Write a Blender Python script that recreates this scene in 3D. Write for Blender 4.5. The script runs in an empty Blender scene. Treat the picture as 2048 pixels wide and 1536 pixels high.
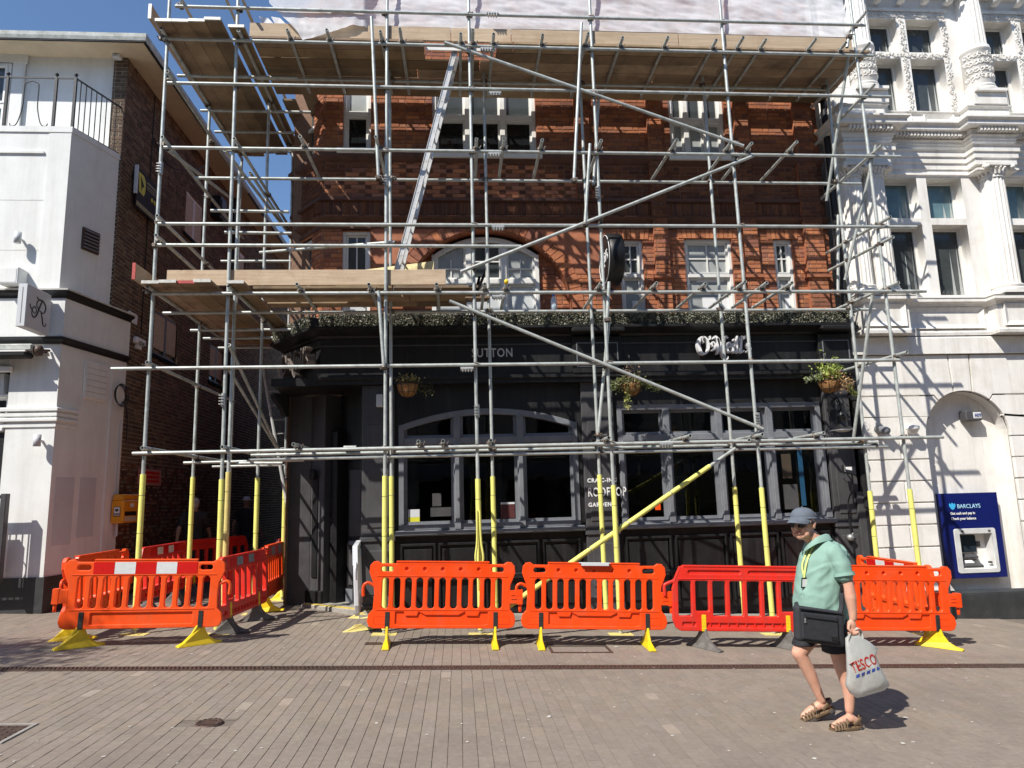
import bpy, bmesh, random
import numpy as np
from math import *
from mathutils import Vector, Matrix, noise
rnd = random.Random(11)
SC = bpy.context.scene; COL = SC.collection
# ---------------- camera ----------------
FPX = 1400.0; HC = 1.75; SL = -0.041           # focal length in photo pixels, eye height, fall of the street
_y, _p, _r = radians(4.53), radians(9.27), radians(-1.6)
CF = Vector((sin(_y)*cos(_p), cos(_y)*cos(_p), sin(_p)))
_R = Vector((cos(_y), -sin(_y), 0)); _U = _R.cross(CF)
CR = _R*cos(_r) + _U*sin(_r); CU = -_R*sin(_r) + _U*cos(_r)
CAM = Vector((0, 0, HC))
cd = bpy.data.cameras.new('camera'); cam = bpy.data.objects.new('camera', cd); COL.objects.link(cam)
cd.sensor_width = 36; cd.lens = FPX/2048*36; cd.clip_end = 500; cd.clip_start = 0.05
m = Matrix((CR, CU, -CF)).transposed().to_4x4(); m.translation = CAM; cam.matrix_world = m
SC.camera = cam
# ---------------- daylight ----------------
LX, LY = 0.66, 0.63                              # travel of the sunlight per metre of fall
SUN = Vector((-LX, -LY, 1)).normalized()
w = bpy.data.worlds.new('World'); SC.world = w; w.use_nodes = True
nt = w.node_tree; sky = nt.nodes.new('ShaderNodeTexSky'); sky.sky_type = 'NISHITA'; sky.sun_disc = False
sky.sun_elevation = asin(SUN.z); sky.sun_rotation = atan2(SUN.x, SUN.y)
sky.air_density = 1.0; sky.dust_density = 0.15; sky.ozone_density = 5.0; sky.altitude = 50
bg = nt.nodes['Background']; bg.inputs[1].default_value = 0.125
nt.links.new(sky.outputs[0], bg.inputs[0])
sl = bpy.data.lights.new('sun', 'SUN'); sl.energy = 5.0; sl.angle = radians(0.5); sl.color = (1, .95, .87)
so = bpy.data.objects.new('sun', sl); COL.objects.link(so)
so.rotation_euler = (-SUN).to_track_quat('-Z', 'Y').to_euler(); so.location = (-12, -12, 20)
SC.view_settings.view_transform = 'Standard'; SC.view_settings.look = 'None'
SC.view_settings.exposure = 0.35; SC.view_settings.gamma = 1.0; SC.view_settings.use_curve_mapping = False
SC.cycles.max_bounces = 8; SC.cycles.transparent_max_bounces = 12
SC.cycles.use_denoising = True

def ray(x, y): return CR*((x-1024)/FPX) - CU*((y-768)/FPX) + CF
def P(x, y, Y): d = ray(x, y); return CAM + d*(Y/d.y)            # point of the plane at depth Y
def PX(x, y, X): d = ray(x, y); return CAM + d*(X/d.x)
def PZ(x, y, Z): d = ray(x, y); return CAM + d*((Z-HC)/d.z)
def GS(x, y): d = ray(x, y); return CAM + d*(HC/(SL*d.x-d.z))    # point of the sloping street
def gz(X): return SL*X

# ---------------- objects ----------------
def prop(o, label=None, cat=None, group=None, kind=None):
    if label: o['label'] = label
    if cat: o['category'] = cat
    if group: o['group'] = group
    if kind: o['kind'] = kind
    return o
def _mw(o):
    M_ = o.matrix_basis.copy()
    return (_mw(o.parent) @ o.matrix_parent_inverse @ M_) if o.parent else M_
def setp(o, parent, world=True):
    o.parent = parent
    if world: o.matrix_parent_inverse = _mw(parent).inverted()
def thing(name, label, cat, loc=(0, 0, 0), rz=0, group=None):
    o = bpy.data.objects.new(name, None); COL.objects.link(o); o.empty_display_size = .1
    o.location = loc; o.rotation_euler = (0, 0, rz)
    return prop(o, label, cat, group)
def children(o): return [c for c in bpy.data.objects if c.parent == o]
def link(name, me, mats=None, parent=None, world=True, smooth=None, kind=None):
    if mats is not None:
        me.materials.clear()
        for x in (mats if isinstance(mats, (list, tuple)) else [mats]): me.materials.append(x)
    if smooth is not None:
        me.polygons.foreach_set('use_smooth', [smooth]*len(me.polygons))
    o = bpy.data.objects.new(name, me); COL.objects.link(o)
    if parent: setp(o, parent, world)
    if kind: o['kind'] = kind
    return o

class MB:
    def __init__(s): s.v = []; s.f = []; s.mi = []; s.t = []; s.sm = []
    def add(s, vs, fs, mi=0, tint=None, sm=False):
        b = len(s.v); s.v += [tuple(x) for x in vs]
        for f in fs: s.f.append([b+i for i in f]); s.mi.append(mi); s.sm.append(sm)
        s.t += [tint]*len(vs)
        return s
    def box(s, x0, x1, y0, y1, z0, z1, mi=0, tint=None):
        return s.add([(x0,y0,z0),(x1,y0,z0),(x1,y1,z0),(x0,y1,z0),(x0,y0,z1),(x1,y0,z1),(x1,y1,z1),(x0,y1,z1)],
                     [(3,2,1,0),(4,5,6,7),(0,1,5,4),(1,2,6,5),(2,3,7,6),(3,0,4,7)], mi, tint)
    def obox(s, c, u, v, w_, mi=0, tint=None):           # centre and three half vectors
        c, u, v, w_ = map(Vector, (c, u, v, w_))
        p = [c+u*a+v*b+w_*d for d in (-1, 1) for a, b in ((-1,-1),(1,-1),(1,1),(-1,1))]
        fs = [(3,2,1,0),(4,5,6,7),(0,1,5,4),(1,2,6,5),(2,3,7,6),(3,0,4,7)]
        if u.cross(v).dot(w_) < 0: fs = [f[::-1] for f in fs]
        return s.add(p, fs, mi, tint)
    def tube(s, p, q, r, n=10, r2=None, cap=True, mi=0, hollow=False):
        return s.path([p, q], [r, r if r2 is None else r2], n, cap, mi, hollow)
    def path(s, pts, r, n=8, cap=True, mi=0, hollow=False, flat=None):
        pts = [Vector(x) for x in pts]; k = len(pts)
        rs = r if isinstance(r, list) else [r]*k
        d0 = (pts[1]-pts[0]).normalized()
        a = d0.orthogonal().normalized() if flat is None else (Vector(flat)-d0*d0.dot(Vector(flat))).normalized()
        vs = []
        for i, p in enumerate(pts):
            d = (pts[min(i+1, k-1)]-pts[max(i-1, 0)])
            if d.length < 1e-9: d = d0
            d.normalize(); a = (a-d*a.dot(d))
            if a.length < 1e-6: a = d.orthogonal()
            a.normalize(); b = d.cross(a)
            for j in range(n):
                t = 2*pi*j/n; e = rs[i]
                if isinstance(e, tuple): vs.append(p+a*cos(t)*e[0]+b*sin(t)*e[1])
                else: vs.append(p+a*cos(t)*e+b*sin(t)*e)
        fs = [(i*n+j, i*n+(j+1)%n, (i+1)*n+(j+1)%n, (i+1)*n+j) for i in range(k-1) for j in range(n)]
        b0 = len(s.v); s.add(vs, fs, mi, None, True)
        if hollow:      # open scaffold tube: a dark bore a little way in
            for e, i, sgn in ((0, 0, 1), (k-1, k-1, -1)):
                d = (pts[1]-pts[0]).normalized() if e == 0 else (pts[-1]-pts[-2]).normalized()
                ring = vs[i*n:(i+1)*n]; c = pts[i]
                inn = [c+(v-c)*.8 for v in ring]; deep = [v+d*sgn*.09 for v in inn]
                allv = ring+inn+deep
                f2 = []
                for j in range(n):
                    j2 = (j+1) % n
                    q = [(j2, j, n+j, n+j2), (n+j2, n+j, 2*n+j, 2*n+j2)]
                    f2 += q if e == 0 else [x[::-1] for x in q]
                f2.append(tuple(range(2*n, 3*n)) if e else tuple(range(3*n-1, 2*n-1, -1)))
                s.add(allv, f2, mi)
        elif cap:
            s.add(vs[:n], [tuple(range(n-1, -1, -1))], mi); s.add(vs[-n:], [tuple(range(n))], mi)
        return s
    def lathe(s, c, prof, n=16, mi=0, ax=(0, 0, 1), sm=True, tint=None, a0=0, a1=2*pi):
        c = Vector(c); ax = Vector(ax).normalized(); u = ax.orthogonal().normalized(); v = ax.cross(u)
        full = abs(a1-a0-2*pi) < 1e-6; m_ = n if full else n+1
        vs = [c+ax*z+(u*cos(a0+(a1-a0)*j/n)+v*sin(a0+(a1-a0)*j/n))*r for r, z in prof for j in range(m_)]
        fs = [(i*m_+j, i*m_+(j+1)%m_, (i+1)*m_+(j+1)%m_, (i+1)*m_+j) for i in range(len(prof)-1) for j in range(n)]
        return s.add(vs, fs, mi, tint, sm)
    def sphere(s, c, r, n=10, mi=0, rot=None, tint=None):
        r = Vector((r, r, r)) if not hasattr(r, '__len__') else Vector(r); c = Vector(c); k = max(4, n//2)
        vs = []
        for i in range(k+1):
            ph = pi*i/k
            for j in range(n):
                t = 2*pi*j/n; q = Vector((r.x*sin(ph)*cos(t), r.y*sin(ph)*sin(t), -r.z*cos(ph)))
                vs.append(c+(rot @ q if rot else q))
        fs = [(i*n+j, i*n+(j+1)%n, (i+1)*n+(j+1)%n, (i+1)*n+j) for i in range(k) for j in range(n)]
        return s.add(vs, fs, mi, tint, True)
    def prism(s, poly, O, U, V, N, d, mi=0, tint=None):   # polygon in (u,v), pushed d along N
        O, U, V, N = map(Vector, (O, U, V, N)); n = len(poly)
        a = [O+U*x+V*y for x, y in poly]; b = [p+N*d for p in a]
        ar = sum(poly[i][0]*poly[(i+1)%n][1]-poly[(i+1)%n][0]*poly[i][1] for i in range(n))
        fl = (ar > 0) == (U.cross(V).dot(N*d) > 0)
        fs = [tuple(range(n-1, -1, -1)), tuple(range(n, 2*n))]+[(i, (i+1)%n, n+(i+1)%n, n+i) for i in range(n)]
        if not fl: fs = [f[::-1] for f in fs]
        return s.add(a+b, fs, mi, tint)
    def sweep(s, prof, path, mi=0, up=(0, 0, 1), closed=False, sm=False):
        """moulding: profile (out, up) carried along a plan path of points; out is to the right of travel"""
        path = [Vector(x) for x in path]; up = Vector(up); n = len(prof); k = len(path); vs = []
        for i, p in enumerate(path):
            dirs = []
            if i > 0 or closed: dirs.append((p-path[i-1]).normalized())
            if i < k-1 or closed: dirs.append((path[(i+1) % k]-p).normalized())
            ns = [d.cross(up).normalized() for d in dirs]
            o = sum(ns, Vector()).normalized(); o = o/max(.3, o.dot(ns[0]))
            vs += [p+o*a+up*b for a, b in prof]
        fs = []
        for i in range(k if closed else k-1):
            i2 = (i+1) % k
            fs += [(i*n+j, i2*n+j, i2*n+j+1, i*n+j+1) for j in range(n-1)]
        s.add(vs, fs, mi, None, sm)
        if not closed: s.add(vs[:n], [tuple(range(n))], mi); s.add(vs[-n:], [tuple(range(n-1, -1, -1))], mi)
        return s
    def mesh(s, name='mesh', bev=0, seg=1):
        me = bpy.data.meshes.new(name); me.from_pydata(s.v, [], s.f)
        me.polygons.foreach_set('material_index', s.mi); me.polygons.foreach_set('use_smooth', s.sm)
        if any(t is not None for t in s.t):
            a = me.color_attributes.new('tint', 'FLOAT_COLOR', 'POINT')
            a.data.foreach_set('color', [x for t in s.t for x in ((*t, 1) if t is not None else (.5, .5, .5, 1))])
        if bev:
            bm = bmesh.new(); bm.from_mesh(me); bmesh.ops.remove_doubles(bm, verts=bm.verts, dist=1e-5)
            es = [e for e in bm.edges if len(e.link_faces) == 2 and e.calc_face_angle(0) > .5]
            bmesh.ops.bevel(bm, geom=es, offset=bev, segments=seg, affect='EDGES', profile=.6, clamp_overlap=True)
            bm.to_mesh(me); bm.free()
        return me
    def build(s, name, mat, parent=None, bev=0, seg=1, kind=None, world=True):
        return link(name, s.mesh(name, bev, seg), mat, parent, world, kind=kind)

def plate(splines, depth, O, U, V, name='plate', bev=0, res=1):
    """flat shape with holes: splines of (u,v); front face towards U x V, thickness behind it"""
    cu = bpy.data.curves.new(name, 'CURVE'); cu.dimensions = '2D'; cu.fill_mode = 'BOTH'
    cu.extrude = max(depth/2-bev, 1e-4); cu.bevel_depth = bev; cu.bevel_resolution = res
    if bev: cu.offset = -bev
    for sp in splines:
        q = cu.splines.new('POLY'); q.points.add(len(sp)-1); q.use_cyclic_u = True
        q.points.foreach_set('co', [c for p in sp for c in (p[0], p[1], 0, 1)])
    o = bpy.data.objects.new(name, cu); COL.objects.link(o)
    me = bpy.data.meshes.new_from_object(o); bpy.data.objects.remove(o); bpy.data.curves.remove(cu)
    U, V = Vector(U).normalized(), Vector(V).normalized(); N = U.cross(V)
    M_ = Matrix((U, V, N)).transposed().to_4x4(); M_.translation = Vector(O)-N*depth/2
    me.transform(M_)
    return me
def text_mesh(body, size, O, U, V, ext=.01, bev=0, shear=0, off=0, align='LEFT', sx=1, space=1):
    cu = bpy.data.curves.new('text', 'FONT'); cu.body = body; cu.size = size; cu.extrude = ext; cu.bevel_depth = bev
    cu.shear = shear; cu.offset = off; cu.align_x = align; cu.space_character = space; cu.resolution_u = 3
    o = bpy.data.objects.new('text', cu); COL.objects.link(o)
    me = bpy.data.meshes.new_from_object(o); bpy.data.objects.remove(o); bpy.data.curves.remove(cu)
    U, V = Vector(U).normalized(), Vector(V).normalized(); N = U.cross(V)
    M_ = Matrix((U*sx, V, N)).transposed().to_4x4(); M_.translation = Vector(O)+N*ext
    me.transform(M_); return me
def smoothpts(pts, k=6):
    pts = [Vector(p) for p in pts]; out = []
    for i in range(len(pts)-1):
        a, b, c, d = pts[max(i-1, 0)], pts[i], pts[i+1], pts[min(i+2, len(pts)-1)]
        for j in range(k):
            t = j/k
            out.append(.5*((2*b)+(c-a)*t+(2*a-5*b+4*c-d)*t*t+(3*b-a-3*c+d)*t**3))
    out.append(pts[-1]); return out
def stroke(pts, wd, O, U, V, depth=.02, mb=None, k=5):
    """pen stroke of (u,v,width) points as a raised ribbon"""
    U, V = Vector(U).normalized(), Vector(V).normalized(); N = U.cross(V); mb = mb or MB()
    q = smoothpts([(p[0], p[1], p[2] if len(p) > 2 else wd) for p in pts], k)
    L, R_ = [], []
    for i, p in enumerate(q):
        d = q[min(i+1, len(q)-1)]-q[max(i-1, 0)]; d = Vector((d.x, d.y)).normalized() if d.length > 1e-9 else Vector((1, 0))
        n = Vector((-d.y, d.x))*max(p.z, .002)/2
        L.append((p.x+n.x, p.y+n.y)); R_.append((p.x-n.x, p.y-n.y))
    O = Vector(O); n = len(L)
    f = lambda t, h: O+U*t[0]+V*t[1]+N*h
    vs = [f(t, depth) for t in L]+[f(t, depth) for t in R_]+[f(t, 0) for t in L]+[f(t, 0) for t in R_]
    fs = []
    for i in range(n-1):
        fs += [(i+1, i, n+i, n+i+1), (i, i+1, 2*n+i+1, 2*n+i), (n+i+1, n+i, 3*n+i, 3*n+i+1)]
    fs += [(0, 2*n, 3*n, n), (n-1, 2*n-1, 4*n-1, 3*n-1)]
    return mb.add(vs, fs)

# ---------------- materials ----------------
def _n(nt, t, **k):
    n = nt.nodes.new(t)
    for a, b in k.items(): setattr(n, a, b)
    return n
def mat(name, col, rough=.6, metal=0, var=.12, scale=6, bump=0, bscale=60, spec=.5, tint=False, stain=None, stscale=1.2, stamt=.5, coat=0, stretch=None, sub=0, trans=0, emit=None, rvar=.1, tr=0, streak=None):
    """principled paint with grain: col varied by noise; tint multiplies a per-piece colour; stain is a second colour in patches"""
    m_ = bpy.data.materials.new(name); m_.use_nodes = True; nt = m_.node_tree; b = nt.nodes['Principled BSDF']; L = nt.links.new
    ge = _n(nt, 'ShaderNodeNewGeometry'); src = ge.outputs['Position']
    if stretch:
        mp = _n(nt, 'ShaderNodeMapping'); mp.inputs['Scale'].default_value = stretch; L(src, mp.inputs[0]); src = mp.outputs[0]
    n1 = _n(nt, 'ShaderNodeTexNoise'); n1.inputs['Scale'].default_value = scale; n1.inputs['Detail'].default_value = 6; n1.inputs['Roughness'].default_value = .65; L(src, n1.inputs['Vector'])
    mr = _n(nt, 'ShaderNodeMapRange'); mr.inputs[1].default_value = .3; mr.inputs[2].default_value = .7; mr.inputs[3].default_value = 1-var; mr.inputs[4].default_value = 1+var; L(n1.outputs[0], mr.inputs[0])
    mx = _n(nt, 'ShaderNodeMix', data_type='RGBA', blend_type='MULTIPLY'); mx.inputs[0].default_value = 1
    mx.inputs[6].default_value = (*col, 1); L(mr.outputs[0], mx.inputs[7]); out = mx.outputs[2]
    if tint:
        at = _n(nt, 'ShaderNodeVertexColor', layer_name='tint')
        m2 = _n(nt, 'ShaderNodeMix', data_type='RGBA', blend_type='MULTIPLY'); m2.inputs[0].default_value = 1
        L(out, m2.inputs[6]); L(at.outputs[0], m2.inputs[7]); out = m2.outputs[2]
    if stain:
        n3 = _n(nt, 'ShaderNodeTexNoise'); n3.inputs['Scale'].default_value = stscale; n3.inputs['Detail'].default_value = 8; n3.inputs['Roughness'].default_value = .7; L(ge.outputs['Position'], n3.inputs['Vector'])
        r3 = _n(nt, 'ShaderNodeMapRange'); r3.inputs[1].default_value = .5; r3.inputs[2].default_value = .72; r3.inputs[4].default_value = stamt; L(n3.outputs[0], r3.inputs[0])
        m3 = _n(nt, 'ShaderNodeMix', data_type='RGBA'); L(r3.outputs[0], m3.inputs[0]); L(out, m3.inputs[6]); m3.inputs[7].default_value = (*stain, 1); out = m3.outputs[2]
    if streak:      # rain streaks and grime running down the surface: colour, amount, scale
        mp = _n(nt, 'ShaderNodeMapping'); k_ = streak[2]; mp.inputs['Scale'].default_value = (k_, k_, k_*.07); L(ge.outputs['Position'], mp.inputs[0])
        n5 = _n(nt, 'ShaderNodeTexNoise'); n5.inputs['Scale'].default_value = 1; n5.inputs['Detail'].default_value = 7; n5.inputs['Roughness'].default_value = .7; L(mp.outputs[0], n5.inputs['Vector'])
        r5 = _n(nt, 'ShaderNodeMapRange'); r5.inputs[1].default_value = .48; r5.inputs[2].default_value = .75; r5.inputs[4].default_value = streak[1]; L(n5.outputs[0], r5.inputs[0])
        m5 = _n(nt, 'ShaderNodeMix', data_type='RGBA'); L(r5.outputs[0], m5.inputs[0]); L(out, m5.inputs[6]); m5.inputs[7].default_value = (*streak[0], 1); out = m5.outputs[2]
    L(out, b.inputs['Base Color'])
    rr = _n(nt, 'ShaderNodeMapRange'); rr.inputs[3].default_value = max(.02, rough-rvar); rr.inputs[4].default_value = min(1, rough+rvar); L(n1.outputs[0], rr.inputs[0]); L(rr.outputs[0], b.inputs['Roughness'])
    b.inputs['Metallic'].default_value = metal; b.inputs['Specular IOR Level'].default_value = spec
    if coat: b.inputs['Coat Weight'].default_value = coat; b.inputs['Coat Roughness'].default_value = .15
    if sub: b.inputs['Subsurface Weight'].default_value = sub; b.inputs['Subsurface Radius'].default_value = (.02, .008, .004); b.inputs['Subsurface Scale'].default_value = .3
    if emit: b.inputs['Emission Color'].default_value = (*emit[0], 1); b.inputs['Emission Strength'].default_value = emit[1]
    if bump:
        n2 = _n(nt, 'ShaderNodeTexNoise'); n2.inputs['Scale'].default_value = bscale; n2.inputs['Detail'].default_value = 5; L(src, n2.inputs['Vector'])
        bp = _n(nt, 'ShaderNodeBump'); bp.inputs['Strength'].default_value = bump; bp.inputs['Distance'].default_value = .01; L(n2.outputs[0], bp.inputs['Height']); L(bp.outputs[0], b.inputs['Normal'])
    if trans or tr:
        o_ = nt.nodes['Material Output']; tl = _n(nt, 'ShaderNodeBsdfTranslucent'); L(out, tl.inputs[0])
        ms = _n(nt, 'ShaderNodeMixShader'); ms.inputs[0].default_value = trans; L(b.outputs[0], ms.inputs[1]); L(tl.outputs[0], ms.inputs[2])
        if tr:
            tp = _n(nt, 'ShaderNodeBsdfTransparent'); m4 = _n(nt, 'ShaderNodeMixShader')
            r4 = _n(nt, 'ShaderNodeMapRange'); r4.inputs[1].default_value = .35; r4.inputs[2].default_value = .65; r4.inputs[3].default_value = max(0, tr-.15); r4.inputs[4].default_value = tr+.15; L(n1.outputs[0], r4.inputs[0])
            L(r4.outputs[0], m4.inputs[0]); L(ms.outputs[0], m4.inputs[1]); L(tp.outputs[0], m4.inputs[2]); ms = m4
        L(ms.outputs[0], o_.inputs[0])
    return m_
def glass(name, col=(.012, .014, .016), rough=.03, spec=.5, var=.3, scale=2):
    return mat(name, col, rough, 0, var, scale, spec=spec, rvar=.02)

M = {}
M['steel'] = mat('galvanised_tube', (.47, .50, .475), .42, .25, .2, 9, .08, 120, stain=(.20, .20, .18), stscale=5, stamt=.7, streak=((.52, .51, .47), .5, 12))
M['rustfit'] = mat('rusty_fitting', (.16, .14, .12), .55, .6, .35, 40, .2, 90, stain=(.2, .09, .04), stscale=14, stamt=.6)
M['zinc'] = mat('zinc_fitting', (.42, .42, .40), .4, .6, .2, 30)
M['foam'] = mat('yellow_foam', (.80, .78, .20), .75, 0, .06, 8, .15, 60, stain=(.55, .48, .14), stscale=4, stamt=.6, spec=.25, streak=((.40, .36, .16), .4, 16))
M['foamold'] = mat('faded_foam', (.66, .55, .20), .8, 0, .12, 8, .2, 60, spec=.2)
M['board'] = mat('scaffold_board', (.34, .25, .165), .75, 0, .25, 5, .25, 40, tint=True, stain=(.12, .085, .06), stscale=2.6, stamt=.75, stretch=(.5, .5, 3), spec=.2)
M['newboard'] = mat('pale_board', (.52, .41, .295), .72, 0, .16, 3, .2, 40, tint=True, stain=(.34, .22, .13), stscale=2.4, stamt=.6, stretch=(.5, 3, 9), spec=.2)
M['bandwhite'] = mat('board_end_band', (.55, .54, .50), .5, .3, .2, 20)
M['bandred'] = mat('red_board_end', (.45, .07, .06), .6, 0, .3, 20)
M['osb'] = mat('strand_board', (.74, .61, .33), .7, 0, .22, 45, .25, 70, spec=.2)
M['poly'] = mat('polythene', (.88, .89, .91), .3, 0, .04, 3, .08, 12, spec=.6, trans=.3, tr=.19)
M['alu'] = mat('aluminium', (.60, .60, .59), .42, .25, .1, 12)
M['orange'] = mat('orange_plastic', (.90, .070, .005), .40, 0, .09, 4, .08, 30, spec=.4, stain=(.66, .12, .05), stscale=5, stamt=.4, streak=((.42, .10, .05), .3, 14))
M['orange2'] = mat('faded_orange_plastic', (.90, .090, .010), .44, 0, .09, 4, .08, 30, spec=.35, stain=(.66, .14, .06), stscale=5, stamt=.4, streak=((.42, .11, .06), .3, 14))
M['redpl'] = mat('red_plastic', (.72, .028, .016), .38, 0, .1, 4, .08, 30, spec=.45, stain=(.42, .08, .06), stscale=6, stamt=.5, streak=((.30, .06, .05), .5, 14))
M['refred'] = mat('red_reflective', (.62, .012, .01), .3, 0, .05, 10)
M['refwhite'] = mat('white_reflective', (.70, .72, .72), .35, 0, .08, 16)
M['refgrey'] = mat('grey_reflective', (.23, .24, .25), .4, 0, .1, 16)
M['yellow'] = mat('yellow_plastic', (.83, .58, .012), .45, 0, .08, 6, .1, 30, stain=(.45, .33, .03), stscale=7, stamt=.5)
M['rubber'] = mat('black_rubber', (.02, .02, .02), .7, 0, .3, 10, .2, 40)
M['oldrub'] = mat('scuffed_rubber', (.13, .12, .11), .8, 0, .4, 10, .3, 40)
M['redbrick'] = mat('red_brick', (1.2, 1.2, 1.2), .85, 0, .22, 18, .35, 90, tint=True, spec=.2, stain=(.10, .055, .04), stscale=1.1, stamt=.45)
M['redmortar'] = mat('red_mortar', (.25, .15, .10), .9, 0, .25, 20, .3, 80)
M['terracotta'] = mat('terracotta', (.38, .135, .065), .7, 0, .22, 5, .2, 30, stain=(.12, .06, .042), stscale=1.6, stamt=.6)
M['darkterra'] = mat('dark_terracotta', (.12, .055, .038), .75, 0, .3, 6, .2, 30, stain=(.03, .022, .02), stscale=2.2, stamt=.7)  # darker terracotta for the string courses
M['dkbrick'] = mat('brown_brick', (.6, .6, .6), .85, 0, .25, 16, .35, 90, tint=True, spec=.2)
M['dkmortar'] = mat('pale_mortar', (.55, .46, .36), .9, 0, .2, 20, .3, 80)
M['black'] = mat('black_paint', (.012, .012, .013), .42, 0, .2, 3, .06, 30, spec=.4, stain=(.03, .03, .031), stscale=2.5, stamt=.35, streak=((.06, .057, .055), .35, 9))
M['greypaint'] = mat('dark_grey_paint', (.185, .195, .215), .45, 0, .12, 4, .08, 30, stain=(.10, .10, .105), stscale=5, stamt=.5)
M['pilgrey'] = mat('charcoal_paint', (.072, .070, .074), .45, 0, .2, 3, .08, 30, stain=(.045, .045, .045), stscale=4, stamt=.5, streak=((.03, .03, .03), .5, 7))
M['white'] = mat('white_render', (.78, .79, .77), .75, 0, .05, 2.2, .14, 26, stain=(.60, .60, .57), stscale=1.4, stamt=.35, spec=.3, streak=((.45, .44, .40), .32, 5))
M['whitegloss'] = mat('white_gloss_paint', (.80, .80, .79), .4, 0, .04, 3, .05, 30)
M['greywhite'] = mat('pale_grey_paint', (.60, .62, .64), .5, 0, .05, 3, .05, 30)
M['stone'] = mat('painted_stone', (.82, .797, .75), .7, 0, .06, 3, .2, 45, stain=(.52, .47, .39), stscale=1.8, stamt=.42, spec=.3, streak=((.42, .38, .31), .45, 6))
M['stonedirt'] = mat('weathered_stone', (.66, .64, .60), .8, 0, .12, 5, .25, 40, stain=(.22, .20, .17), stscale=3, stamt=.6, spec=.25)
M['plinth'] = mat('black_plinth', (.035, .037, .038), .5, 0, .25, 5, .12, 40, stain=(.09, .09, .085), stscale=3, stamt=.4)
M['sash'] = mat('white_sash_paint', (.74, .73, .69), .5, 0, .07, 5, .1, 40, stain=(.50, .47, .42), stscale=5, stamt=.4)
M['glassdark'] = glass('dark_glass')
M['glassbay'] = glass('upper_glass', (.05, .058, .06), .05, .5)
M['curtain'] = mat('pale_blind', (.36, .38, .37), .25, 0, .12, 2, spec=.5)
M['blindwhite'] = mat('white_blind', (.58, .60, .60), .28, 0, .1, 2, spec=.5)
def shopglass():
    m_ = bpy.data.materials.new('shop_glass'); m_.use_nodes = True; nt = m_.node_tree; L = nt.links.new
    tp = _n(nt, 'ShaderNodeBsdfTransparent'); tp.inputs[0].default_value = (.62, .66, .66, 1); gl_ = _n(nt, 'ShaderNodeBsdfGlossy'); gl_.inputs['Roughness'].default_value = .015
    ge = _n(nt, 'ShaderNodeNewGeometry'); n1 = _n(nt, 'ShaderNodeTexNoise'); n1.inputs['Scale'].default_value = 1.5; L(ge.outputs['Position'], n1.inputs['Vector']); bp = _n(nt, 'ShaderNodeBump'); bp.inputs['Strength'].default_value = .06; bp.inputs['Distance'].default_value = .05; L(n1.outputs[0], bp.inputs['Height']); L(bp.outputs[0], gl_.inputs['Normal'])
    fr = _n(nt, 'ShaderNodeFresnel'); fr.inputs[0].default_value = 1.55; ms = _n(nt, 'ShaderNodeMixShader'); L(fr.outputs[0], ms.inputs[0]); L(tp.outputs[0], ms.inputs[1]); L(gl_.outputs[0], ms.inputs[2]); L(ms.outputs[0], nt.nodes['Material Output'].inputs[0]); return m_
M['shopglass'] = shopglass()
M['barwood'] = mat('dark_bar_wood', (.045, .026, .016), .4, 0, .3, 6)
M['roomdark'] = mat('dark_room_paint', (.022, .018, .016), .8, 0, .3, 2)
M['bulb'] = mat('lit_bulb', (.8, .6, .35), .5, emit=((1, .62, .28), 2.2))
M['amber'] = mat('amber_glass', (.22, .09, .02), .1)
M['teal'] = glass('sky_reflection_glass', (.10, .17, .19), .06, .5, .25, 3)  # teal of the reflected sky put into the glass colour
M['iron'] = mat('black_iron', (.022, .022, .024), .45, .3, .2, 20, .1, 60)
M['frame_dk'] = mat('brown_frame', (.08, .05, .04), .5, 0, .2, 10)
M['letter'] = mat('white_lettering', (.80, .80, .80), .5, 0, .03, 10)
M['letterside'] = mat('letter_return', (.20, .17, .15), .5, 0, .1, 10)
M['leaf'] = mat('hedge_leaf', (.15, .152, .125), .45, 0, .3, 30, tint=True, spec=.5, trans=.15)
M['plantleaf'] = mat('basket_leaf', (.9, .9, .9), .5, 0, .2, 20, tint=True, trans=.3)
M['coir'] = mat('coir_liner', (.30, .15, .05), .9, 0, .35, 25, .5, 60)
M['paver'] = mat('street_paver', (.245, .205, .168), .88, 0, .13, 22, .25, 160, tint=True, spec=.2, stain=(.165, .14, .118), stscale=.7, stamt=.65)
M['paverlid'] = mat('cover_infill', (.225, .19, .16), .9, 0, .13, 22, .25, 160, spec=.2)
M['paverbase'] = mat('street_joint', (.175, .146, .12), .95, 0, .25, 14, .3, 90, spec=.1)
M['castiron'] = mat('cast_iron', (.10, .065, .052), .6, .35, .35, 20, .3, 80)
M['concrete'] = mat('concrete', (.30, .28, .25), .9, 0, .15, 12, .3, 90)
M['gum'] = mat('pale_specks', (.55, .52, .47), .8)
M['yline'] = mat('yellow_step_paint', (.62, .47, .10), .7, 0, .3, 10, stain=(.3, .26, .17), stscale=6, stamt=.6)
M['skin'] = mat('skin', (.62, .345, .245), .5, 0, .10, 14, .1, 120, sub=.15, spec=.4, stain=(.55, .24, .17), stscale=9, stamt=.5)
M['skin2'] = mat('tanned_skin', (.40, .22, .15), .5, 0, .08, 14)
M['hair'] = mat('grey_hair', (.46, .44, .41), .7, 0, .3, 60, .5, 150)
M['polo'] = mat('mint_cotton', (.235, .375, .315), .85, 0, .06, 6, .35, 14, spec=.2)
M['polo_d'] = mat('mint_trim', (.20, .36, .29), .85)
M['navy'] = mat('navy_canvas', (.034, .036, .042), .75, 0, .2, 30, .25, 200, spec=.3)
M['shorts'] = mat('black_shorts', (.013, .014, .018), .8, 0, .2, 10, .3, 20)
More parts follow.
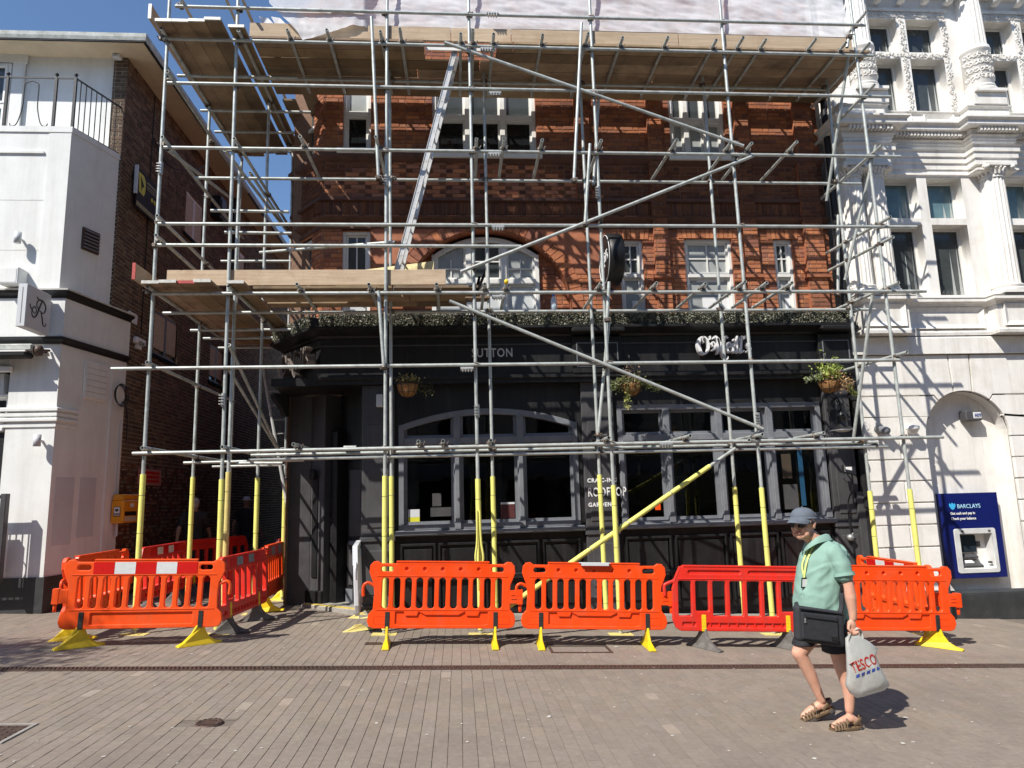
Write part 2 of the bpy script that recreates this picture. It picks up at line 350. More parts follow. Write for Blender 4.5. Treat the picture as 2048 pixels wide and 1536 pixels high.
M['capgrey'] = mat('grey_cap', (.125, .145, .175), .85, 0, .12, 20, .2, 150, spec=.2)
M['lanyard'] = mat('lime_lanyard', (.58, .68, .22), .6, 0, .25, 90)
M['leather'] = mat('brown_sandal', (.155, .10, .055), .65, 0, .22, 25, .2, 90)
M['sole'] = mat('grey_sole', (.075, .065, .06), .8, 0, .2, 20)
M['bag'] = mat('white_carrier_plastic', (.60, .62, .60), .3, 0, .10, 10, .5, 16, spec=.6, trans=.3, tr=.2)
M['lip'] = mat('lip_skin', (.42, .17, .13), .5)
M['dimblue'] = mat('shaded_blue_banner', (.015, .07, .14), .4)  # shade behind the pub glass put into the banner and paper colours
M['dimtan'] = mat('shaded_tan_paper', (.06, .045, .03), .5)
M['logored'] = mat('red_print', (.62, .045, .03), .45)
M['logoblue'] = mat('blue_print', (.03, .055, .26), .45)
M['bankblue'] = mat('navy_panel', (.006, .012, .115), .22, 0, .05, 2, spec=.5)
M['cyan'] = mat('cyan_print', (.05, .45, .80), .4)
M['cyanlt'] = mat('pale_cyan_print', (.45, .76, .95), .4)
M['machine'] = mat('grey_machine', (.60, .60, .585), .4)
M['screen'] = glass('machine_screen', (.02, .03, .04), .1)
M['yellowbox'] = mat('yellow_cabinet', (.85, .36, .015), .4, 0, .05, 5)
M['pink'] = mat('faded_pink_sign', (.50, .22, .19), .5, 0, .1, 6)
M['signblack'] = mat('brown_black_sign', (.020, .014, .012), .6, spec=.2)
M['signyellow'] = mat('sign_yellow', (.62, .60, .04), .5)
M['signdim'] = mat('sign_dim_yellow', (.27, .25, .10), .5)
M['soffit'] = mat('cream_soffit', (.62, .52, .37), .8, 0, .1, 3, stain=(.4, .32, .22), stscale=1, stamt=.5)
M['lead'] = mat('weathered_fascia', (.42, .44, .41), .7, 0, .3, 8, .2, 30, stain=(.16, .17, .14), stscale=5, stamt=.6)
M['clear'] = mat('clear_plastic', (.55, .70, .80), .1, 0, .1, 10, tr=.35)
M['bluecap'] = mat('blue_cap', (.03, .20, .62), .4)
M['maroon'] = mat('maroon_hoarding', (.075, .016, .016), .7, 0, .2, 3)
M['bark'] = mat('bark', (.10, .075, .05), .9, 0, .3, 10, .5, 30)
M['glow'] = mat('wall_lamp_glass', (.6, .58, .5), .3)
# ================= street =================
def street():
    me = MB(); xs = [-70, -9, 11, 70]; ys = [-40, 2.5, 30, 90]
    vs = [(x, y, gz(x)-.0055) for y in ys for x in xs]
    me.add(vs, [(j*4+i, j*4+i+1, (j+1)*4+i+1, (j+1)*4+i) for j in range(3) for i in range(3)])
    st = me.build('street', M['paverbase']); st['kind'] = 'structure'
    # pavers: stretcher rows running away from the camera
    cw, cl, g = .105, .21, .0026
    shapes = []
    for k in range(6):
        t = rnd.uniform(.93, 1.06); c = (t*rnd.uniform(.99, 1.02), t, t*rnd.uniform(.98, 1.02)); b = MB(); h = .003
        b.add([(-.5,-.5,-h),(.5,-.5,-h),(.5,.5,-h),(-.5,.5,-h),(-.485,-.492,0),(.485,-.492,0),(.485,.492,0),(-.485,.492,0)],
              [(4,5,6,7),(0,1,5,4),(1,2,6,5),(2,3,7,6),(3,0,4,7)], 0, c)
        me_ = b.mesh('paver'); me_.materials.append(M['paver']); shapes.append(me_)
    holes = [(-2.12, -1.83, 5.9, 6.08), (-6, 8, 7.73, 7.85), (1.05, 1.75, 8.72, 9.02), (-4.36, -3.8, 5.3, 5.72), (-1.1, -.9, 9.0, 9.12)]
    cand = []; rest = MB()
    i0 = int(-7.6/cw); i1 = int(8.6/cw)
    for i in range(i0, i1):
        x = i*cw; y = 3.0+(i % 2)*cl/2 + rnd.uniform(-.012, .012)
        while y < 12.6:
            xc, yc = x+cw/2, y+cl/2
            ya, yb_ = y, y+cl
            for a, b, c, d in holes:
                if a-.05 < xc < b+.05 and yb_ > c and ya < d:
                    if ya < c and c-ya >= yb_-d: yb_ = c
                    elif yb_ > d: ya = d
                    else: yb_ = ya
            if yb_-ya > .02:
                yc = (ya+yb_)/2
                v = Vector((xc, yc, gz(xc)))-CAM; q = v.dot(CF)
                px, py = 1024+FPX*v.dot(CR)/q, 768-FPX*v.dot(CU)/q
                if -60 < px < 2110 and py < 1600:
                    cand.append((yc if py < 1560 and -10 < px < 2050 else 99+yc, xc, yc, yb_-ya))
            y += cl
    cand.sort()
    for k, (_, xc, yc, ln_) in enumerate(cand):
        dz = rnd.uniform(-.001, .0014); sx = cw-g; sy = ln_-g
        if k < 300:
            o = bpy.data.objects.new('paver', shapes[rnd.randrange(6)]); COL.objects.link(o); o.parent = st
            o.location = (xc, yc, gz(xc)+dz); o.scale = (sx, sy, 1); o.rotation_euler = (rnd.uniform(-.004, .004), atan(-SL), 0)
        else:
            t = rnd.uniform(.93, 1.06) if rnd.random() > .008 else 1.3; c = (t*rnd.uniform(.98, 1.03), t, t*rnd.uniform(.96, 1.02))
            a, b_, h = sx/2, sy/2, .003; z = gz(xc)+dz; s_ = SL
            f = lambda u, v, d: (xc+u, yc+v, z+s_*u-d)
            rest.add([f(-a,-b_,h),f(a,-b_,h),f(a,b_,h),f(-a,b_,h),f(-a*.97,-b_*.985,0),f(a*.97,-b_*.985,0),f(a*.97,b_*.985,0),f(-a*.97,b_*.985,0)],
                     [(4,5,6,7),(0,1,5,4),(1,2,6,5),(2,3,7,6),(3,0,4,7)], 0, c)
    o = rest.build('paver', M['paver'], st); o['kind'] = 'stuff'
    # litter specks
    b = MB()
    for _ in range(330):
        x, y = rnd.uniform(-6, 6), rnd.uniform(3.6, 9); r = rnd.uniform(.004, .016)*(1 if rnd.random() < .93 else 1.6); z = gz(x)+.004
        n = 6; a0 = rnd.random()*6
        b.add([(x+cos(a0+2*pi*i/n)*r*rnd.uniform(.5, 1.3), y+sin(a0+2*pi*i/n)*r*rnd.uniform(.5, 1.3), z) for i in range(n)]+[(x, y, z+.002)], [(i, (i+1) % n, n) for i in range(n)])
    o = b.build('litter_specks', M['gum']); prop(o, 'small pale specks of litter scattered over the brown paving', 'litter', kind='stuff')
street()

def drain():
    t = thing('drain_channel', 'rusty slotted drain grating running right across the paving', 'drain', (0, 7.78, 0))
    b = MB(); Y = 7.78
    for s in (-1, 1): b.obox((0, Y+s*.068, .0035), (6.6, 0, 6.6*SL), (0, .009, 0), (0, 0, .008))
    b.build('rim', M['castiron'], t)
    b = MB(); b.obox((0, Y, -.012), (6.6, 0, 6.6*SL), (0, .06, 0), (0, 0, .003)); b.build('channel', M['black'], t)
    b = MB(); x = -6.5
    while x < 6.5:
        b.obox((x, Y-.031, gz(x)+.002), (.012, 0, 0), (.004, .024, 0), (0, 0, .009)); b.obox((x+.02, Y+.031, gz(x)+.002), (.012, 0, 0), (-.004, .024, 0), (0, 0, .009)); x += .042
    b.build('bar', M['castiron'], t, kind='stuff')
drain()
def cover(name, label, x, y, w_, d, mats, n=0):
    t = thing(name, label, 'manhole cover', (x, y, gz(x)))
    b = MB()
    e = .03
    for s in (-1, 1):
        b.obox((x+s*(w_/2), y, gz(x+s*w_/2)+.002), (e/2, 0, 0), (0, d/2+e/2, 0), (0, 0, .008))
        b.obox((x, y+s*d/2, gz(x)+.002), (w_/2-e/2, 0, (w_/2-e/2)*SL), (0, e/2, 0), (0, 0, .0075))
    b.build('frame', mats[0], t)
    b = MB(); b.obox((x, y, gz(x)-.006), (w_/2-.02, 0, (w_/2-.02)*SL), (0, d/2-.02, 0), (0, 0, .009)); b.build('lid', mats[1], t)
    if n:
        b = MB()
        for i in range(n):
            for j in range(max(2, int(n*d/w_))):
                u = (i+.5)/n-.5; v = (j+.5)/max(2, int(n*d/w_))-.5
                b.obox((x+u*w_*.86, y+v*d*.86, gz(x+u*w_*.86)+.004), (w_/n*.28, 0, 0), (0, w_/n*.16, 0), (0, 0, .003))
        b.build('tread', mats[1], t, kind='stuff')
p = GS(1160, 1300); cover('access_cover', 'paved access cover with thin metal edge before the second orange barrier', p.x, p.y+.02, .70, .36, (M['castiron'], M['paverlid']))
p = GS(12, 1468); cover('access_cover', 'square iron access cover in a pale concrete surround at the left edge', p.x-.12, p.y, .42, .42, (M['concrete'], M['castiron']), 6)
p = GS(746, 1288); cover('access_cover', 'tiny lettered iron cover by the first plain orange barrier', p.x, p.y, .16, .10, (M['castiron'], M['castiron']), 4)
p = GS(1040, 1272); cover('access_cover', 'small ribbed iron cover under the edge of the orange barrier', p.x, p.y, .34, .14, (M['castiron'], M['castiron']), 7)
p = GS(418, 1447)
t = thing('stopcock_cover', 'small round rusty stopcock cover set in the open paving', 'manhole cover', p)
b = MB(); b.lathe(p, [(.001, .006), (.075, .006), (.08, .009), (.1, .009), (.105, -.01)], 20); b.build('lid', M['castiron'], t)
b = MB()
for i in range(14): a = 2*pi*i/14; b.obox(p+Vector((cos(a)*.09, sin(a)*.09, .010)), (.008*cos(a), .008*sin(a), 0), (-.012*sin(a), .012*cos(a), 0), (0, 0, .004))
for i in range(3): b.obox(p+Vector((0, -.04+.04*i, .009)), (.045, 0, 0), (0, .006, 0), (0, 0, .003))
b.build('tread', M['castiron'], t, kind='stuff')

# ================= brickwork =================
RED = [(.38, .145, .068), (.34, .13, .064), (.42, .165, .078), (.30, .112, .06), (.36, .138, .07), (.24, .10, .066), (.33, .145, .085)]
def bandtint(z):      # brick tint by height: darkest midway up the front, slightly darker higher up
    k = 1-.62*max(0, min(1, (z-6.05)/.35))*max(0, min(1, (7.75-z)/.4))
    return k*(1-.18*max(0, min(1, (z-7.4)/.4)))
BRN = [(.22, .155, .108), (.26, .185, .125), (.16, .115, .085), (.31, .22, .15), (.18, .125, .092), (.24, .145, .10)]
ORG = [(.22, .085, .045), (.17, .07, .04), (.27, .11, .055), (.12, .065, .045)]
def cutspan(a, b, blocked):
    segs = [(a, b)]
    for c, d in blocked:
        segs = [q for s in segs for q in ((s[0], min(s[1], c)), (max(s[0], d), s[1])) if q[1]-q[0] > .018]
    return segs
def rects(*rs):
    return lambda v0, v1: [(a, b) for a, b, c, d in rs if v1 > c+.02 and v0 < d-.02]
def brick_wall(parent, name, O, U, W, H, holes, pal, brickmat, mortarmat, nind=0, bl=.215, ch=.075, proud=.009, seen=None, soldier=None, wallname='wall', ztint=None):
    O, U = Vector(O), Vector(U).normalized(); V = Vector((0, 0, 1)); N = U.cross(V)
    mort = MB(); rest = MB(); lst = []
    v = 0; r = 0
    while v < H-.02:
        sol = soldier and any(a <= v+.01 < b for a, b in soldier)
        h = min(.225 if sol else ch, H-v); bk = holes(v, v+h) if holes else []
        for a, b in cutspan(0, W, bk):
            mort.add([O+U*a+V*v, O+U*b+V*v, O+U*b+V*(v+h), O+U*a+V*(v+h)], [(0, 1, 2, 3)])
        u = -rnd.random()*.02-(.06 if r % 2 else .17); k = r
        while u < W:
            L_ = .065 if sol else (bl if (k % 2 == 0) else bl/2-.005)
            for a, b in cutspan(max(u, 0), min(u+L_, W), bk): lst.append((a, b, v+.005, v+h-.005))
            u += L_+.01; k += 1
        v += h; r += 1
    wall = mort.build(wallname, mortarmat, parent)
    ids = set()
    if nind:
        def key(q):
            c = O+U*((q[0]+q[1])/2)+V*q[2]; d = (c-CAM).length
            e = (c-CAM); z = e.dot(CF)
            px = 1024+FPX*e.dot(CR)/z; py = 768-FPX*e.dot(CU)/z
            return d/sqrt(max(.05, (q[1]-q[0])/.215)) + (0 if 0 < px < 2048 and 0 < py < 1536 else 100) + (seen(px, py) if seen else 0)
        order = sorted(range(len(lst)), key=lambda i: key(lst[i])); ids = set(order[:nind])
    shapes = []
    if nind:
        for c in pal:
            b = MB(); b.add([(0,0,0),(1,0,0),(1,0,1),(0,0,1),(.015,1,.03),(.985,1,.03),(.985,1,.97),(.015,1,.97)],
                            [(4,5,6,7),(0,1,5,4),(1,2,6,5),(2,3,7,6),(3,0,4,7)], 0, c)
            me = b.mesh('brick'); me.materials.append(brickmat); shapes.append(me)
    for i, (a, b, c, d) in enumerate(lst):
        pr = proud+rnd.uniform(-.003, .003); t = rnd.choice(pal)
        if ztint: gk = ztint(O.z+c)*rnd.uniform(.85, 1.15); t = tuple(x*gk for x in t)
        if i in ids:
            o = bpy.data.objects.new('brick', shapes[rnd.randrange(len(pal))]); COL.objects.link(o)
            m_ = Matrix((U*(b-a), N*pr, V*(d-c))).transposed().to_4x4(); m_.translation = O+U*a+V*c
            o.parent = wall; o.matrix_parent_inverse = _mw(wall).inverted(); o.matrix_basis = m_
        else:
            f = rnd.uniform(.85, 1.12); t = tuple(x*f for x in t); e = .003
            q = [O+U*x+V*y for x, y in ((a, c), (b, c), (b, d), (a, d))]+[O+N*pr+U*x+V*y for x, y in ((a+e, c+e), (b-e, c+e), (b-e, d-e), (a+e, d-e))]
            rest.add(q, [(4,5,6,7),(0,1,5,4),(1,2,6,5),(2,3,7,6),(3,0,4,7)], 0, t)
    o = rest.build('brick', brickmat, wall); o['kind'] = 'stuff'
    return wall

# ================= windows =================
def window(parent, x0, x1, z0, z1, Y, cols, rows, mats_, fm, fw=.055, d=.09, arch=None, name='window', bars=None, sashw=.035):
    """frame with mullions at cols, transoms at rows; panes are set back; mats_[row][col]"""
    fr = MB(); cs = [x0]+list(cols)+[x1]; rs = [z0]+list(rows)+[z1]
    top = arch or (lambda x: z1)
    fr.box(x0, x0+fw, Y-d, Y+.02, z0, top(x0+fw/2)); fr.box(x1-fw, x1, Y-d, Y+.02, z0, top(x1-fw/2))
    fr.box(x0+fw, x1-fw, Y-d-.02, Y+.02, z0, z0+fw)
    if arch:
        n = 16
        for i in range(n):
            a = x0+(x1-x0)*i/n; b_ = x0+(x1-x0)*(i+1)/n
            fr.prism([(a, top(a)-fw*1.15), (b_, top(b_)-fw*1.15), (b_, top(b_)), (a, top(a))], (0, Y-d-.004, 0), (1, 0, 0), (0, 0, 1), (0, 1, 0), d+.02)
    else: fr.box(x0+fw, x1-fw, Y-d-.002, Y+.02, z1-fw, z1)
    for c in cols: fr.box(c-fw*.62, c+fw*.62, Y-d-.012, Y+.02, z0+fw, top(c)-fw*.9)
    for r in rows: fr.box(x0+fw, x1-fw, Y-d-.006, Y+.018, r-fw*.62, r+fw*.62)
    w_ = fr.build(name, fm, parent, bev=.006)
    for j in range(len(rs)-1):
        for i in range(len(cs)-1):
            a = cs[i]+fw*(1 if i == 0 else .62); b_ = cs[i+1]-fw*(1 if i == len(cs)-2 else .62)
            c = rs[j]+fw*(1 if j == 0 else .62); e = rs[j+1]-fw*(1 if j == len(rs)-2 else .62)
            m_ = mats_[j][i] if isinstance(mats_[0], (list, tuple)) else mats_[j]
            last = j == len(rs)-2
            ta, tb = (top(a)-fw, top(b_)-fw) if (last and arch) else (e, e)
            s = sashw
            q = MB()
            q.box(a, a+s, Y-.05, Y-.012, c, ta-.002); q.box(b_-s, b_, Y-.05, Y-.012, c, tb-.002); q.box(a+s, b_-s, Y-.052, Y-.012, c, c+s)
            if not (last and arch): q.box(a+s, b_-s, Y-.052, Y-.012, e-s, e)
            if bars and bars[j]:
                nb, nr = bars[j]
                for k in range(1, nb): x = a+(b_-a)*k/nb; q.box(x-.011, x+.011, Y-.046, Y-.014, c+s, min(ta, tb)-s)
                for k in range(1, nr): z = c+(min(ta, tb)-c)*k/nr; q.box(a+s, b_-s, Y-.044, Y-.014, z-.011, z+.011)
            q.build('sash', fm, w_)
            g = MB(); t_ = rnd.uniform(-.004, .004)
            g.add([(a, Y-.02+t_, c), (b_, Y-.02-t_, c), (b_, Y-.02-t_*.5, tb), (a, Y-.02+t_*.5, ta)], [(0, 1, 2, 3)]); g.build('pane', m_, w_)
    return w_
def reveal(b, x0, x1, z0, z1, Y0, Y1):
    b.add([(x0,Y0,z0),(x0,Y1,z0),(x0,Y1,z1),(x0,Y0,z1)], [(0,1,2,3)]); b.add([(x1,Y0,z0),(x1,Y1,z0),(x1,Y1,z1),(x1,Y0,z1)], [(3,2,1,0)])
    b.add([(x0,Y0,z1),(x1,Y0,z1),(x1,Y1,z1),(x0,Y1,z1)], [(3,2,1,0)]); b.add([(x0,Y0,z0),(x1,Y0,z0),(x1,Y1,z0),(x0,Y1,z0)], [(0,1,2,3)])
# ================= pub =================
PUB = thing('pub_building', 'red brick pub with black ground floor shopfront standing behind the scaffolding', 'building', (2, 11.2, 0))
YF = 11.2; ZB = 4.38; X0, X1 = -2.2, 6.5
W2 = (-1.87, -1.40, 7.62, 8.95); W3 = (-.36, 1.43, 7.56, 8.95); W4 = (3.80, 4.80, 7.56, 8.95)
W5 = (-1.86, -1.40, 4.6, 6.2); W7 = (2.78, 3.19, 4.6, 6.05); W8 = (3.91, 4.75, 4.6, 6.07); W9 = (5.49, 5.83, 4.6, 6.06)
ACX, ACZ, AR, ARZ = .53, 4.85, 1.40, 1.38
def archhole(v0, v1):
    z = (v0+v1)/2+ZB
    if z > ACZ+ARZ: return []
    h = AR*sqrt(max(0, 1-((z-ACZ)/ARZ)**2)) if z > ACZ else AR
    return [(ACX-h-X0, ACX+h-X0)]
rr = rects(*[(a-X0, b-X0, c-ZB, d-ZB) for a, b, c, d in (W2, W3, W4, W5, W7, W8, W9)])
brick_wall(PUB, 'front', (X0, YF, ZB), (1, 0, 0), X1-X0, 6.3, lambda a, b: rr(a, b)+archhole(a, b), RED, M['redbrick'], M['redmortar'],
           nind=300, seen=lambda px, py: 30 if (px < 960 and py > 540) or py > 640 else 0, soldier=[(6.46-ZB, 6.68-ZB)], ztint=bandtint)
# canted corner bay
CB, CA = Vector((-2.86, 12.02, ZB)), Vector((X0, YF, ZB)); CU_ = (CA-CB).normalized(); CL = (CA-CB).length
brick_wall(PUB, 'corner', CB, CU_, CL, 6.3, rects((.3, .74, .2, 1.8), (.3, .74, 3.2, 4.55)), RED, M['redbrick'], M['redmortar'], soldier=[(6.46-ZB, 6.68-ZB)], ztint=bandtint)
# alley side and back of the pub
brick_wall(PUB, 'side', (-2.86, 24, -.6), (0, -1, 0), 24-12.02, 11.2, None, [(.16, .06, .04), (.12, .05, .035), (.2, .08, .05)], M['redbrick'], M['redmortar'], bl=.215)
b = MB(); b.box(-2.8, 6.63, 11.75, 24, ZB, 10.7); b.build('core', M['redmortar'], PUB)
# recessed panel inside the great arch
ACW = (-.40, 1.42, 4.55, 6.16)
brick_wall(PUB, 'recess', (ACX-AR-.05, YF+.24, ZB), (1, 0, 0), 2*AR+.1, 1.95, rects((ACW[0]-ACX+AR+.05, ACW[1]-ACX+AR+.05, 0, 6.2-ZB)), RED, M['redbrick'], M['redmortar'])
b = MB(); n = 28; pts = [(ACX-AR, ZB)]+[(ACX+AR*cos(pi-pi*i/n), ACZ+ARZ*sin(pi*i/n)) for i in range(n+1)]+[(ACX+AR, ZB)]
for (xa, za), (xb, zb) in zip(pts[:-1], pts[1:]): b.add([(xa, YF-.02, za), (xb, YF-.02, zb), (xb, YF+.25, zb), (xa, YF+.25, za)], [(0, 1, 2, 3)])
b.build('arch_reveal', M['redbrick' if False else 'terracotta'], PUB)
# voussoirs of the arch, each its own brick
nv = 40
for i in range(nv):
    a0, a1 = pi*(i+.06)/nv, pi*(i+.94)/nv
    q = [(ACX+(AR+r)*cos(a), ACZ+(ARZ+r)*sin(a)) for r, a in ((0, a0), (.2, a0), (.2, a1), (0, a1))]
    b = MB(); b.prism(q, (0, YF-.022+rnd.uniform(-.004, .004), 0), (1, 0, 0), (0, 0, 1), (0, 1, 0), .03, tint=rnd.choice(RED)); b.build('brick', M['redbrick'], PUB)
# smooth terracotta spandrels
sp = [(-1.34, 5.45), (-.98, 5.45)]+[(ACX+(AR+.215)*cos(pi-a), ACZ+(ARZ+.215)*sin(a)) for a in [asin((5.45-ACZ)/(ARZ+.215))+ (pi-2*asin((5.45-ACZ)/(ARZ+.215)))*i/20 for i in range(21)]]+[(2.42, 5.45), (2.70, 5.45), (2.70, 6.44), (-1.34, 6.44)]
link('spandrel', plate([sp], .03, (0, YF-.014, 0), (1, 0, 0), (0, 0, 1), bev=.004), M['terracotta'], PUB)
for x in (-.98, -.62, 1.72, 2.06, 2.4): 
    b = MB(); b.box(x-.004, x+.004, YF-.016, YF-.012, 6.2, 6.44); b.build('joint', M['redmortar'], PUB)
# pilasters
for x, w_ in ((2.22, .26), (3.50, .25), (5.07, .25), (6.2, .34)):
    z0_ = ZB; 
    brick_wall(PUB, 'pilaster', (x-w_/2, YF-.075, 4.38 if x > 3 else 6.75), (1, 0, 0), w_, (10.6-4.38) if x > 3 else 3.9, None, RED, M['redbrick'], M['redmortar'], wallname='pilaster', ztint=bandtint)
    b = MB(); zb = 4.38 if x > 3 else 6.75
    b.add([(x-w_/2, YF-.075, zb), (x-w_/2, YF, zb), (x-w_/2, YF, 10.6), (x-w_/2, YF-.075, 10.6)], [(0, 3, 2, 1)]); b.add([(x+w_/2, YF-.075, zb), (x+w_/2, YF, zb), (x+w_/2, YF, 10.6), (x+w_/2, YF-.075, 10.6)], [(0, 1, 2, 3)])
    b.build('pilaster_side', M['terracotta'], PUB)
    if x > 3:
        b = MB(); b.sweep([(0, 0), (.045, .02), (.045, .075), (0, .095)], [(x+w_/2, YF, 5.32), (x+w_/2, YF-.078, 5.32), (x-w_/2, YF-.078, 5.32), (x-w_/2, YF, 5.32)][::-1]); b.build('pilaster_band', M['terracotta'], PUB)
# string courses carried round the canted corner
path = [CB+Vector((0, 0, 0)), CA, Vector((X1, YF, ZB))]
for z, prof in ((7.40, [(0, 0), (.05, .03), (.11, .08), (.11, .15), (0, .16)]), (6.70, [(0, 0), (.06, .02), (.06, .07), (0, .09)]), (6.33, [(0, 0), (.07, .05), (.10, .09), (0, .12)]), (6.22, [(0, 0), (.03, .01), (.03, .05), (0, .06)])):
    b = MB(); b.sweep(prof, [Vector((p.x, p.y, z)) for p in path]); b.build('string_course', M['darkterra'], PUB)
for x0_, x1_, z in ((W2[0], W2[1], W2[2]), (W3[0], W3[1], W3[2]), (W4[0], W4[1], W4[2])):
    b = MB(); b.box(x0_-.08, x1_+.08, YF-.13, YF+.1, z-.1, z-.002); b.build('sill', M['sash'], PUB, bev=.01)
for x0_, x1_, z in ((W7[0], W7[1], W7[3]), (W8[0], W8[1], W8[3]), (W9[0], W9[1], W9[3])):
    b = MB(); n = max(4, int((x1_-x0_+.2)/.075))
    for i in range(n):
        a = x0_-.1+(x1_-x0_+.2)*i/n; e = x0_-.1+(x1_-x0_+.2)*(i+1)/n; k = (i+.5)/n-.5
        q = MB(); q.prism([(a+.005, z), (e-.005, z), (e-.005+k*.06, z+.21), (a+.005+k*.06, z+.21)], (0, YF-.02, 0), (1, 0, 0), (0, 0, 1), (0, 1, 0), .03, tint=rnd.choice(RED[:3])); q.build('brick', M['redbrick'], PUB)
for q in (W2, W3, W4, W5, W7, W8, W9): b = MB(); reveal(b, *q, YF-.005, YF+.2); b.build('window_reveal', M['terracotta'], PUB)
G, C_, B_ = M['glassbay'], M['curtain'], M['blindwhite']
wa = window(PUB, *W2, YF+.13, [], [8.32], [[M['glassdark']], [C_]], M['sash'])
window(PUB, *W3, YF+.13, [.24, .85], [8.28], [[M['glassdark']]*3, [G]*3], M['sash'], fw=.07)
window(PUB, *W4, YF+.13, [4.11, 4.46], [8.28], [[C_]*3, [G]*3], M['sash'], fw=.07)
window(PUB, *W5, YF+.13, [], [5.42], [[B_], [G]], M['sash'], bars=[None, (2, 1)])
atop = lambda x: 6.16-.34*((x-.51)/.91)**2
window(PUB, ACW[0], ACW[1], ACW[2], ACW[3], YF+.26, [.22, .82], [5.37], [[B_]*3, [C_, G, C_]], M['sash'], fw=.075, arch=atop, bars=[None, (2, 2)])
window(PUB, *W7, YF+.13, [], [5.42], [[C_], [G]], M['sash'], bars=[None, (2, 2)])
window(PUB, *W8, YF+.13, [], [5.42], [[C_], [C_]], M['sash'], bars=[None, (2, 2)])
window(PUB, *W9, YF+.13, [], [5.42], [[C_], [G]], M['sash'], bars=[None, (2, 2)])
for x0_, x1_, z0_, z1_ in ((2.98, 3.14, 4.62, 5.0), (4.2, 4.66, 4.62, 5.05), (5.66, 5.78, 4.62, 5.02), (4.12, 4.6, 5.32, 5.38)): b = MB(); b.box(x0_, x1_, YF+.098, YF+.104, z0_, z1_); b.build('blind', M['whitegloss'], PUB)
# canted window
for z0_, z1_ in ((ZB+.2, ZB+1.8), (ZB+3.2, ZB+4.55)):
    N_ = CU_.cross(Vector((0, 0, 1)))
    fr = MB(); o_ = CB-N_*.1; Zv = Vector((0, 0, 1))
    def bar(u0, u1, a, c, dd=.05): fr.obox(o_+CU_*(u0+u1)/2+Zv*((a+c)/2-ZB), CU_*(u1-u0)/2, N_*dd, Zv*(c-a)/2)
    bar(.3, .36, z0_, z1_); bar(.68, .74, z0_, z1_); bar(.36, .68, z0_, z0_+.06, .055); bar(.36, .68, z1_-.06, z1_, .055); bar(.36, .68, (z0_+z1_)/2-.03, (z0_+z1_)/2+.03, .04)
    w_ = fr.build('window', M['sash'], PUB)
    g = MB(); g.add([o_+CU_*u+Zv*(z-ZB)-N_*.01 for u, z in ((.36, z0_), (.68, z0_), (.68, z1_), (.36, z1_))], [(0, 1, 2, 3)]); g.build('pane', M['glassbay'], w_)

# ---------------- black ground floor ----------------
SY = 11.18
LW = (-.94, 1.92, 1.30, 3.2); RW = (2.58, 6.02, 1.26, 3.2)
ltop = lambda x: 3.19-.26*((x-.49)/1.43)**2
outer = [(-1.52, -.6), (6.62, -.6), (6.62, 3.7), (-1.52, 3.7)]
h1 = [(LW[0], LW[2]), (LW[1], LW[2])]+[(LW[1]-(LW[1]-LW[0])*i/16, ltop(LW[1]-(LW[1]-LW[0])*i/16)) for i in range(17)]
h2 = [(RW[0], RW[2]), (RW[1], RW[2]), (RW[1], RW[3]), (RW[0], RW[3])]
link('shopfront', plate([outer, h1, h2], .16, (0, SY, 0), (1, 0, 0), (0, 0, 1)), M['black'], PUB)
gd = M['shopglass']
window(PUB, LW[0], LW[1], LW[2], LW[3], SY+.10, [-.02, .99], [2.68], [[gd]*3, [gd]*3], M['greypaint'], fw=.085, d=.12, arch=ltop, name='shop_window', sashw=.045)
window(PUB, *RW, SY+.10, [3.39, 4.27, 5.13], [2.66], [[gd]*4, [gd]*4], M['greypaint'], fw=.085, d=.12, name='shop_window', sashw=.045)
for a, b_ in ((LW[0], LW[1]), (RW[0], RW[1])):
    b = MB(); b.sweep([(0, -.02), (.10, -.02), (.13, .0), (.13, .045), (.0, .07)], [(a-.05, SY, 1.235), (b_+.05, SY, 1.235)]); b.build('window_sill', M['greypaint'], PUB)
# mullion pilaster strips (moulded) on the shop windows
for x in (-.02, .99, 3.39, 4.27, 5.13, 2.62, 5.98):
    b = MB(); b.box(x-.035, x+.035, SY-.075, SY-.022, 1.36, 2.62); b.box(x-.05, x+.05, SY-.085, SY-.02, 1.30, 1.42); b.build('mullion', M['greypaint'], PUB, bev=.008)
# the room behind the glass is glimpsed only as dark panes; papers stuck inside
def card(x0_, x1_, z0_, z1_, m_, nm='notice', Y=SY+.072):
    b = MB(); b.box(x0_, x1_, Y, Y+.003, z0_, z1_); return b.build(nm, m_, PUB)
card(-.80, -.62, 1.50, 1.62, M['greywhite']); card(-.80, -.62, 1.40, 1.498, M['signyellow']); card(.66, .88, 1.44, 1.66, M['maroon'], 'poster'); card(.66, .88, 1.66, 1.69, M['greywhite'], 'poster'); card(-.45, -.12, 1.50, 1.64, M['pilgrey']); card(-.42, -.28, 1.66, 1.86, M['pilgrey'])
card(3.15, 3.24, 1.5, 1.62, M['orange2'], 'poster'); card(5.60, 5.68, 1.5, 2.5, M['dimblue'], 'banner'); card(5.3, 5.55, 1.45, 1.85, M['pilgrey'], 'poster'); card(5.32, 5.48, 1.95, 2.35, M['dimtan'], 'poster')
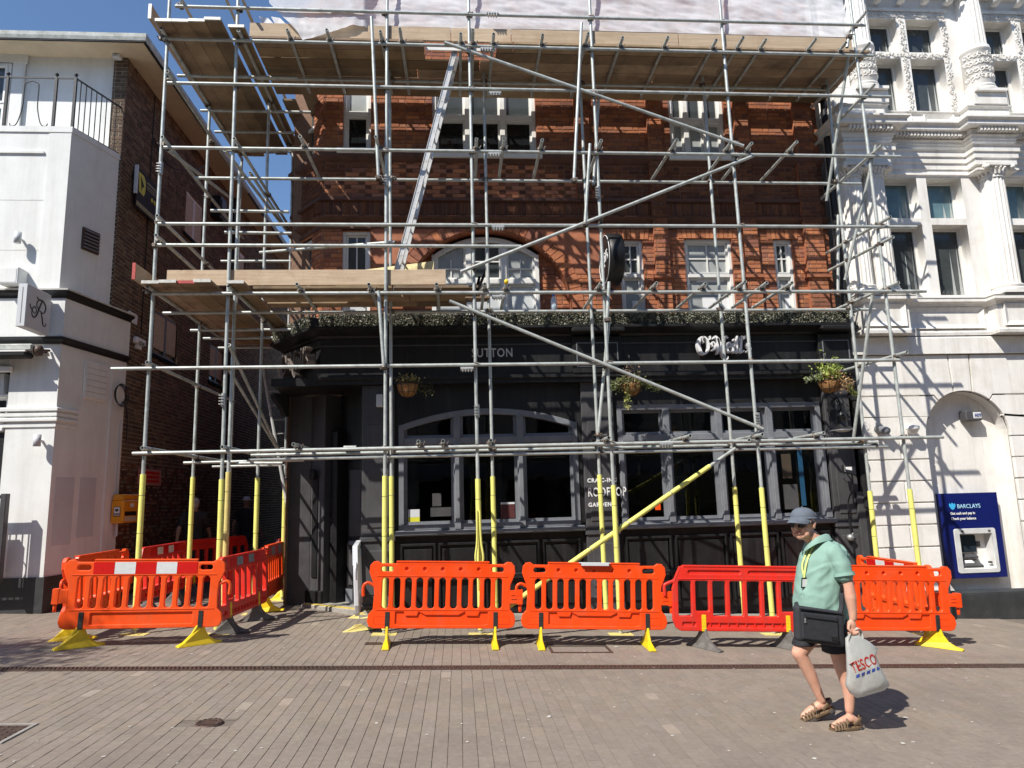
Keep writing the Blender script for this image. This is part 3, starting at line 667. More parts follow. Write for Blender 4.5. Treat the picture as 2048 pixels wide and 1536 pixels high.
# the dim bar room behind the glass
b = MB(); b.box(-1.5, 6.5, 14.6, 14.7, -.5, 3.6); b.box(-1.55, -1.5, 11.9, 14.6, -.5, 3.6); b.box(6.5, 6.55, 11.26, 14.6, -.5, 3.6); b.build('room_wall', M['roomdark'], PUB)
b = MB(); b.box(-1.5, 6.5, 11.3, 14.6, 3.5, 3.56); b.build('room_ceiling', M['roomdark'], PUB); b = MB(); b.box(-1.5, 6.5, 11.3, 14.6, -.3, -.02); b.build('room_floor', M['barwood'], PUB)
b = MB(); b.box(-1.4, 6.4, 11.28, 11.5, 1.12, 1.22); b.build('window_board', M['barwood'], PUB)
def inside(nm, label, cat, x, y, z): return thing(nm, label, cat, (x, y, z))
t = inside('bar_counter', 'dark bar counter dimly seen through the right hand pub window', 'counter', 4.2, 13.4, 0)
b = MB(); b.box(2.9, 6.2, 13.2, 13.7, 0, 1.05); b.build('front', M['barwood'], t); b = MB(); b.box(2.8, 6.3, 13.1, 13.8, 1.05, 1.12); b.build('top', M['barwood'], t)
b = MB(); b.box(2.9, 6.3, 14.3, 14.58, 1.55, 1.6); b.box(2.9, 6.3, 14.3, 14.58, 2.1, 2.15); b.build('shelf', M['barwood'], t)
for k in range(26):
    x = 2.98+.128*k+rnd.uniform(-.02, .02); z = 1.60 if k % 2 else 2.15; b = MB(); b.lathe((x, 14.42, z), [(0, 0), (.035, 0), (.035, .17), (.013, .23), (.013, .28), (0, .28)], 8); b.build('bottle', M[('amber', 'glassbay', 'greywhite', 'maroon')[k % 4]], t)
for x, y, z, lb in ((.62, 12.9, 2.83, 'dim amber pendant lamp seen through the arched pub window'), (4.0, 13.0, 2.92, 'dim amber pendant lamp seen through the upper pane of the right pub window')):
    t = inside('pendant_lamp', lb, 'lamp', x, y, z); b = MB(); b.lathe((x, y, z), [(.19, 0), (.18, .06), (.10, .14), (.02, .18)], 18); b.tube((x, y, z+.18), (x, y, 3.5), .006, 6); b.build('shade', M['coir'], t); b = MB(); b.sphere((x, y, z+.03), .035, 8); b.build('bulb', M['bulb'], t)
for x, y, lb in ((-.2, 12.4, 'dark stool table inside behind the left pane of the arched window'), (1.4, 12.5, 'dark round table inside behind the right pane of the arched window')):
    t = inside('pub_table', lb, 'table', x, y, 0); b = MB(); b.lathe((x, y, 1.02), [(0, 0), (.35, 0), (.35, .04), (0, .04)], 20); b.build('top', M['barwood'], t); b = MB(); b.tube((x, y, 0), (x, y, 1.02), .04, 8); b.lathe((x, y, 0), [(0, 0), (.25, 0), (.05, .06)], 16); b.build('pedestal', M['iron'], t)
# stall riser with recessed panels
def panel(x0_, x1_, z0_, z1_, Y, m_=None, e=.035, nm='panel'):
    b = MB(); b.sweep([(0, 0), (.0, e), (.018, e*.6), (.022, 0)], [(x0_, Y, z0_), (x1_, Y, z0_), (x1_, Y, z1_), (x0_, Y, z1_)], up=(0, -1, 0), closed=True)
    return b.build(nm, m_ or M['black'], PUB)
for x0_, x1_ in ((-.86, -.42), (-.28, .38), (.52, 1.2), (1.34, 1.84), (2.66, 3.3), (3.46, 4.2), (4.36, 5.06), (5.2, 5.92)):
    b = MB(); b.box(x0_, x1_, SY-.03, SY-.005, .12, 1.02); b.build('panel', M['black'], PUB, bev=.012)
    b = MB()
    b.box(x0_-.05, x0_-.018, SY-.055, SY-.004, .06, 1.1); b.box(x1_+.018, x1_+.05, SY-.055, SY-.004, .06, 1.1); b.box(x0_-.05, x1_+.05, SY-.057, SY-.006, 1.06, 1.10); b.build('panel_moulding', M['black'], PUB, bev=.006)
b = MB(); b.tube((-1, SY-.1, .60), (1.9, SY-.1, .60), .022, 10); b.tube((2.55, SY-.1, .56), (6.0, SY-.1, .56), .022, 10)
for x in (-.9, .5, 1.8, 2.7, 4.3, 5.9): b.tube((x, SY-.1, .58), (x, SY, .58), .012, 8)
b.build('foot_rail', M['iron'], PUB)
# pilasters of the shopfront
for x0_, x1_, nm in ((-1.50, -1.0, 'a'), (1.99, 2.51, 'b'), (6.06, 6.50, 'c')):
    b = MB(); b.box(x0_, x1_, SY-.09, SY-.003, -.5, 3.58); b.box(x0_-.03, x1_+.03, SY-.13, SY-.004, -.5, .22); b.box(x0_-.02, x1_+.02, SY-.12, SY-.004, 1.15, 1.23); b.build('pilaster', M['pilgrey'], PUB, bev=.01)
    b = MB(); b.box(x0_+.08, x1_-.08, SY-.105, SY-.088, .36, 1.02); b.box(x0_+.08, x1_-.08, SY-.105, SY-.088, 1.36, 2.95); b.build('pilaster_panel', M['pilgrey'], PUB, bev=.008)
# fascia, architrave and cornice
F1, F2, F3 = Vector((-2.98, 12.1, 0)), Vector((-2.14, 11.02, 0)), Vector((6.58, 11.02, 0))
def up(p, z): return Vector((p.x, p.y, z))
def band(nm, prof, z, m_):
    b = MB(); b.sweep(prof, [up(F1, z), up(F2, z), up(F3, z)]); return b.build(nm, m_, PUB)
band('fascia', [(-.3, 0), (0, 0), (0, .62), (-.3, .62)], 3.70, M['black'])
band('architrave', [(-.3, 0), (.03, 0), (.03, .05), (.07, .07), (.07, .12), (-.3, .12)], 3.578, M['black'])
band('cornice', [(-.3, 0), (.03, 0), (.06, .03), (.12, .05), (.20, .08), (.25, .10), (.25, .14), (-.3, .155)], 4.322, M['black'])
band('fascia_beading', [(0, 0), (.02, 0), (.02, .02), (0, .02)], 4.19, M['pilgrey'])
b = MB(); b.box(-2.9, 6.55, 11.04, 12.0, 3.575, 3.70); b.build('soffit', M['black'], PUB)
for x0_, x1_ in ((1.86, 2.66), (5.98, 6.56)):
    b = MB(); b.box(x0_, x1_, 10.93, 11.018, 3.702, 4.31); b.build('fascia_block', M['black'], PUB, bev=.01)
    b = MB(); q = [(x0_+.06, 3.80), (x1_-.06, 3.80), (x1_-.06, 4.20), (x0_+.06, 4.20)]; i_ = [(x0_+.075, 3.815), (x1_-.075, 3.815), (x1_-.075, 4.185), (x0_+.075, 4.185)]
    link('fascia_panel', plate([q, i_], .014, (0, 10.92, 0), (1, 0, 0), (0, 0, 1)), M['greypaint'], PUB)
    b = MB(); b.box(x0_-.03, x1_+.03, 10.72, 10.9, 4.335, 4.41); b.build('cornice_block', M['black'], PUB, bev=.02)
# lettering
link('lettering', text_mesh('SUTTON', .20, (.235, 11.018, 4.0), (1, 0, 0), (0, 0, 1), .008, sx=.78, space=1.12, off=.002), M['greywhite'], PUB)
def script_sign(O, U, s, parent, dep=.09, side=True):
    """flowing script name with a swash capital"""
    O, U = Vector(O), Vector(U).normalized(); V = Vector((0, 0, 1)); b = MB()
    S = lambda pts, w_=.03: stroke([(p[0]*s, p[1]*s, (p[2] if len(p) > 2 else w_)*s) for p in pts], w_*s, O, U, V, dep, b)
    S([(.30,.92,.05),(.12,.86,.10),(.02,.55,.17),(.08,.20,.16),(.24,.06,.10),(.42,.14,.08),(.52,.42,.10),(.48,.74,.09),(.34,.92,.06),(.22,.80,.04),(.30,.62,.02)])   # O
    S([(.60,.96,.09),(.63,.86,.08),(.58,.76,.03)])                                                                                  # apostrophe
    S([(.74,.42,.05),(.68,.56,.07),(.76,.66,.06),(.86,.52,.07),(.80,.28,.09),(.64,.24,.05)])                                         # swash of N
    S([(.72,.80,.05),(.90,.92,.11),(1.02,.72,.14),(1.00,.30,.13),(.92,.04,.06)])
    S([(1.02,.84,.12),(1.10,.50,.14),(1.22,.02,.13),(1.32,-.22,.08),(1.44,-.20,.05),(1.46,-.08,.03)])
    S([(1.34,.86,.05),(1.30,.60,.12),(1.26,.24,.13),(1.24,.06,.07)])
    S([(1.30,.84,.06),(1.44,.94,.07),(1.54,.84,.03)])
    S([(1.48,.34,.05),(1.62,.42,.07),(1.64,.56,.07),(1.54,.60,.08),(1.46,.36,.10),(1.52,.14,.08),(1.68,.18,.03)])                     # e
    S([(1.80,.58,.09),(1.74,.20,.10),(1.82,.12,.06),(1.90,.20,.03)]); S([(1.86,.80,.09),(1.84,.72,.09)])                             # i
    S([(2.02,.95,.08),(1.94,.22,.10),(2.02,.12,.06),(2.10,.20,.03)]); S([(2.24,.95,.08),(2.15,.22,.10),(2.22,.12,.06),(2.30,.20,.03)]) # ll
    S([(2.40,.95,.08),(2.41,.86,.07),(2.37,.78,.03)])
    S([(2.66,.54,.04),(2.54,.58,.08),(2.52,.44,.10),(2.62,.32,.11),(2.58,.16,.09),(2.42,.16,.05)])                                   # s
    return b
script_sign((3.91, 10.93, 3.955), (1, 0, 0), .328, PUB).build('lettering', [M['letter']], PUB)
cu = (F2-F1).normalized(); cn = cu.cross(Vector((0, 0, 1)))
script_sign(F1+cu*.30+cn*.06+Vector((0, 0, 3.86)), cu, .37, PUB, .12).build('lettering', M['letterside'], PUB)
for s_, sz, z in (('CRAIC-ING', .088, 1.965), ('ROOFTOP', .195, 1.745), ('GARDEN', .088, 1.585)):
    link('lettering', text_mesh(s_, sz, (2.03, SY-.105, z), (1, 0, 0), (0, 0, 1), .002, sx=(.62 if s_ == 'ROOFTOP' else .96), space=1.15, off=.003), M['letter'], PUB)
# recessed corner entrance
EB, EA = Vector((-2.48, 12.22, 0)), Vector((-1.48, 11.34, 0)); eu = (EA-EB).normalized(); en = eu.cross(Vector((0, 0, 1))); EL = (EA-EB).length
Zv = Vector((0, 0, 1))
def ebox(u0, u1, n0, n1, z0_, z1_, m_, nm, par=PUB, bev=0):
    b = MB(); b.obox(EB+eu*(u0+u1)/2+en*(n0+n1)/2+Zv*(z0_+z1_)/2, eu*(u1-u0)/2, en*(n1-n0)/2, Zv*(z1_-z0_)/2); return b.build(nm, m_, par, bev=bev)
ebox(-.1, .34, -.35, .02, -.3, 3.58, M['pilgrey'], 'entrance_pilaster', bev=.01); ebox(-.12, .36, .022, .07, -.3, .35, M['black'], 'pilaster_foot', bev=.01)
ebox(.06, .2, .021, .045, .55, 2.2, M['black'], 'pilaster_strip', bev=.008); ebox(.08, .19, .047, .14, 2.15, 2.32, M['black'], 'bracket', bev=.02)
ebox(.36, .52, -.45, -.1, -.2, 2.95, M['black'], 'door_frame', bev=.01); ebox(EL-.12, EL+.02, -.6, .0, -.2, 3.58, M['black'], 'door_frame', bev=.01)
ebox(.36, EL, -.5, -.3, 2.45, 3.58, M['black'], 'transom_panel')
dl = ebox(.54, 1.08, -.36, -.31, .12, 2.44, M['black'], 'door', bev=.006)
for a, c, z0_, z1_ in ((.60, 1.02, .42, .98), (.60, 1.02, 1.2, 2.3)): ebox(a, c, -.309, -.292, z0_, z1_, M['pilgrey'], 'door_panel', dl, bev=.012)
ebox(.60, 1.02, -.309, -.285, 1.06, 1.13, M['greypaint'], 'letter_plate', dl, bev=.01); ebox(.54, 1.08, -.308, -.29, .14, .36, M['greypaint'], 'kick_plate', dl)
d2 = MB(); d2.obox(EB+eu*1.56+en*-.62+Zv*1.28, (-.04*eu-en*.0)*.5, en*.34, Zv*1.16); d2 = d2.build('door', M['black'], PUB, bev=.006)
ebox(1.44, 1.47, -.8, -.45, 1.30, 1.72, M['refred'], 'door_notice', d2); ebox(.36, EL, -1.2, -1.15, -.2, 3.4, M['maroon'], 'lobby_wall')
b = MB(); b.obox(EB+eu*.95+en*-.05+Zv*.10, eu*.9, en*.26, Zv*.05); b.build('step', M['concrete'], PUB, bev=.01)
b = MB(); b.obox(EB+eu*.95+en*.15+Zv*.153, eu*.88, en*.05, Zv*.003); b.build('step_line', M['yline'], PUB)
b = MB(); b.box(-2.90, -2.50, 12.2, 13.4, -.5, 3.58); b.build('side_return', M['pilgrey'], PUB)
for s_ in range(1):   # scrolled console under the corner of the fascia
    b = MB(); O = up(F1, 3.3)+cu*(.12+s_*1.05)
    b.prism([(0, .28), (0, -.1), (.05, -.1), (.1, .0), (.2, .14), (.26, .22), (.26, .28)], O, cn, Zv, cu, .16); b.build('console', M['black'], PUB)
# kerb strip of pale stone at the foot of the wall
b = MB(); b.obox((2.6, 11.0, gz(2.6)+.02), (4.1, 0, 4.1*SL), (0, .1, 0), (0, 0, .03)); b.build('kerb_strip', M['concrete'], PUB)
# black downpipe in the slot between pub and bank
t = thing('drainpipe', 'black rainwater pipe in the slot between pub and white bank', 'drainpipe', (6.58, 11.05, 0))
b = MB(); b.tube((6.58, 11.05, -.3), (6.58, 11.05, 10.5), .055, 12)
for z in (1.45, 3.2, 5.1, 6.9, 8.8): b.tube((6.58, 11.05, z), (6.58, 11.05, z+.14), .075, 12)
b.build('pipe', M['black'], t); b = MB()
for z in (1.5, 3.27, 5.17, 6.97): b.box(6.48, 6.68, 11.06, 11.14, z-.03, z+.03)
b.build('bracket', M['iron'], t)
b = MB(); b.box(6.42, 6.66, 11.02, 11.10, -.4, 1.7); b.build('pipe_casing', M['pilgrey'], t, bev=.01)
# ================= things on the pub =================
def leaves(b, n, fn, size, cols, up=.2):
    for _ in range(n):
        p = Vector(fn()); s = size*rnd.uniform(.6, 1.3)
        d = Vector((rnd.gauss(0, 1), rnd.gauss(0, 1)-.4, rnd.gauss(0, 1)+up)).normalized(); e = d.orthogonal().normalized(); e = (e*cos(rnd.random()*6)+d.cross(e)*sin(rnd.random()*6)); f = d.cross(e)
        c = rnd.choice(cols); k = rnd.uniform(.7, 1.25); c = tuple(x*k for x in c)
        b.add([p-e*s*.5, p+f*s*.28+d*s*.1, p+e*s*.5, p-f*s*.28+d*s*.1], [(0, 1, 2, 3)], 0, c)
hd = thing('artificial_hedge', 'dusty artificial box hedge lying along the top of the black cornice', 'hedge', (2, 10.9, 4.48))
b = MB(); segs = [(Vector((-2.14, 11.02, 0)), Vector((6.58, 11.02, 0))), (Vector((-2.98, 12.1, 0)), Vector((-2.14, 11.02, 0)))]
for a, c in segs:
    d = (c-a); L_ = d.length; d.normalize(); n_ = d.cross(Vector((0, 0, 1)))
    def fn(a=a, d=d, L_=L_, n_=n_):
        u = rnd.random()*L_; t = rnd.random()
        lump = .022*noise.noise(Vector((u*5, a.x, 0)))
        if t < .72: o, z = .20+lump+rnd.gauss(0, .012), 4.465+rnd.random()*.215
        else: o, z = rnd.uniform(-.12, .20), 4.68+lump+rnd.gauss(0, .012)
        return a+d*u+n_*o+Vector((0, 0, z))
    leaves(b, int(L_*2300), fn, .030, [(1.3, 1.25, 1.15), (.8, .85, .6), (1.9, 1.85, 1.75), (.45, .5, .3), (2.6, 2.5, 2.4)])
b.build('foliage', M['leaf'], hd, kind='stuff')
b = MB()
for a, c in segs:
    d = (c-a).normalized(); n_ = d.cross(Vector((0, 0, 1))); m_ = (a+c)/2
    b.obox(m_+n_*.03+Vector((0, 0, 4.57)), d*((c-a).length/2-.01), n_*.14, (0, 0, .085))
b.build('backing', M['rubber'], hd)
def basket(px, py, Y, label, lush, z_off=0):
    c = P(px, py, Y); t = thing('hanging_basket', label, 'hanging basket', c, group='hanging baskets along the pub front')
    b = MB(); b.lathe(c, [(.01, -.175), (.08, -.16), (.13, -.105), (.16, -.02), (.165, .025), (.15, .025), (.14, .0)], 18); b.build('coir_bowl', M['coir'], t)
    b = MB()
    for k in range(9):
        a = 2*pi*k/9; b.path([c+Vector((cos(a)*r*1.02, sin(a)*r*1.02, z)) for r, z in ((.03, -.175), (.085, -.16), (.135, -.105), (.165, -.02), (.17, .025))], .004, 5)
    for r, z in ((.137, -.105), (.172, .025)): b.path([c+Vector((cos(2*pi*k/18)*r, sin(2*pi*k/18)*r, z)) for k in range(19)], .004, 5)
    b.build('wire_frame', M['iron'], t)
    hook = c+Vector((0, .02, .42))
    b = MB()
    for k in range(3): a = 2*pi*k/3+.5; b.tube(c+Vector((cos(a)*.165, sin(a)*.165, .03)), hook, .003, 5)
    b.build('chain', M['iron'], t)
    b = MB(); w_ = Vector((c.x, 11.0, hook.z)); b.path([hook, hook+Vector((0, 0, .05)), hook+Vector((0, .06, .09)), w_+Vector((0, -.1, .06)), w_], .009, 6); b.path([w_+Vector((0, 0, -.22)), w_+Vector((0, -.10, -.04)), hook+Vector((0, .08, .08))], .007, 6)
    b.path([w_+Vector((0, -.03, -.05))+Vector((0, .05*cos(q*.5)*(1-q/14), .05*sin(q*.5)*(1-q/14))) for q in range(14)], .005, 5); b.build('bracket', M['iron'], t)
    b = MB()
    if lush == 0:
        leaves(b, 190, lambda: c+Vector((rnd.gauss(.03, .09), rnd.gauss(-.03, .09), .05+abs(rnd.gauss(0, .06)))), .045, [(.40, .34, .10), (.30, .22, .09), (.22, .20, .06), (.45, .40, .2)])
        leaves(b, 90, lambda: c+Vector((rnd.uniform(.12, .40), rnd.gauss(-.04, .05), .02-rnd.random()*.2)), .035, [(.09, .10, .03), (.14, .13, .05)])
    elif lush == 1:
        leaves(b, 300, lambda: c+Vector((rnd.gauss(.0, .11), rnd.gauss(-.06, .1), .05+rnd.gauss(0, .07))), .045, [(.22, .24, .08), (.15, .18, .06), (.40, .29, .18), (.34, .28, .12)])
        leaves(b, 260, lambda: (lambda u: c+Vector((-.12-u*.22+rnd.gauss(0, .03), -.08+rnd.gauss(0, .05), .05-u*.1+rnd.gauss(0, .05))))(rnd.random()), .045, [(.13, .17, .06), (.2, .23, .09), (.26, .27, .13)])
        leaves(b, 150, lambda: (lambda u: c+Vector((-.10-u*.03+rnd.gauss(0, .025), -.17+rnd.gauss(0, .03), -.05-u*.36)))(rnd.random()), .04, [(.24, .30, .08), (.40, .38, .12)])
        leaves(b, 190, lambda: (lambda u: c+Vector((.12+u*.3+rnd.gauss(0, .03), -.06+rnd.gauss(0, .04), .06-u*.12+rnd.gauss(0, .03))))(rnd.random()), .04, [(.18, .25, .07), (.25, .3, .1)])
        leaves(b, 60, lambda: c+Vector((-.02+rnd.gauss(0, .05), -.05, .16+rnd.random()*.16)), .035, [(.55, .38, .3), (.45, .28, .22)])
    else:
        leaves(b, 460, lambda: c+Vector((rnd.gauss(-.0, .10), rnd.gauss(-.05, .08), .18+rnd.gauss(0, .09))), .05, [(.42, .50, .08), (.30, .40, .07), (.55, .58, .18), (.22, .3, .06)])
        leaves(b, 420, lambda: c+Vector((rnd.gauss(.19, .07), rnd.gauss(-.08, .07), -.03+rnd.gauss(0, .07))), .032, [(.62, .40, .2), (.5, .34, .16), (.7, .5, .28), (.35, .22, .1)])
        leaves(b, 160, lambda: c+Vector((rnd.gauss(.03, .08), rnd.gauss(-.1, .05), .03+rnd.gauss(0, .06))), .045, [(.30, .10, .05), (.22, .08, .04), (.26, .2, .07)])
        leaves(b, 170, lambda: (lambda u: c+Vector((-.15-u*.25, -.05+rnd.gauss(0, .04), .09-u*.03+rnd.gauss(0, .03))))(rnd.random()), .04, [(.25, .3, .12), (.3, .33, .2)])
        leaves(b, 130, lambda: (lambda u: c+Vector((.26+u*.16, -.06+rnd.gauss(0, .03), -.08-u*.16+rnd.gauss(0, .02))))(rnd.random()), .035, [(.3, .4, .08), (.4, .45, .15)])
    b.build('foliage', M['plantleaf'], t, kind='stuff')
basket(815, 772, 10.62, 'withered hanging basket in the shade beside the second scaffold bay', 0)
basket(1262, 770, 10.62, 'straggly green hanging basket trailing from the middle bracket', 1)
basket(1658, 765, 10.62, 'sunlit yellow and pink hanging basket at the right end of the pub', 2)

# round hanging sign, edge on
c = P(1224, 520, 10.62); t = thing('round_pub_sign', 'round black drum sign hung edge-on in front of the red brick', 'sign', c)
b = MB(); b.lathe(c-Vector((.12, 0, 0)), [(.0, 0), (.40, 0), (.42, .02), (.42, .22), (.40, .24), (0, .24)], 40, ax=(1, 0, 0)); b.build('drum', M['black'], t)
b = MB(); b.path([c+Vector((-.124, cos(2*pi*k/40)*.385, sin(2*pi*k/40)*.385)) for k in range(41)], .006, 6, cap=False); b.build('rim_line', M['letter'], t)
sg = script_sign(c+Vector((-.122, .27, -.08)), (0, -1, 0), .2, t, .01); sg.build('lettering', M['letter'], t)
b = MB(); b.box(c.x-.03, c.x+.03, c.y+.40, 11.2, c.z-.03, c.z+.03); b.box(c.x-.05, c.x+.05, 11.16, 11.2, c.z-.32, c.z+.2); b.box(c.x-.03, c.x+.03, c.y+.2, 11.18, c.z-.44, c.z-.40); b.build('bracket', M['iron'], t)

# bell-shaped wall lamp at the right end
c = P(1686, 862, 10.75); t = thing('wall_lamp', 'large black bell-shaped lamp on the right end of the pub front', 'lamp', c)
b = MB(); b.lathe(c, [(.19, 0), (.185, .02), (.12, .06), (.075, .09), (.075, .20), (.09, .21), (.05, .27), (.02, .36), (.0, .38)], 24); b.build('shade', M['black'], t)
b = MB(); b.lathe(c, [(.19, .0), (.195, .008), (.19, .016)], 24); b.build('rim', M['greypaint'], t)
b = MB(); b.lathe(c, [(.0, -.02), (.08, -.01), (.12, .01)], 16); b.build('bulb_glass', M['glow'], t)
b = MB(); b.path(smoothpts([c+Vector((0, 0, .37)), c+Vector((0, .02, .48)), c+Vector((.02, .14, .56)), c+Vector((.02, .3, .5))]), .014, 8); b.path(smoothpts([c+Vector((0, .1, .52)), c+Vector((-.12, .12, .62)), c+Vector((-.05, .14, .78)), c+Vector((.02, .28, .72))]), .01, 6); b.path(smoothpts([c+Vector((0, .1, .5)), c+Vector((.1, .12, .44)), c+Vector((.06, .2, .34)), c+Vector((.02, .3, .36))]), .01, 6); b.box(c.x-.03, c.x+.07, 11.05, 11.1, c.z+.2, c.z+.9); b.build('bracket', M['iron'], t)
c = P(1194, 872, 10.9); t = thing('wall_lamp', 'small black spotlight on the charcoal pilaster between the shop windows', 'lamp', c)
b = MB(); b.tube(c, c+Vector((.16, -.12, -.02)), .05, 12, .06); b.tube(c+Vector((.0, .0, .0)), c+Vector((-.02, .15, .02)), .018, 8); b.build('shade', M['black'], t); b = MB(); b.box(c.x-.06, c.x+.03, 11.04, 11.07, c.z-.05, c.z+.1); b.build('bracket', M['iron'], t)
c = P(1697, 940, 10.86); t = thing('floodlight', 'white-lidded floodlight with dangling wires above the grey drainpipe casing', 'floodlight', c)
b = MB(); b.obox(c, (.09, 0, -.02), (0, .05, .0), (.01, .02, .06)); b.build('housing', M['black'], t, bev=.01); b = MB(); b.obox(c+Vector((-.02, -.045, .02)), (.05, 0, 0), (0, .006, .0), (0, 0, .028)); b.build('lens', M['letter'], t)
b = MB(); b.tube(c+Vector((0, .02, .05)), c+Vector((.02, .22, .08)), .014, 8); b.path(smoothpts([c+Vector((.05, 0, -.05)), c+Vector((.08, .08, -.3)), c+Vector((.02, .16, -.6)), c+Vector((.06, .18, -1.5))]), .012, 6); b.path(smoothpts([c+Vector((-.06, 0, -.04)), c+Vector((-.12, -.04, -.12)), c+Vector((-.06, 0, -.18)), c+Vector((.0, .1, -.2))]), .006, 5)
b.build('cable', M['iron'], t)
c = Vector((6.02, 11.04, 1.0)); t = thing('outside_tap', 'small pale tap fitting low on the charcoal end pilaster', 'tap', c)
b = MB(); b.lathe(c+Vector((.22, 0, -.02)), [(.0, -.06), (.05, -.05), (.055, 0), (.03, .02)], 14, ax=(0, 1, 0)); b.tube(c+Vector((.22, 0, -.02)), c+Vector((.27, -.02, .05)), .012, 8); b.build('body', M['zinc'], t)
c = Vector((-1.22, 11.02, 3.32)); t = thing('junction_box', 'small pale grey box on the dark wall behind the second bay', 'box', c)
b = MB(); b.box(c.x-.05, c.x+.05, 10.98, 11.06, c.z-.1, c.z+.1); b.build('casing', M['greywhite'], t, bev=.01); b = MB(); b.box(c.x-.035, c.x+.035, 10.975, 10.985, c.z-.06, c.z+.06); b.build('lid', M['greywhite'], t)

# ================= bottle on the hedge =================
c = P(1109, 640, 10.86); c.z = 4.70
t = thing('water_bottle', 'clear plastic water bottle with blue cap standing on the hedge', 'bottle', c)
b = MB(); b.lathe(c, [(.0, 0), (.05, 0), (.052, .1), (.046, .12), (.05, .15), (.048, .2), (.02, .25), (.018, .26)], 16); b.build('bottle', M['clear'], t)
b = MB(); b.lathe(c, [(.021, .255), (.021, .285), (0, .287)], 12); b.build('cap', M['bluecap'], t)
# ================= scaffold =================
SCF = thing('scaffold', 'galvanised tube scaffold with board decks wrapped round the front of the pub', 'scaffold', (1, 10, 0))
TR = .0245; FY, RY = 9.65, 10.40
LEV = [2.47, 3.61, 4.65, 5.66, 6.80, 7.80, 8.50, 9.03]
STEEL = M['steel']
def tb(nm, p, q, label=None, hollow=False, r=TR, par=None):
    b = MB(); b.tube(p, q, r, 12, hollow=hollow); o = b.build(nm, STEEL, par or SCF)
    if label: o['label'] = label
    return o
# fittings share meshes
b = MB(); b.lathe((0, 0, -.03), [(.026, 0), (.038, 0), (.038, .06), (.026, .06)], 10); b.box(.018, .06, -.022, .022, -.024, .024); b.tube((.03, -.045, .012), (.075, .05, .012), .008, 6); b.tube((-.05, .0, 0), (-.02, .04, 0), .008, 6); b.box(-.02, .02, .03, .055, -.026, .026)
CPL = b.mesh('coupler'); CPL.materials.append(M['rustfit'])
b = MB(); b.tube((-.09, 0, 0), (.09, 0, 0), .031, 10)
for s in (-.06, -.02, .02, .06): b.box(s-.008, s+.008, -.045, .045, -.034, -.018); b.tube((s, -.04, -.05), (s, -.04, .0), .006, 6)
SLV = b.mesh('sleeve_coupler'); SLV.materials.append(M['zinc'])
NC = [0]
def coupler(p, me=None, rot=None, name='coupler'):
    NC[0] += 1
    o = bpy.data.objects.new(name, me or CPL); COL.objects.link(o); setp(o, SCF)
    o.matrix_basis = Matrix.Translation(Vector(p)) @ (rot or Matrix.Rotation(rnd.choice((0, pi/2, pi, -pi/2))+rnd.uniform(-.2, .2), 4, 'Z'))
def standard(x, y, z1, z0=None, foam=(.0, 2.0), lean=(0, 0), foamgap=1.45, plate_=True, old=False, label=None):
    g_ = gz(x); z0 = g_+.02 if z0 is None else z0
    top = Vector((x+lean[0], y+lean[1], z1)); bot = Vector((x, y, z0)); o = tb('standard', bot, top, label)
    if foam:
        fm = M['foamold'] if old else M['foam']; b = MB(); L_ = foam[1]
        def at(z): return bot+(top-bot)*((g_+z-z0)/(z1-z0))
        cuts = [max(.06, foam[0]), .38+rnd.uniform(-.1, .1), L_*.62+rnd.uniform(-.1, .1), L_-.28, L_]; cuts = sorted(c for c in cuts if c <= L_)
        for a, c in zip(cuts[:-1], cuts[1:]): b.tube(at(a+.004), at(c-.004), .0355+rnd.uniform(-.001, .002), 14)
        b.build('foam_sleeve', fm, o)
    if plate_:
        b = MB(); b.box(x-.075, x+.075, y-.075, y+.075, g_+.0, g_+.012); b.tube((x, y, g_), (x, y, g_+.08), .021, 10); b.obox((x, y, g_-.0), (.16, 0, .16*SL), (0, .09, 0), (0, 0, .008)); b.build('base_plate', M['foamold'], o)
    return o
FX = [-4.15, -3.13, -1.0, .26, 2.13, 4.24, 6.42]
tops = [10.3]*7
for i, x in enumerate(FX): standard(x, FY, 10.4, foam=(0, [2.03, 1.98, 2.06, 2.04, 1.98, 1.98, 1.99][i]), lean=([-.01, -.05, .03, 0, .01, -.02, -.05][i], 0))
for i, x in enumerate((-.97, .50, 2.10, 4.15, 6.26)): standard(x, RY, [9.3, 8.6, 8.7, 8.9, 9.0][i], foam=(0, [2.08, 2.10, 2.15, 2.0, 1.97][i]), lean=([-.04, 0, -.02, 0, .04][i], 0))
standard(-3.28, 10.35, 6.9, foam=(0, 2.1), old=True)
standard(-4.15, 11.4, 8.5, foam=(0, 2.05)); standard(-3.12, 11.25, 8.5, foam=(0, 2.05)); standard(-3.05, 12.7, 8.5, foam=(0, 2.0)); standard(-4.15, 13.2, 8.5, foam=None, plate_=True)
# ledgers along the front
for z, xa, xb in zip(LEV, (-4.28, -4.62, -4.14, -4.12, -4.10, -4.10, -4.2, -4.05), (6.98, 6.46, 7.0, 6.98, 6.86, 6.82, 6.62, 6.55)):
    b = MB(); b.tube((xa, FY-.05, z), (xb, FY-.05, z-.02), TR, 12, hollow=True); b.build('ledger', STEEL, SCF)
    for x in FX:
        if xa < x < xb: coupler((x, FY-.012, z))
for z, xa, xb in ((5.35, -4.12, .95), (2.40, -3.0, 6.6)):
    b = MB(); b.tube((xa, FY-.05 if z > 4 else RY-.05, z), (xb, FY-.05 if z > 4 else RY-.05, z-.02), TR, 12, hollow=True); b.build('ledger', STEEL, SCF)
    for x in FX[:4] if z > 4 else FX[2:]: coupler((x, FY-.012 if z > 4 else RY-.02, z))
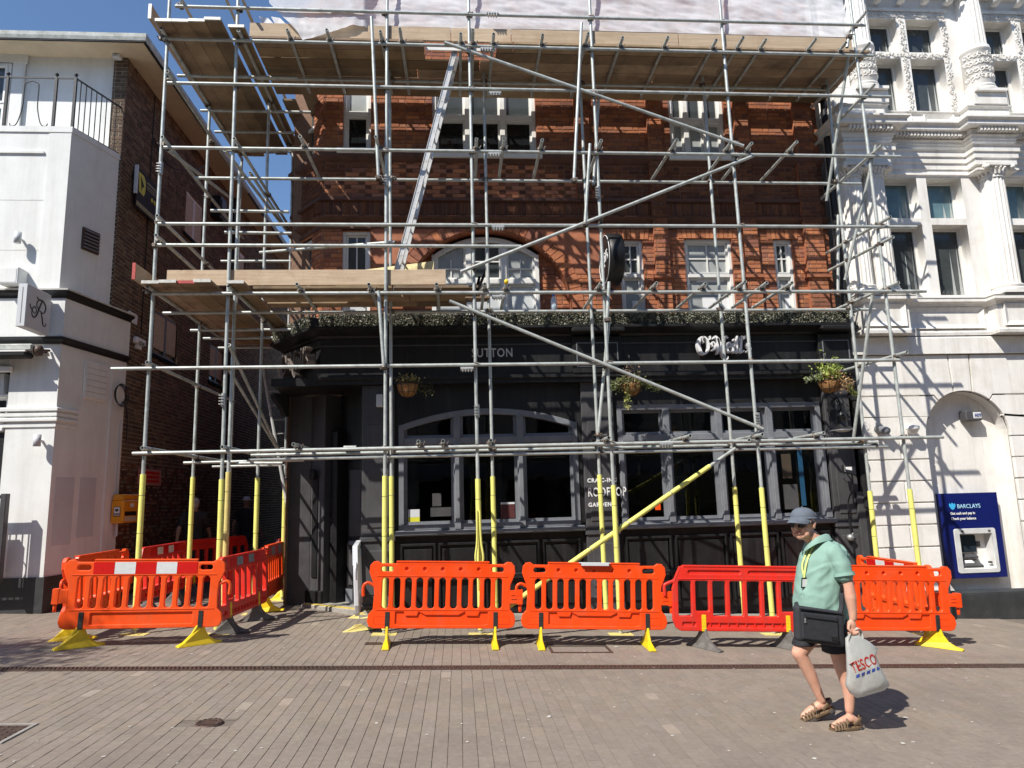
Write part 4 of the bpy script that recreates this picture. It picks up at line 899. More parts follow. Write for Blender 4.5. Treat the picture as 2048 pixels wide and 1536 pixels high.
# ledgers along the back row
for z, xa, xb in ((6.75, -3.98, 6.72), (6.22, -3.72, -2.55), (5.87, -3.5, -2.5), (4.60, -2.6, 6.72), (8.44, -3.1, 6.3), (2.47, -3.0, 6.5), (2.36, -3.2, -2.55)):
    b = MB(); b.tube((xa, RY+.05, z), (xb, RY+.05, z-.015), TR, 12, hollow=True); b.build('ledger', STEEL, SCF)
    for x in (-.97, .50, 2.10, 4.15, 6.26):
        if xa < x < xb: coupler((x, RY+.015, z))
# transoms reaching out past the front ledger: pixel of the near end, level
def transoms(z, ends, yb, dy=.0, back=None):
    for px, py in ends:
        q = P(px, py, FY-.30); x = q.x
        b = MB(); b.tube((x, FY-.24-rnd.random()*.1, z+.055), (x+rnd.uniform(-.02, .02), yb, z+.055+(back or 0)), TR, 10, hollow=True); b.build('transom', STEEL, SCF)
        coupler((x, FY-.05, z+.03), rot=Matrix.Rotation(pi/2, 4, 'X')); 
transoms(6.80, [(600, 292), (752, 284), (953, 288), (1008, 287), (1085, 287), (1203, 291), (1353, 293), (1464, 296), (1506, 294), (1593, 296)], 10.62)
transoms(8.50, [(572, 77), (652, 77), (760, 71), (800, 71), (922, 83), (946, 71), (988, 77), (1087, 88), (1177, 85), (1248, 85), (1338, 87), (1436, 80), (1487, 88), (1535, 96), (1632, 91), (1697, 93)], 11.0)
transoms(4.65, [(593, 582), (737, 578), (873, 583), (970, 582), (1013, 581), (1203, 577), (1315, 580), (1415, 575), (1490, 575), (1537, 576), (1588, 577)], 10.72)
transoms(2.47, [(587, 896), (837, 886), (886, 885), (982, 885), (1218, 880), (1380, 878), (1527, 880), (1648, 872)], 10.62)
for z in LEV[1:4]+[5.35]: # end transoms of the right bay
    b = MB(); b.tube((6.42+.03, FY-.25, z+.055), (6.30, 10.95, z+.055), TR, 10, hollow=True); b.build('transom', STEEL, SCF); coupler((6.42, FY, z+.04)); coupler((6.3, RY, z+.04))
for z in (6.8, 7.8, 9.03, 8.5):
    b = MB(); b.tube((6.42+.03, FY-.25, z+.055), (6.30, 10.95, z-.1), TR, 10, hollow=True); b.build('transom', STEEL, SCF)
b = MB(); b.path([P(1513, 884, FY-.1), P(1498, 880, FY-.35)], TR, 10, hollow=True); b.build('transom', STEEL, SCF)
coup = P(1013, 581, FY-.36); b = MB(); b.lathe((coup.x, FY-.36, 4.705), [(0, -.02), (.03, -.02), (.03, .03)], 12, ax=(0, 1, 0)); b.build('yellow_end_cap', M['yellow'], SCF)
# left return: ledgers running back up the alley
for z, xs_, yb in ((2.50, -4.15, 13.3), (3.63, -4.15, 13.2), (4.67, -4.2, 13.3), (5.40, -4.13, 13.3), (5.68, -4.13, 13.3), (6.84, -4.12, 13.3), (7.84, -4.1, 13.4), (8.52, -4.22, 13.4), (9.06, -4.0, 13.4)):
    b = MB(); b.tube((xs_+.06, FY-.22, z+.03), (xs_+.02, yb, z+.03), TR, 10, hollow=True); b.build('ledger', STEEL, SCF); coupler((xs_, FY, z+.02)); coupler((xs_+.02, 11.4, z+.02))
for z, yb in ((6.82, 13.3), (4.66, 13.2), (8.5, 13.3), (2.48, 13.0), (9.1, 13)):
    b = MB(); b.tube((-3.08, FY-.22, z+.04), (-3.08, yb, z+.04), TR, 10, hollow=True); b.build('ledger', STEEL, SCF); coupler((-3.1, 11.25, z+.02)); coupler((-3.1, 12.7, z+.02))
b = MB(); b.tube((-3.5, FY+.4, 9.55), (-3.4, 13.3, 9.1), TR, 10); b.build('ledger', STEEL, SCF)
for y, z in ((11.42, 4.58), (12.0, 4.58), (12.75, 4.58), (10.35, 4.58), (11.4, 8.43), (12.1, 8.43), (12.8, 8.43), (10.4, 8.43), (11.4, 2.44), (12.7, 2.44), (12.7, 6.2), (12.7, 5.8)):
    b = MB(); b.tube((-4.3, y, z), (-2.45, y, z), TR, 10, hollow=True); b.build('transom', STEEL, SCF)
# diagonal braces
def brace(a, c, Y1, Y2, r=TR, hollow=True):
    b = MB(); b.tube(P(*a, Y1), P(*c, Y2), r, 12, hollow=hollow); return b.build('brace', STEEL, SCF)
brace((889, 85), (1487, 292), FY-.10, FY-.10); brace((921, 544), (1506, 312), FY-.10, FY-.10); brace((899, 602), (1526, 858), FY-.10, FY-.10)
for p in ((938, 100), (1189, 188), (1470, 287), (947, 533), (1202, 437), (1470, 326), (955, 625), (1212, 730), (1518, 853)): coupler(P(*p, FY-.06), rot=Matrix.Rotation(rnd.uniform(0, 3), 4, 'Y'))
brace((1745, 590), (1706, 885), FY+.05, RY-.05); brace((1700, 90), (1653, 402), FY+.05, RY+.1); brace((1752, 290), (1690, 560), FY+.05, RY-.05)
brace((458, 690), (560, 905), 9.72, 12.6); brace((455, 735), (556, 900), 10.35, 12.7); brace((500, 345), (575, 460), 10.5, 12.9); brace((450, 300), (580, 470), FY, 12.8); brace((335, 300), (460, 395), FY, 11.9)
brace((1197, 200), (1187, 370), RY, RY); brace((520, 505), (790, 484), 11.3, 10.3)
# short hanging tubes clipped to the decks
for a, c, Y in (((743, 34), (757, 357), FY-.12), ((1163, 46), (1148, 362), FY-.12), ((1180, 288), (1170, 450), FY-.11), ((1218, 564), (1214, 640), FY-.11), ((1218, 640), (1196, 870), FY+.1), ((757, 582), (768, 735), FY-.12), ((1676, 430), (1676, 590), 10.9), ((1694, 95), (1697, 75), FY-.1)):
    b = MB(); b.tube(P(*a, Y), P(*c, Y), TR, 10, hollow=True); b.build('short_tube', STEEL, SCF); coupler(P(*c, Y))
for px, py, Y in ((985, 28, FY-.07), (973, 99, FY-.07), (990, 187, FY-.07), (989, 309, FY-.07), (996, 455, FY-.07), (997, 594, FY-.07), (934, 738, FY-.07), (1332, 889, FY-.07), (700, 895, RY)): coupler(P(px, py, Y), SLV, Matrix.Identity(4), 'sleeve_coupler')
for px, py in ((322, 337), (447, 800), (955, 822), (1196, 385), (1516, 838), (773, 362)): coupler(P(px, py, FY-.03), SLV, Matrix.Rotation(pi/2, 4, 'Y'), 'sleeve_coupler')
# foam-padded raker from the pavement up to the second ledger
a, c = P(1004, 1222, 9.3), P(1470, 897, 10.2); o = tb('raker', a, c)
b = MB(); d = c-a
for u0, u1 in ((.0, .155), (.16, .34), (.345, .50), (.505, .69), (.695, .875)): b.tube(a+d*u0, a+d*u1, .034, 14)
b.build('foam_sleeve', M['foam'], o)
b = MB(); p = Vector((.26, FY-.04, 1.05))   # split foam sleeve bulging open on the fourth standard
for s in (-1, 1): b.path(smoothpts([(p.x+s*.016, p.y-.025, .55), (p.x+s*.022, p.y-.03, .8), (p.x+s*.052, p.y-.05, .98), (p.x+s*.026, p.y-.03, 1.2), (p.x+s*.018, p.y-.025, 1.6)]), (.018, .012), 8)
b.build('foam_strip', M['foam'], SCF)
# decks: every board is its own plank
def boardmesh(L_, w_, t_):
    b = MB(); k = rnd.uniform(.55, 1.25); c = (k, k*rnd.uniform(.94, 1.02), k*rnd.uniform(.84, 1.02)); b.box(-L_/2, L_/2, -w_/2, w_/2, -t_/2, t_/2, 0, c); return b
def board(p, q, zc, w_=.222, t_=.038, m_=None, nm='scaffold_board', up_=None, endm=None, roll=0):
    p, q = Vector(p), Vector(q); d = q-p; L_ = d.length; d.normalize(); v = Vector((0, 0, 1)).cross(d).normalized(); u = d.cross(v)
    if roll: v, u = v*cos(roll)+u*sin(roll), u*cos(roll)-v*sin(roll)
    b = boardmesh(L_, w_, t_); mt = Matrix((d, v, u)).transposed().to_4x4(); mt.translation = (p+q)/2+Vector((0, 0, zc))
    me = b.mesh('board', .003); me.transform(mt); o = link(nm, me, m_ or M['board'], SCF)
    for e, pt in ((-1, p), (1, q)):
        if endm is None: continue
        c = MB(); c.obox(pt+Vector((0, 0, zc))-d*e*.0-(d*(-e))*.0+d*(-e)*(-.0), d*.012, v*(w_/2+.002), u*(t_/2+.002)); c.build('end_band', endm, o)
    return o
DZ = 8.50+.055+TR+.02
for i in range(4): board((-4.20+.232*i+.11, 9.30+rnd.uniform(-.03, .03), DZ), (-4.20+.232*i+.11, 13.25+rnd.uniform(-.1, .1), DZ), rnd.uniform(-.003, .003), endm=M['bandwhite'])
board((-3.11, 9.42, DZ-.0), (-3.11, 13.3, DZ), .0, endm=M['bandwhite']); board((-2.80, 11.3, DZ), (-2.80, 13.2, DZ), 0); board((-2.42, 10.6, DZ), (-2.42, 13.0, DZ), 0)
for k, (y, gap) in enumerate(((9.76, 0), (9.995, 0), (10.23, 0), (10.465, 0), (10.70, 0), (11.005, 0))):
    x = -2.96; j = 0; first = [3.9, 3.0, 3.4, 2.4, 3.6, 2.9][k]
    while x < 6.5:
        L_ = first if j == 0 else 3.9; xe = min(x+L_, 6.62)
        # the ladder hatch between the third and fourth standards stays open
        if True:
            for a, c in cutspan(x, xe, [(-.42, .68)] if k < 2 else []): board((a, y+rnd.uniform(-.004, .004), DZ), (c-.012, y+rnd.uniform(-.004, .004), DZ), rnd.uniform(-.003, .003))
        x = xe; j += 1
LZ = 4.65+.055+TR+.02
for i in range(4): board((-4.14+.232*i+.05, 9.38+rnd.uniform(-.05, .03), LZ), (-4.14+.232*i+.05, 13.2, LZ), rnd.uniform(-.003, .003), endm=[M['bandwhite'], M['bandwhite'], M['bandred'], M['bandwhite']][i])
board((-2.98, 9.4, LZ), (-2.98, 13.2, LZ), 0, endm=M['bandwhite'])
for k, y in enumerate((9.76, 9.985, 10.22, 10.52)):
    board((-2.82, y, LZ), (-.9+.1*k, y, LZ), 0); board((-.88+.1*k, y, LZ), (.34+.12*(k % 2)-.1*k, y, LZ), 0)
board((-.6, 10.47, LZ+.01), (.52, 10.44, LZ+.01), .04)
# toe boards
def toe(x0, x1, z0, m_='newboard', Y=FY-.045+.075):
    b = MB(); k = rnd.uniform(.9, 1.1); b.box(x0, x1, Y, Y+.038, z0, z0+.225, 0, (k, k*.98, k*.95)); o = link('toe_board', b.mesh('toe', .003), M[m_], SCF); return o
toe(-4.0, -.14, 4.79); toe(-3.0, -.02, 8.63); toe(-.01, .9, 8.625); toe(.91, 3.52, 8.635); toe(3.53, 6.35, 8.63)
for z in (LZ, DZ):
    b = MB(); b.box(-4.30, -4.262, 9.33, 13.2, z+.02, z+.245, 0, (.95, .93, .9)); o = link('toe_board', b.mesh('toe', .003), M['newboard'], SCF); c = MB(); c.box(-4.302, -4.26, 9.318, 9.333, z+.018, z+.247); c.build('end_band', M['bandred'] if z < 6 else M['bandwhite'], o)
b = MB(); b.obox(P(955, 572, 9.75), (.02, .0, -.0), (0, .02, 0), (.03, 0, .14)); b.obox(P(962, 565, 9.74), (.012, 0, 0), (0, .10, 0), (.05, 0, .12)); link('bracket_board', b.mesh('bb'), M['board'], SCF)
# wooden hatch lining of the ladder gap with white fascia seen above
b = MB(); b.box(-.40, .66, 9.72, 9.74, 8.50, 8.60); b.build('hatch_rail', M['sash'], SCF)
# strand board sheet leaning on the lower deck
a, c, d, e = P(648, 552, 10.25), P(864, 556, 10.05), P(868, 522, 10.05), P(700, 543, 10.25)
t = thing('strand_board_sheet', 'pale strand board sheet lying tilted behind the toe board of the lower deck', 'board', a)
b = MB(); n = Vector((0, .9, .25)).normalized()*.018; a.z = LZ+.03; c.z = LZ+.03
pts = [a, c, d, e]; b.add([p for p in pts]+[p+n for p in pts], [(0, 1, 2, 3), (7, 6, 5, 4), (0, 4, 5, 1), (1, 5, 6, 2), (2, 6, 7, 3), (3, 7, 4, 0)]); b.build('sheet', M['osb'], t)
a2 = P(690, 560, 10.0); b = MB(); q = [P(690, 552, 10.02), P(768, 553, 9.98), P(770, 539, 10.0), P(700, 545, 10.03)]; b.add(q+[p+n for p in q], [(0, 1, 2, 3), (7, 6, 5, 4), (0, 4, 5, 1), (1, 5, 6, 2), (2, 6, 7, 3), (3, 7, 4, 0)]); b.build('offcut', M['osb'], t)
# ladder
bot, top = P(787, 556, 9.95), P(914, 100, 9.95); bot.z = LZ+.03
t = thing('ladder', 'aluminium ladder leaning from the lower deck up to the hatch', 'ladder', bot)
d = (top-bot).normalized(); side = Vector((0, 1, 0)); nrm = d.cross(side).normalized()
for s in (-.17, .17):
    b = MB(); b.obox((bot+top)/2+side*s, d*((top-bot).length/2), side*.012, nrm*.036); b.obox((bot+top)/2+side*(s*1.0)+nrm*.036, d*((top-bot).length/2), side*.022, nrm*.004); b.obox((bot+top)/2+side*s-nrm*.036, d*((top-bot).length/2), side*.022, nrm*.004); b.build('stile', M['alu'], t)
L_ = (top-bot).length; k = .25
while k < L_-.1:
    p = bot+d*k; b = MB(); b.tube(p-side*.185, p+side*.185, .015, 8); b.build('rung', M['alu'], t); b = MB(); b.tube(p-side*.187, p-side*.181, .011, 8); k += .25
# polythene sheeting tied above the toe boards
def sheet():
    b = MB(); nx, nz = 260, 34; pts = []
    for i in range(nx+1):
        u = i/nx; x0 = -2.62+9.0*u
        for j in range(nz+1):
            v = j/nz; x = x0
            zb = 8.845-.035*abs(sin(u*9*pi/2.1))-(.30*max(0, 1-abs(x0+2.22)/.75) if x0 < -1.3 else 0)
            z = zb+(9.72-zb)*v
            if x0 < -2.2: x = -2.2-(-2.2-x0)*(.25+2.2*min(v, .45))
            f = max(0, min(1, (x0+1.45)/.3)); y = 9.605*(1-f)+9.735*f+.09*v
            w1 = noise.noise(Vector((x*1.3+z*3.1, z*2.2-x*.25, 1))); w2 = noise.noise(Vector((x*5+z*9, z*5.5-x*.8, 4)))
            y += f*.022*max(-.5, 1-2.6*abs(w1))+.010*max(-.6, 1-3*abs(w2))+.004*noise.noise(Vector((x*11+z*20, z*14, 2)))
            pts.append((x, y if f > .5 else min(y, 9.64), z))
    b.add(pts, [(i*(nz+1)+j, (i+1)*(nz+1)+j, (i+1)*(nz+1)+j+1, i*(nz+1)+j+1) for i in range(nx) for j in range(nz)], 0, None, True)
    t = thing('polythene_sheet', 'wrinkled translucent polythene sheeting tied along the top of the scaffold', 'sheet', (2, 9.8, 8.9)); b.build('film', M['poly'], t)
    b = MB()
    for x0_, x1_, z in ((1.0, 6.4, 8.86), (-1.0, 1.0, 8.88)):
        n_ = 30; b.path([(x0_+(x1_-x0_)*i/n_, 9.735+.01*sin(i), z-.03*abs(sin((x0_+(x1_-x0_)*i/n_)*1.5))) for i in range(n_+1)], .008, 5)
    b.build('hem', M['poly'], t)
sheet()
bot, top = P(602, 1075, 12.6), P(541, 735, 13.0)
t = thing('ladder', 'narrow black-strapped ladder leaning in the alley against the dark side of the pub', 'ladder', bot)
d = (top-bot).normalized(); side = Vector((.8, .6, 0)).normalized(); side = (side-d*side.dot(d)).normalized(); nrm = d.cross(side)
for s in (-.15, .15): b = MB(); b.obox((bot+top)/2+side*s, d*((top-bot).length/2), side*.012, nrm*.03); b.build('stile', M['alu'], t)
for k in range(1, int((top-bot).length/.27)): p = bot+d*k*.27; b = MB(); b.tube(p-side*.15, p+side*.15, .013, 8); b.build('rung', M['alu'], t)
t = thing('plastic_scrap', 'small crumpled plastic scrap poking over the upper toe board', 'plastic', P(545, 46, 9.9))
b = MB()
for px in (528, 552): 
    q = [P(px, 52, 9.9), P(px-10, 33, 9.92), P(px+8, 36, 9.95), P(px+24, 52, 9.9)]; b.add(q+[p+Vector((0, .02, .0)) for p in q], [(0, 1, 2, 3), (7, 6, 5, 4), (0, 1, 5, 4), (1, 2, 6, 5), (2, 3, 7, 6)])
b.build('film', M['poly'], t)
# ================= plastic barriers =================
def rrect(x0, x1, z0, z1, r, n=5):
    r = min(r, (x1-x0)/2-1e-4, (z1-z0)/2-1e-4)
    return [(cx+r*cos(a0+pi/2*i/n), cz+r*sin(a0+pi/2*i/n)) for cx, cz, a0 in ((x1-r, z0+r, -pi/2), (x1-r, z1-r, 0), (x0+r, z1-r, pi/2), (x0+r, z0+r, pi)) for i in range(n+1)]
def circ(x, z, r, n=14): return [(x+r*cos(2*pi*i/n), z+r*sin(2*pi*i/n)) for i in range(n)]
UX, UZ = (1, 0, 0), (0, 0, 1)
half = [(.82, .205), (.875, .225), (.90, .29), (.885, .37), (.835, .425), (.825, .60), (.835, .72), (.865, .79), (.892, .86), (.885, .945), (.845, .99), (.79, .995), (.75, .968), (.575, .966), (.56, .992)]
def plate_body(splines, mat_, t, dep=.055, bev=.010, nm='body'):
    return link(nm, plate(splines, dep, (0, -dep/2, 0), UX, UZ, bev=bev, res=2), mat_, t, world=False, smooth=False)
def feet(t, mat_, xs=(-.655, .655), ang=(0, 0), strap='rubber'):
    for x, a in zip(xs, ang):
        poly = [(-.27, 0), (-.275, .022), (-.19, .04), (-.12, .085), (-.07, .155), (-.045, .23), (.045, .23), (.10, .14), (.19, .05), (.26, .018), (.26, 0)]
        b = MB(); b.prism(poly, (0, 0, 0), (0, 1, 0), UZ, UX, .03); b.v = [(v[0]-.015+(.034 if v[0] > .01 else -.034)*max(0, .10-v[2])/.10*.9, v[1], v[2]) for v in b.v]
        me = b.mesh('foot', .006); o = link('foot', me, mat_, t, world=False); o.location = (x, 0, 0); o.rotation_euler = (0, 0, a)
        b = MB(); b.box(x-.027, x+.027, -.034, .034, .205, .40)
        for k in range(4): b.box(x-.028, x+.028, -.037, .037, .23+.04*k, .236+.04*k)
        link('strap', b.mesh('strap', .003), M[strap], t, world=False)
def barrier_ribbed(m_, strip=False, footmat='yellow', ang=(0, 0), nm='traffic_barrier', grey=False):
    t = thing(nm, None, 'barrier')
    out = [(x, z) for x, z in half]+[(-x, z) for x, z in half[::-1]]
    sp = [out, rrect(-.75, -.60, .872, .932, .028), rrect(.60, .75, .872, .932, .028)]
    for i in range(11): x = -.69+.138*i; sp.append(rrect(x-.041, x+.041, .435, .80, .04))
    if not strip: sp += [circ(-.44+.22*i, .905, .021) for i in range(5)]
    sp.append([(-.56, .40), (-.56, .26), (-.50, .245), (.50, .245), (.56, .26), (.56, .40), (.46, .40), (.44, .35), (.30, .35), (.28, .40), (.20, .36), (-.20, .36), (-.28, .40), (-.30, .35), (-.44, .35), (-.46, .40)] if not strip else rrect(-.56, .56, .255, .385, .01))
    plate_body(sp, M[m_], t)
    b = MB(); b.box(-.60, .60, -.008, .008, .235, .415); b.box(-.5, .5, -.006, .006, .875, .94); link('web', b.mesh('web'), M[m_], t, world=False)
    b = MB()      # rim ribs and row of small teeth below the top edge
    for i in range(44): x = -.53+.0245*i; b.box(x-.005, x+.005, -.0315, -.0265, .955, .966)
    b.box(-.57, .57, -.034, .034, .985, .999); b.box(-.80, .80, -.033, .033, .815, .825); b.box(-.8, .8, -.033, .033, .418, .427)
    for s in (-1, 1): b.box(s*.75-.07, s*.75+.07, -.0315, -.0265, .26, .264); b.box(s*.75-.07, s*.75+.07, -.0315, -.0265, .345, .349); b.box(s*.82-.002, s*.82+.002, -.0315, -.0265, .26, .349)
    o = link('rib', b.mesh('rib', .003), M[m_], t, world=False)
    b = MB(); b.path(smoothpts([(-.83, 0, .70), (-.90, -.005, .735), (-.955, -.01, .70), (-.955, -.01, .58)]), (.018, .022), 8); link('hook', b.mesh('hook'), M[m_], t, world=False, smooth=True)
    b = MB(); b.box(.82, .915, -.035, .03, .50, .655); b.box(.915, .985, -.04, .035, .49, .665); b.tube((.955, 0, .40), (.955, 0, .50), .02, 8); b.box(.84, .97, -.043, -.03, .60, .606); b.box(.84, .97, -.043, -.03, .555, .561); link('latch', b.mesh('latch', .008), M[m_], t, world=False)
    if strip:
        for y in (-.0305, .0305):
            for k in range(5):
                x = -.46+.23*k-.0+.0; b = MB(); b.box(x-.114, x+.114, y-.002, y+.002, .830, .966)
                link('reflective_panel', b.mesh('rp'), M['refred'] if k % 2 == 0 else (M['refgrey'] if grey else M['refwhite']), t, world=False)
    feet(t, M[footmat], ang=ang); return t
def barrier_wide(m_, strip=False, footmat='oldrub', ang=(0, 0), grey=False):
    t = thing('traffic_barrier', None, 'barrier')
    h = [(.80, .205), (.86, .24), (.90, .33), (.90, .70), (.88, .78), (.80, .965), (.75, .985)]
    out = [(x, z) for x, z in h]+[(-x, z) for x, z in h[::-1]]
    sp = [out]
    for i in range(8): x = -.745+.213*i; sp.append(rrect(x-.08, x+.08, .44 if i in (1, 6) else .385, .80, .02, 3))
    if not strip: sp += [rrect(-.70, -.05, .885, .925, .018), rrect(.05, .70, .885, .925, .018)]
    sp += [rrect(-.48, .48, .255, .30, .012), rrect(-.78, -.62, .265, .31, .012), rrect(.62, .78, .265, .31, .012)]
    plate_body(sp, M[m_], t, .06, .012)
    b = MB(); b.box(-.8, .8, -.012, .012, .24, .32); b.box(-.75, .75, -.012, .012, .87, .94)
    for i in range(13): x = -.66+.11*i; b.box(x-.006, x+.006, -.028, .0, .245, .315)
    link('web', b.mesh('web'), M[m_], t, world=False)
    b = MB(); b.box(-.76, .76, -.037, .037, .968, .987); b.box(-.84, .84, -.036, .036, .82, .832); b.obox((-.84, 0, .87), (.045, 0, .10), (0, .034, 0), (-.006, 0, .003)); b.obox((.84, 0, .87), (.045, 0, -.10), (0, .034, 0), (.006, 0, .003)); link('rib', b.mesh('rib', .004), M[m_], t, world=False)
    b = MB(); b.path(smoothpts([(-.86, 0, .80), (-.96, 0, .76), (-.99, 0, .73), (-.985, 0, .62)]), (.02, .022), 8); link('hook', b.mesh('hook'), M[m_], t, world=False, smooth=True)
    if strip:
        for y in (-.034, .034):
            for k in range(5):
                x = -.42+.21*k; b = MB(); b.box(x-.104, x+.104, y-.002, y+.002, .845, .955); link('reflective_panel', b.mesh('rp'), M['refred'] if k % 2 == 0 else M['refgrey'] if grey else M['refwhite'], t, world=False)
    feet(t, M[footmat], (-.52, .52), ang, 'yellow' if footmat == 'oldrub' else 'rubber'); return t
GRP = 'plastic barriers set out round the scaffold'
def put(t, x, y, rz, label, ang=None):
    t.location = (x, y, gz(x)); t.rotation_euler = (0, atan(-SL)*cos(rz), rz); 
    if abs(sin(rz)) > .7: t.rotation_euler = (atan(-SL)*(-sin(rz)), 0, rz)
    t['label'] = label; t['category'] = 'barrier'; t['group'] = GRP
    if ang:
        for f, a in zip(sorted([c for c in children(t) if c.name.split('.')[0] == 'foot'], key=lambda c: c.location.x), ang): f.rotation_euler = (0, 0, a)
    return t
def dup(t):
    r = t.copy(); COL.objects.link(r)
    for ch in children(t):
        c = ch.copy(); COL.objects.link(c); c.parent = r
        for g in children(ch): d = g.copy(); COL.objects.link(d); d.parent = c
    return r
B1 = barrier_ribbed('orange')
put(B1, -.245, 8.92, 0, 'plain orange slotted barrier beside the dark pub doorway, left of two alike hooked together', (.05, -.02))
B2 = dup(B1); put(B2, 1.62, 8.86, radians(-3), 'plain orange slotted barrier with a white paper scrap on its top edge', (0, .03))
B4 = dup(B1); put(B4, 5.30, 8.77, radians(-1), 'orange slotted barrier partly hidden behind the walking man', (.0, .75))
BS = barrier_ribbed('orange2', True)
put(BS, -3.77, 8.92, radians(186.6), 'orange barrier with a bright red and white band, face on at the alley mouth', (-.9, -.95))
R1 = barrier_wide('redpl')
put(R1, 3.47, 8.72, radians(-3), 'red wide-slotted barrier with sloping corners and grey rubber feet, immediately left of the walking man', (.55, .5))
R2 = barrier_wide('redpl', True, 'oldrub', grey=True)
put(R2, -2.95, 10.2, radians(86), 'red barrier with sloping corners and grey-black band, running back from the box corner', (.5, .4))
BG = barrier_ribbed('orange', True, grey=True)
put(BG, -3.02, 12.15, radians(92), 'orange barrier with dark grey band, farthest back beside the pub doorway', (0, 0))
B5 = dup(BS); put(B5, 6.16, 9.82, radians(-91), 'orange red-and-white banded barrier running back to the white bank wall', (0, .3))
B6 = dup(B1); put(B6, -4.74, 9.92, radians(92), 'orange barrier running back along the left side of the alley enclosure', (.1, .1))
R3 = barrier_wide('redpl', True)
put(R3, -4.68, 11.85, radians(90), 'red barrier with faded red and white band, second along the alley side', (0, 0))
R4 = dup(R1); put(R4, -4.55, 13.8, radians(66), 'plain red barrier third along the alley side beside the man in black', (0, 0))
R5 = dup(R1); put(R5, -3.25, 14.6, radians(80), 'shadowed red barrier deep in the alley behind the yellow poles', (0, 0))
W1 = barrier_wide('greywhite', False, 'foamold'); put(W1, -1.42, 10.42, atan2(1.8, -.19), 'white barrier seen end-on beside the pub doorway with yellow feet', (0.25, -.2)); W1.scale = (1, 1, 1.14)
for ch in children(W1):
    if ch.name.split('.')[0] == 'strap': ch.data.materials.clear(); ch.data.materials.append(M['redpl'])
    if ch.name.split('.')[0] == 'foot': ch.scale = (1, 1, .32)
b = MB(); c = Vector((1.66, 8.82, gz(1.66)+1.0)); b.obox(c, (.19, -.01, -.008), (0, .042, 0), (0, 0, .003)); b.obox(c+Vector((0, -.043, -.015)), (.17, -.01, -.006), (0, .002, 0), (0, 0, .016))
t = thing('paper_scrap', 'torn white tape stuck over the top edge of the middle orange barrier', 'tape', c); b.build('tape', M['greywhite'], t)
# ================= white shop and brown brick building on the left =================
BB = thing('brick_building', 'brown brick building with overhanging cream eaves along the left of the alley', 'building', (-8, 14, 0))
BX = -5.96; BY = 12.25; ZT = 9.97
SW = [(13.95, 15.15, 4.75, 5.65), (17.1, 18.1, 4.75, 5.65), (15.2, 16.3, 7.75, 8.75), (18.6, 19.6, 7.6, 8.7)]   # windows on the alley side: y0,y1,z0,z1
brick_wall(BB, 'side', (BX, BY, -.4), (0, 1, 0), 26-BY, ZT+.4, rects((-.1, 12.84-BY, 0, 5.24+.4), *[(a-BY, b-BY, c+.4, d+.4) for a, b, c, d in SW]), BRN, M['dkbrick'], M['dkmortar'], nind=300, seen=lambda px, py: 30 if px < 225 else 0)
brick_wall(BB, 'front', (-6.2, BY, 5.26), (1, 0, 0), .24, ZT-5.26, None, [(.20, .15, .105), (.25, .19, .13), (.16, .115, .08), (.21, .14, .10)], M['dkbrick'], M['dkmortar'])
b = MB(); b.box(-13, -6.2, BY+.02, BY+.3, 5.0, ZT); b.build('front_wall', M['white'], BB)
b = MB(); b.box(-12.9, BX-.02, BY+.3, 25.9, 4.9, ZT-.02); b.build('core', M['dkmortar'], BB)
# chequer-patterned lower wall
b = MB(); y = 12.85; r = 0
while y < 17.5:
    z = .1; k = 0
    while z < 2.55:
        if rnd.random() < .5:
            t = rnd.choice(ORG); b.add([(BX+.012, y, z), (BX+.012, y+.1, z), (BX+.012, y+.1, z+.065), (BX+.012, y, z+.065)], [(0, 1, 2, 3)], 0, t)
        z += .075; k += 1
    y += .11; r += 1
b.build('brick', M['dkbrick'], BB, kind='stuff')
# eaves
b = MB(); b.box(-13, -5.46, 11.75, 26, 9.955, 9.975); b.build('soffit', M['soffit'], BB)
b = MB(); b.sweep([(0, 0), (.03, 0), (.045, .06), (.045, .13), (-.1, .135)], [(-13, 11.75, 9.95), (-5.46, 11.75, 9.95), (-5.46, 26, 9.95)]); b.build('fascia', M['lead'], BB)
b = MB(); b.box(-13, -5.44, 11.77, 26.1, 10.085, 10.12); b.build('roof', M['lead'], BB)
b = MB(); b.sweep([(-.03, -.02), (.01, -.02), (.01, .0), (-.03, .0)], [(-13, 11.74, 9.95), (-5.45, 11.74, 9.95), (-5.45, 26, 9.95)]); b.build('drip_edge', M['iron'], BB)
# upper front window and its reveal, behind the railing
q = P(-40, 232, BY); q2 = P(27, 130, BY)
window(BB, q.x-1.0, q2.x, 7.9, q2.z, BY-.02, [q2.x-.62], [8.95], [[M['teal']]*2, [M['glassbay']]*2], M['whitegloss'], d=.03)
b = MB(); b.box(q.x-1.1, q2.x+.25, BY-.05, BY-.005, q2.z+.02, q2.z+.24); b.box(q2.x+.02, q2.x+.22, BY-.045, BY-.006, 7.7, q2.z+.018); b.build('architrave', M['white'], BB)
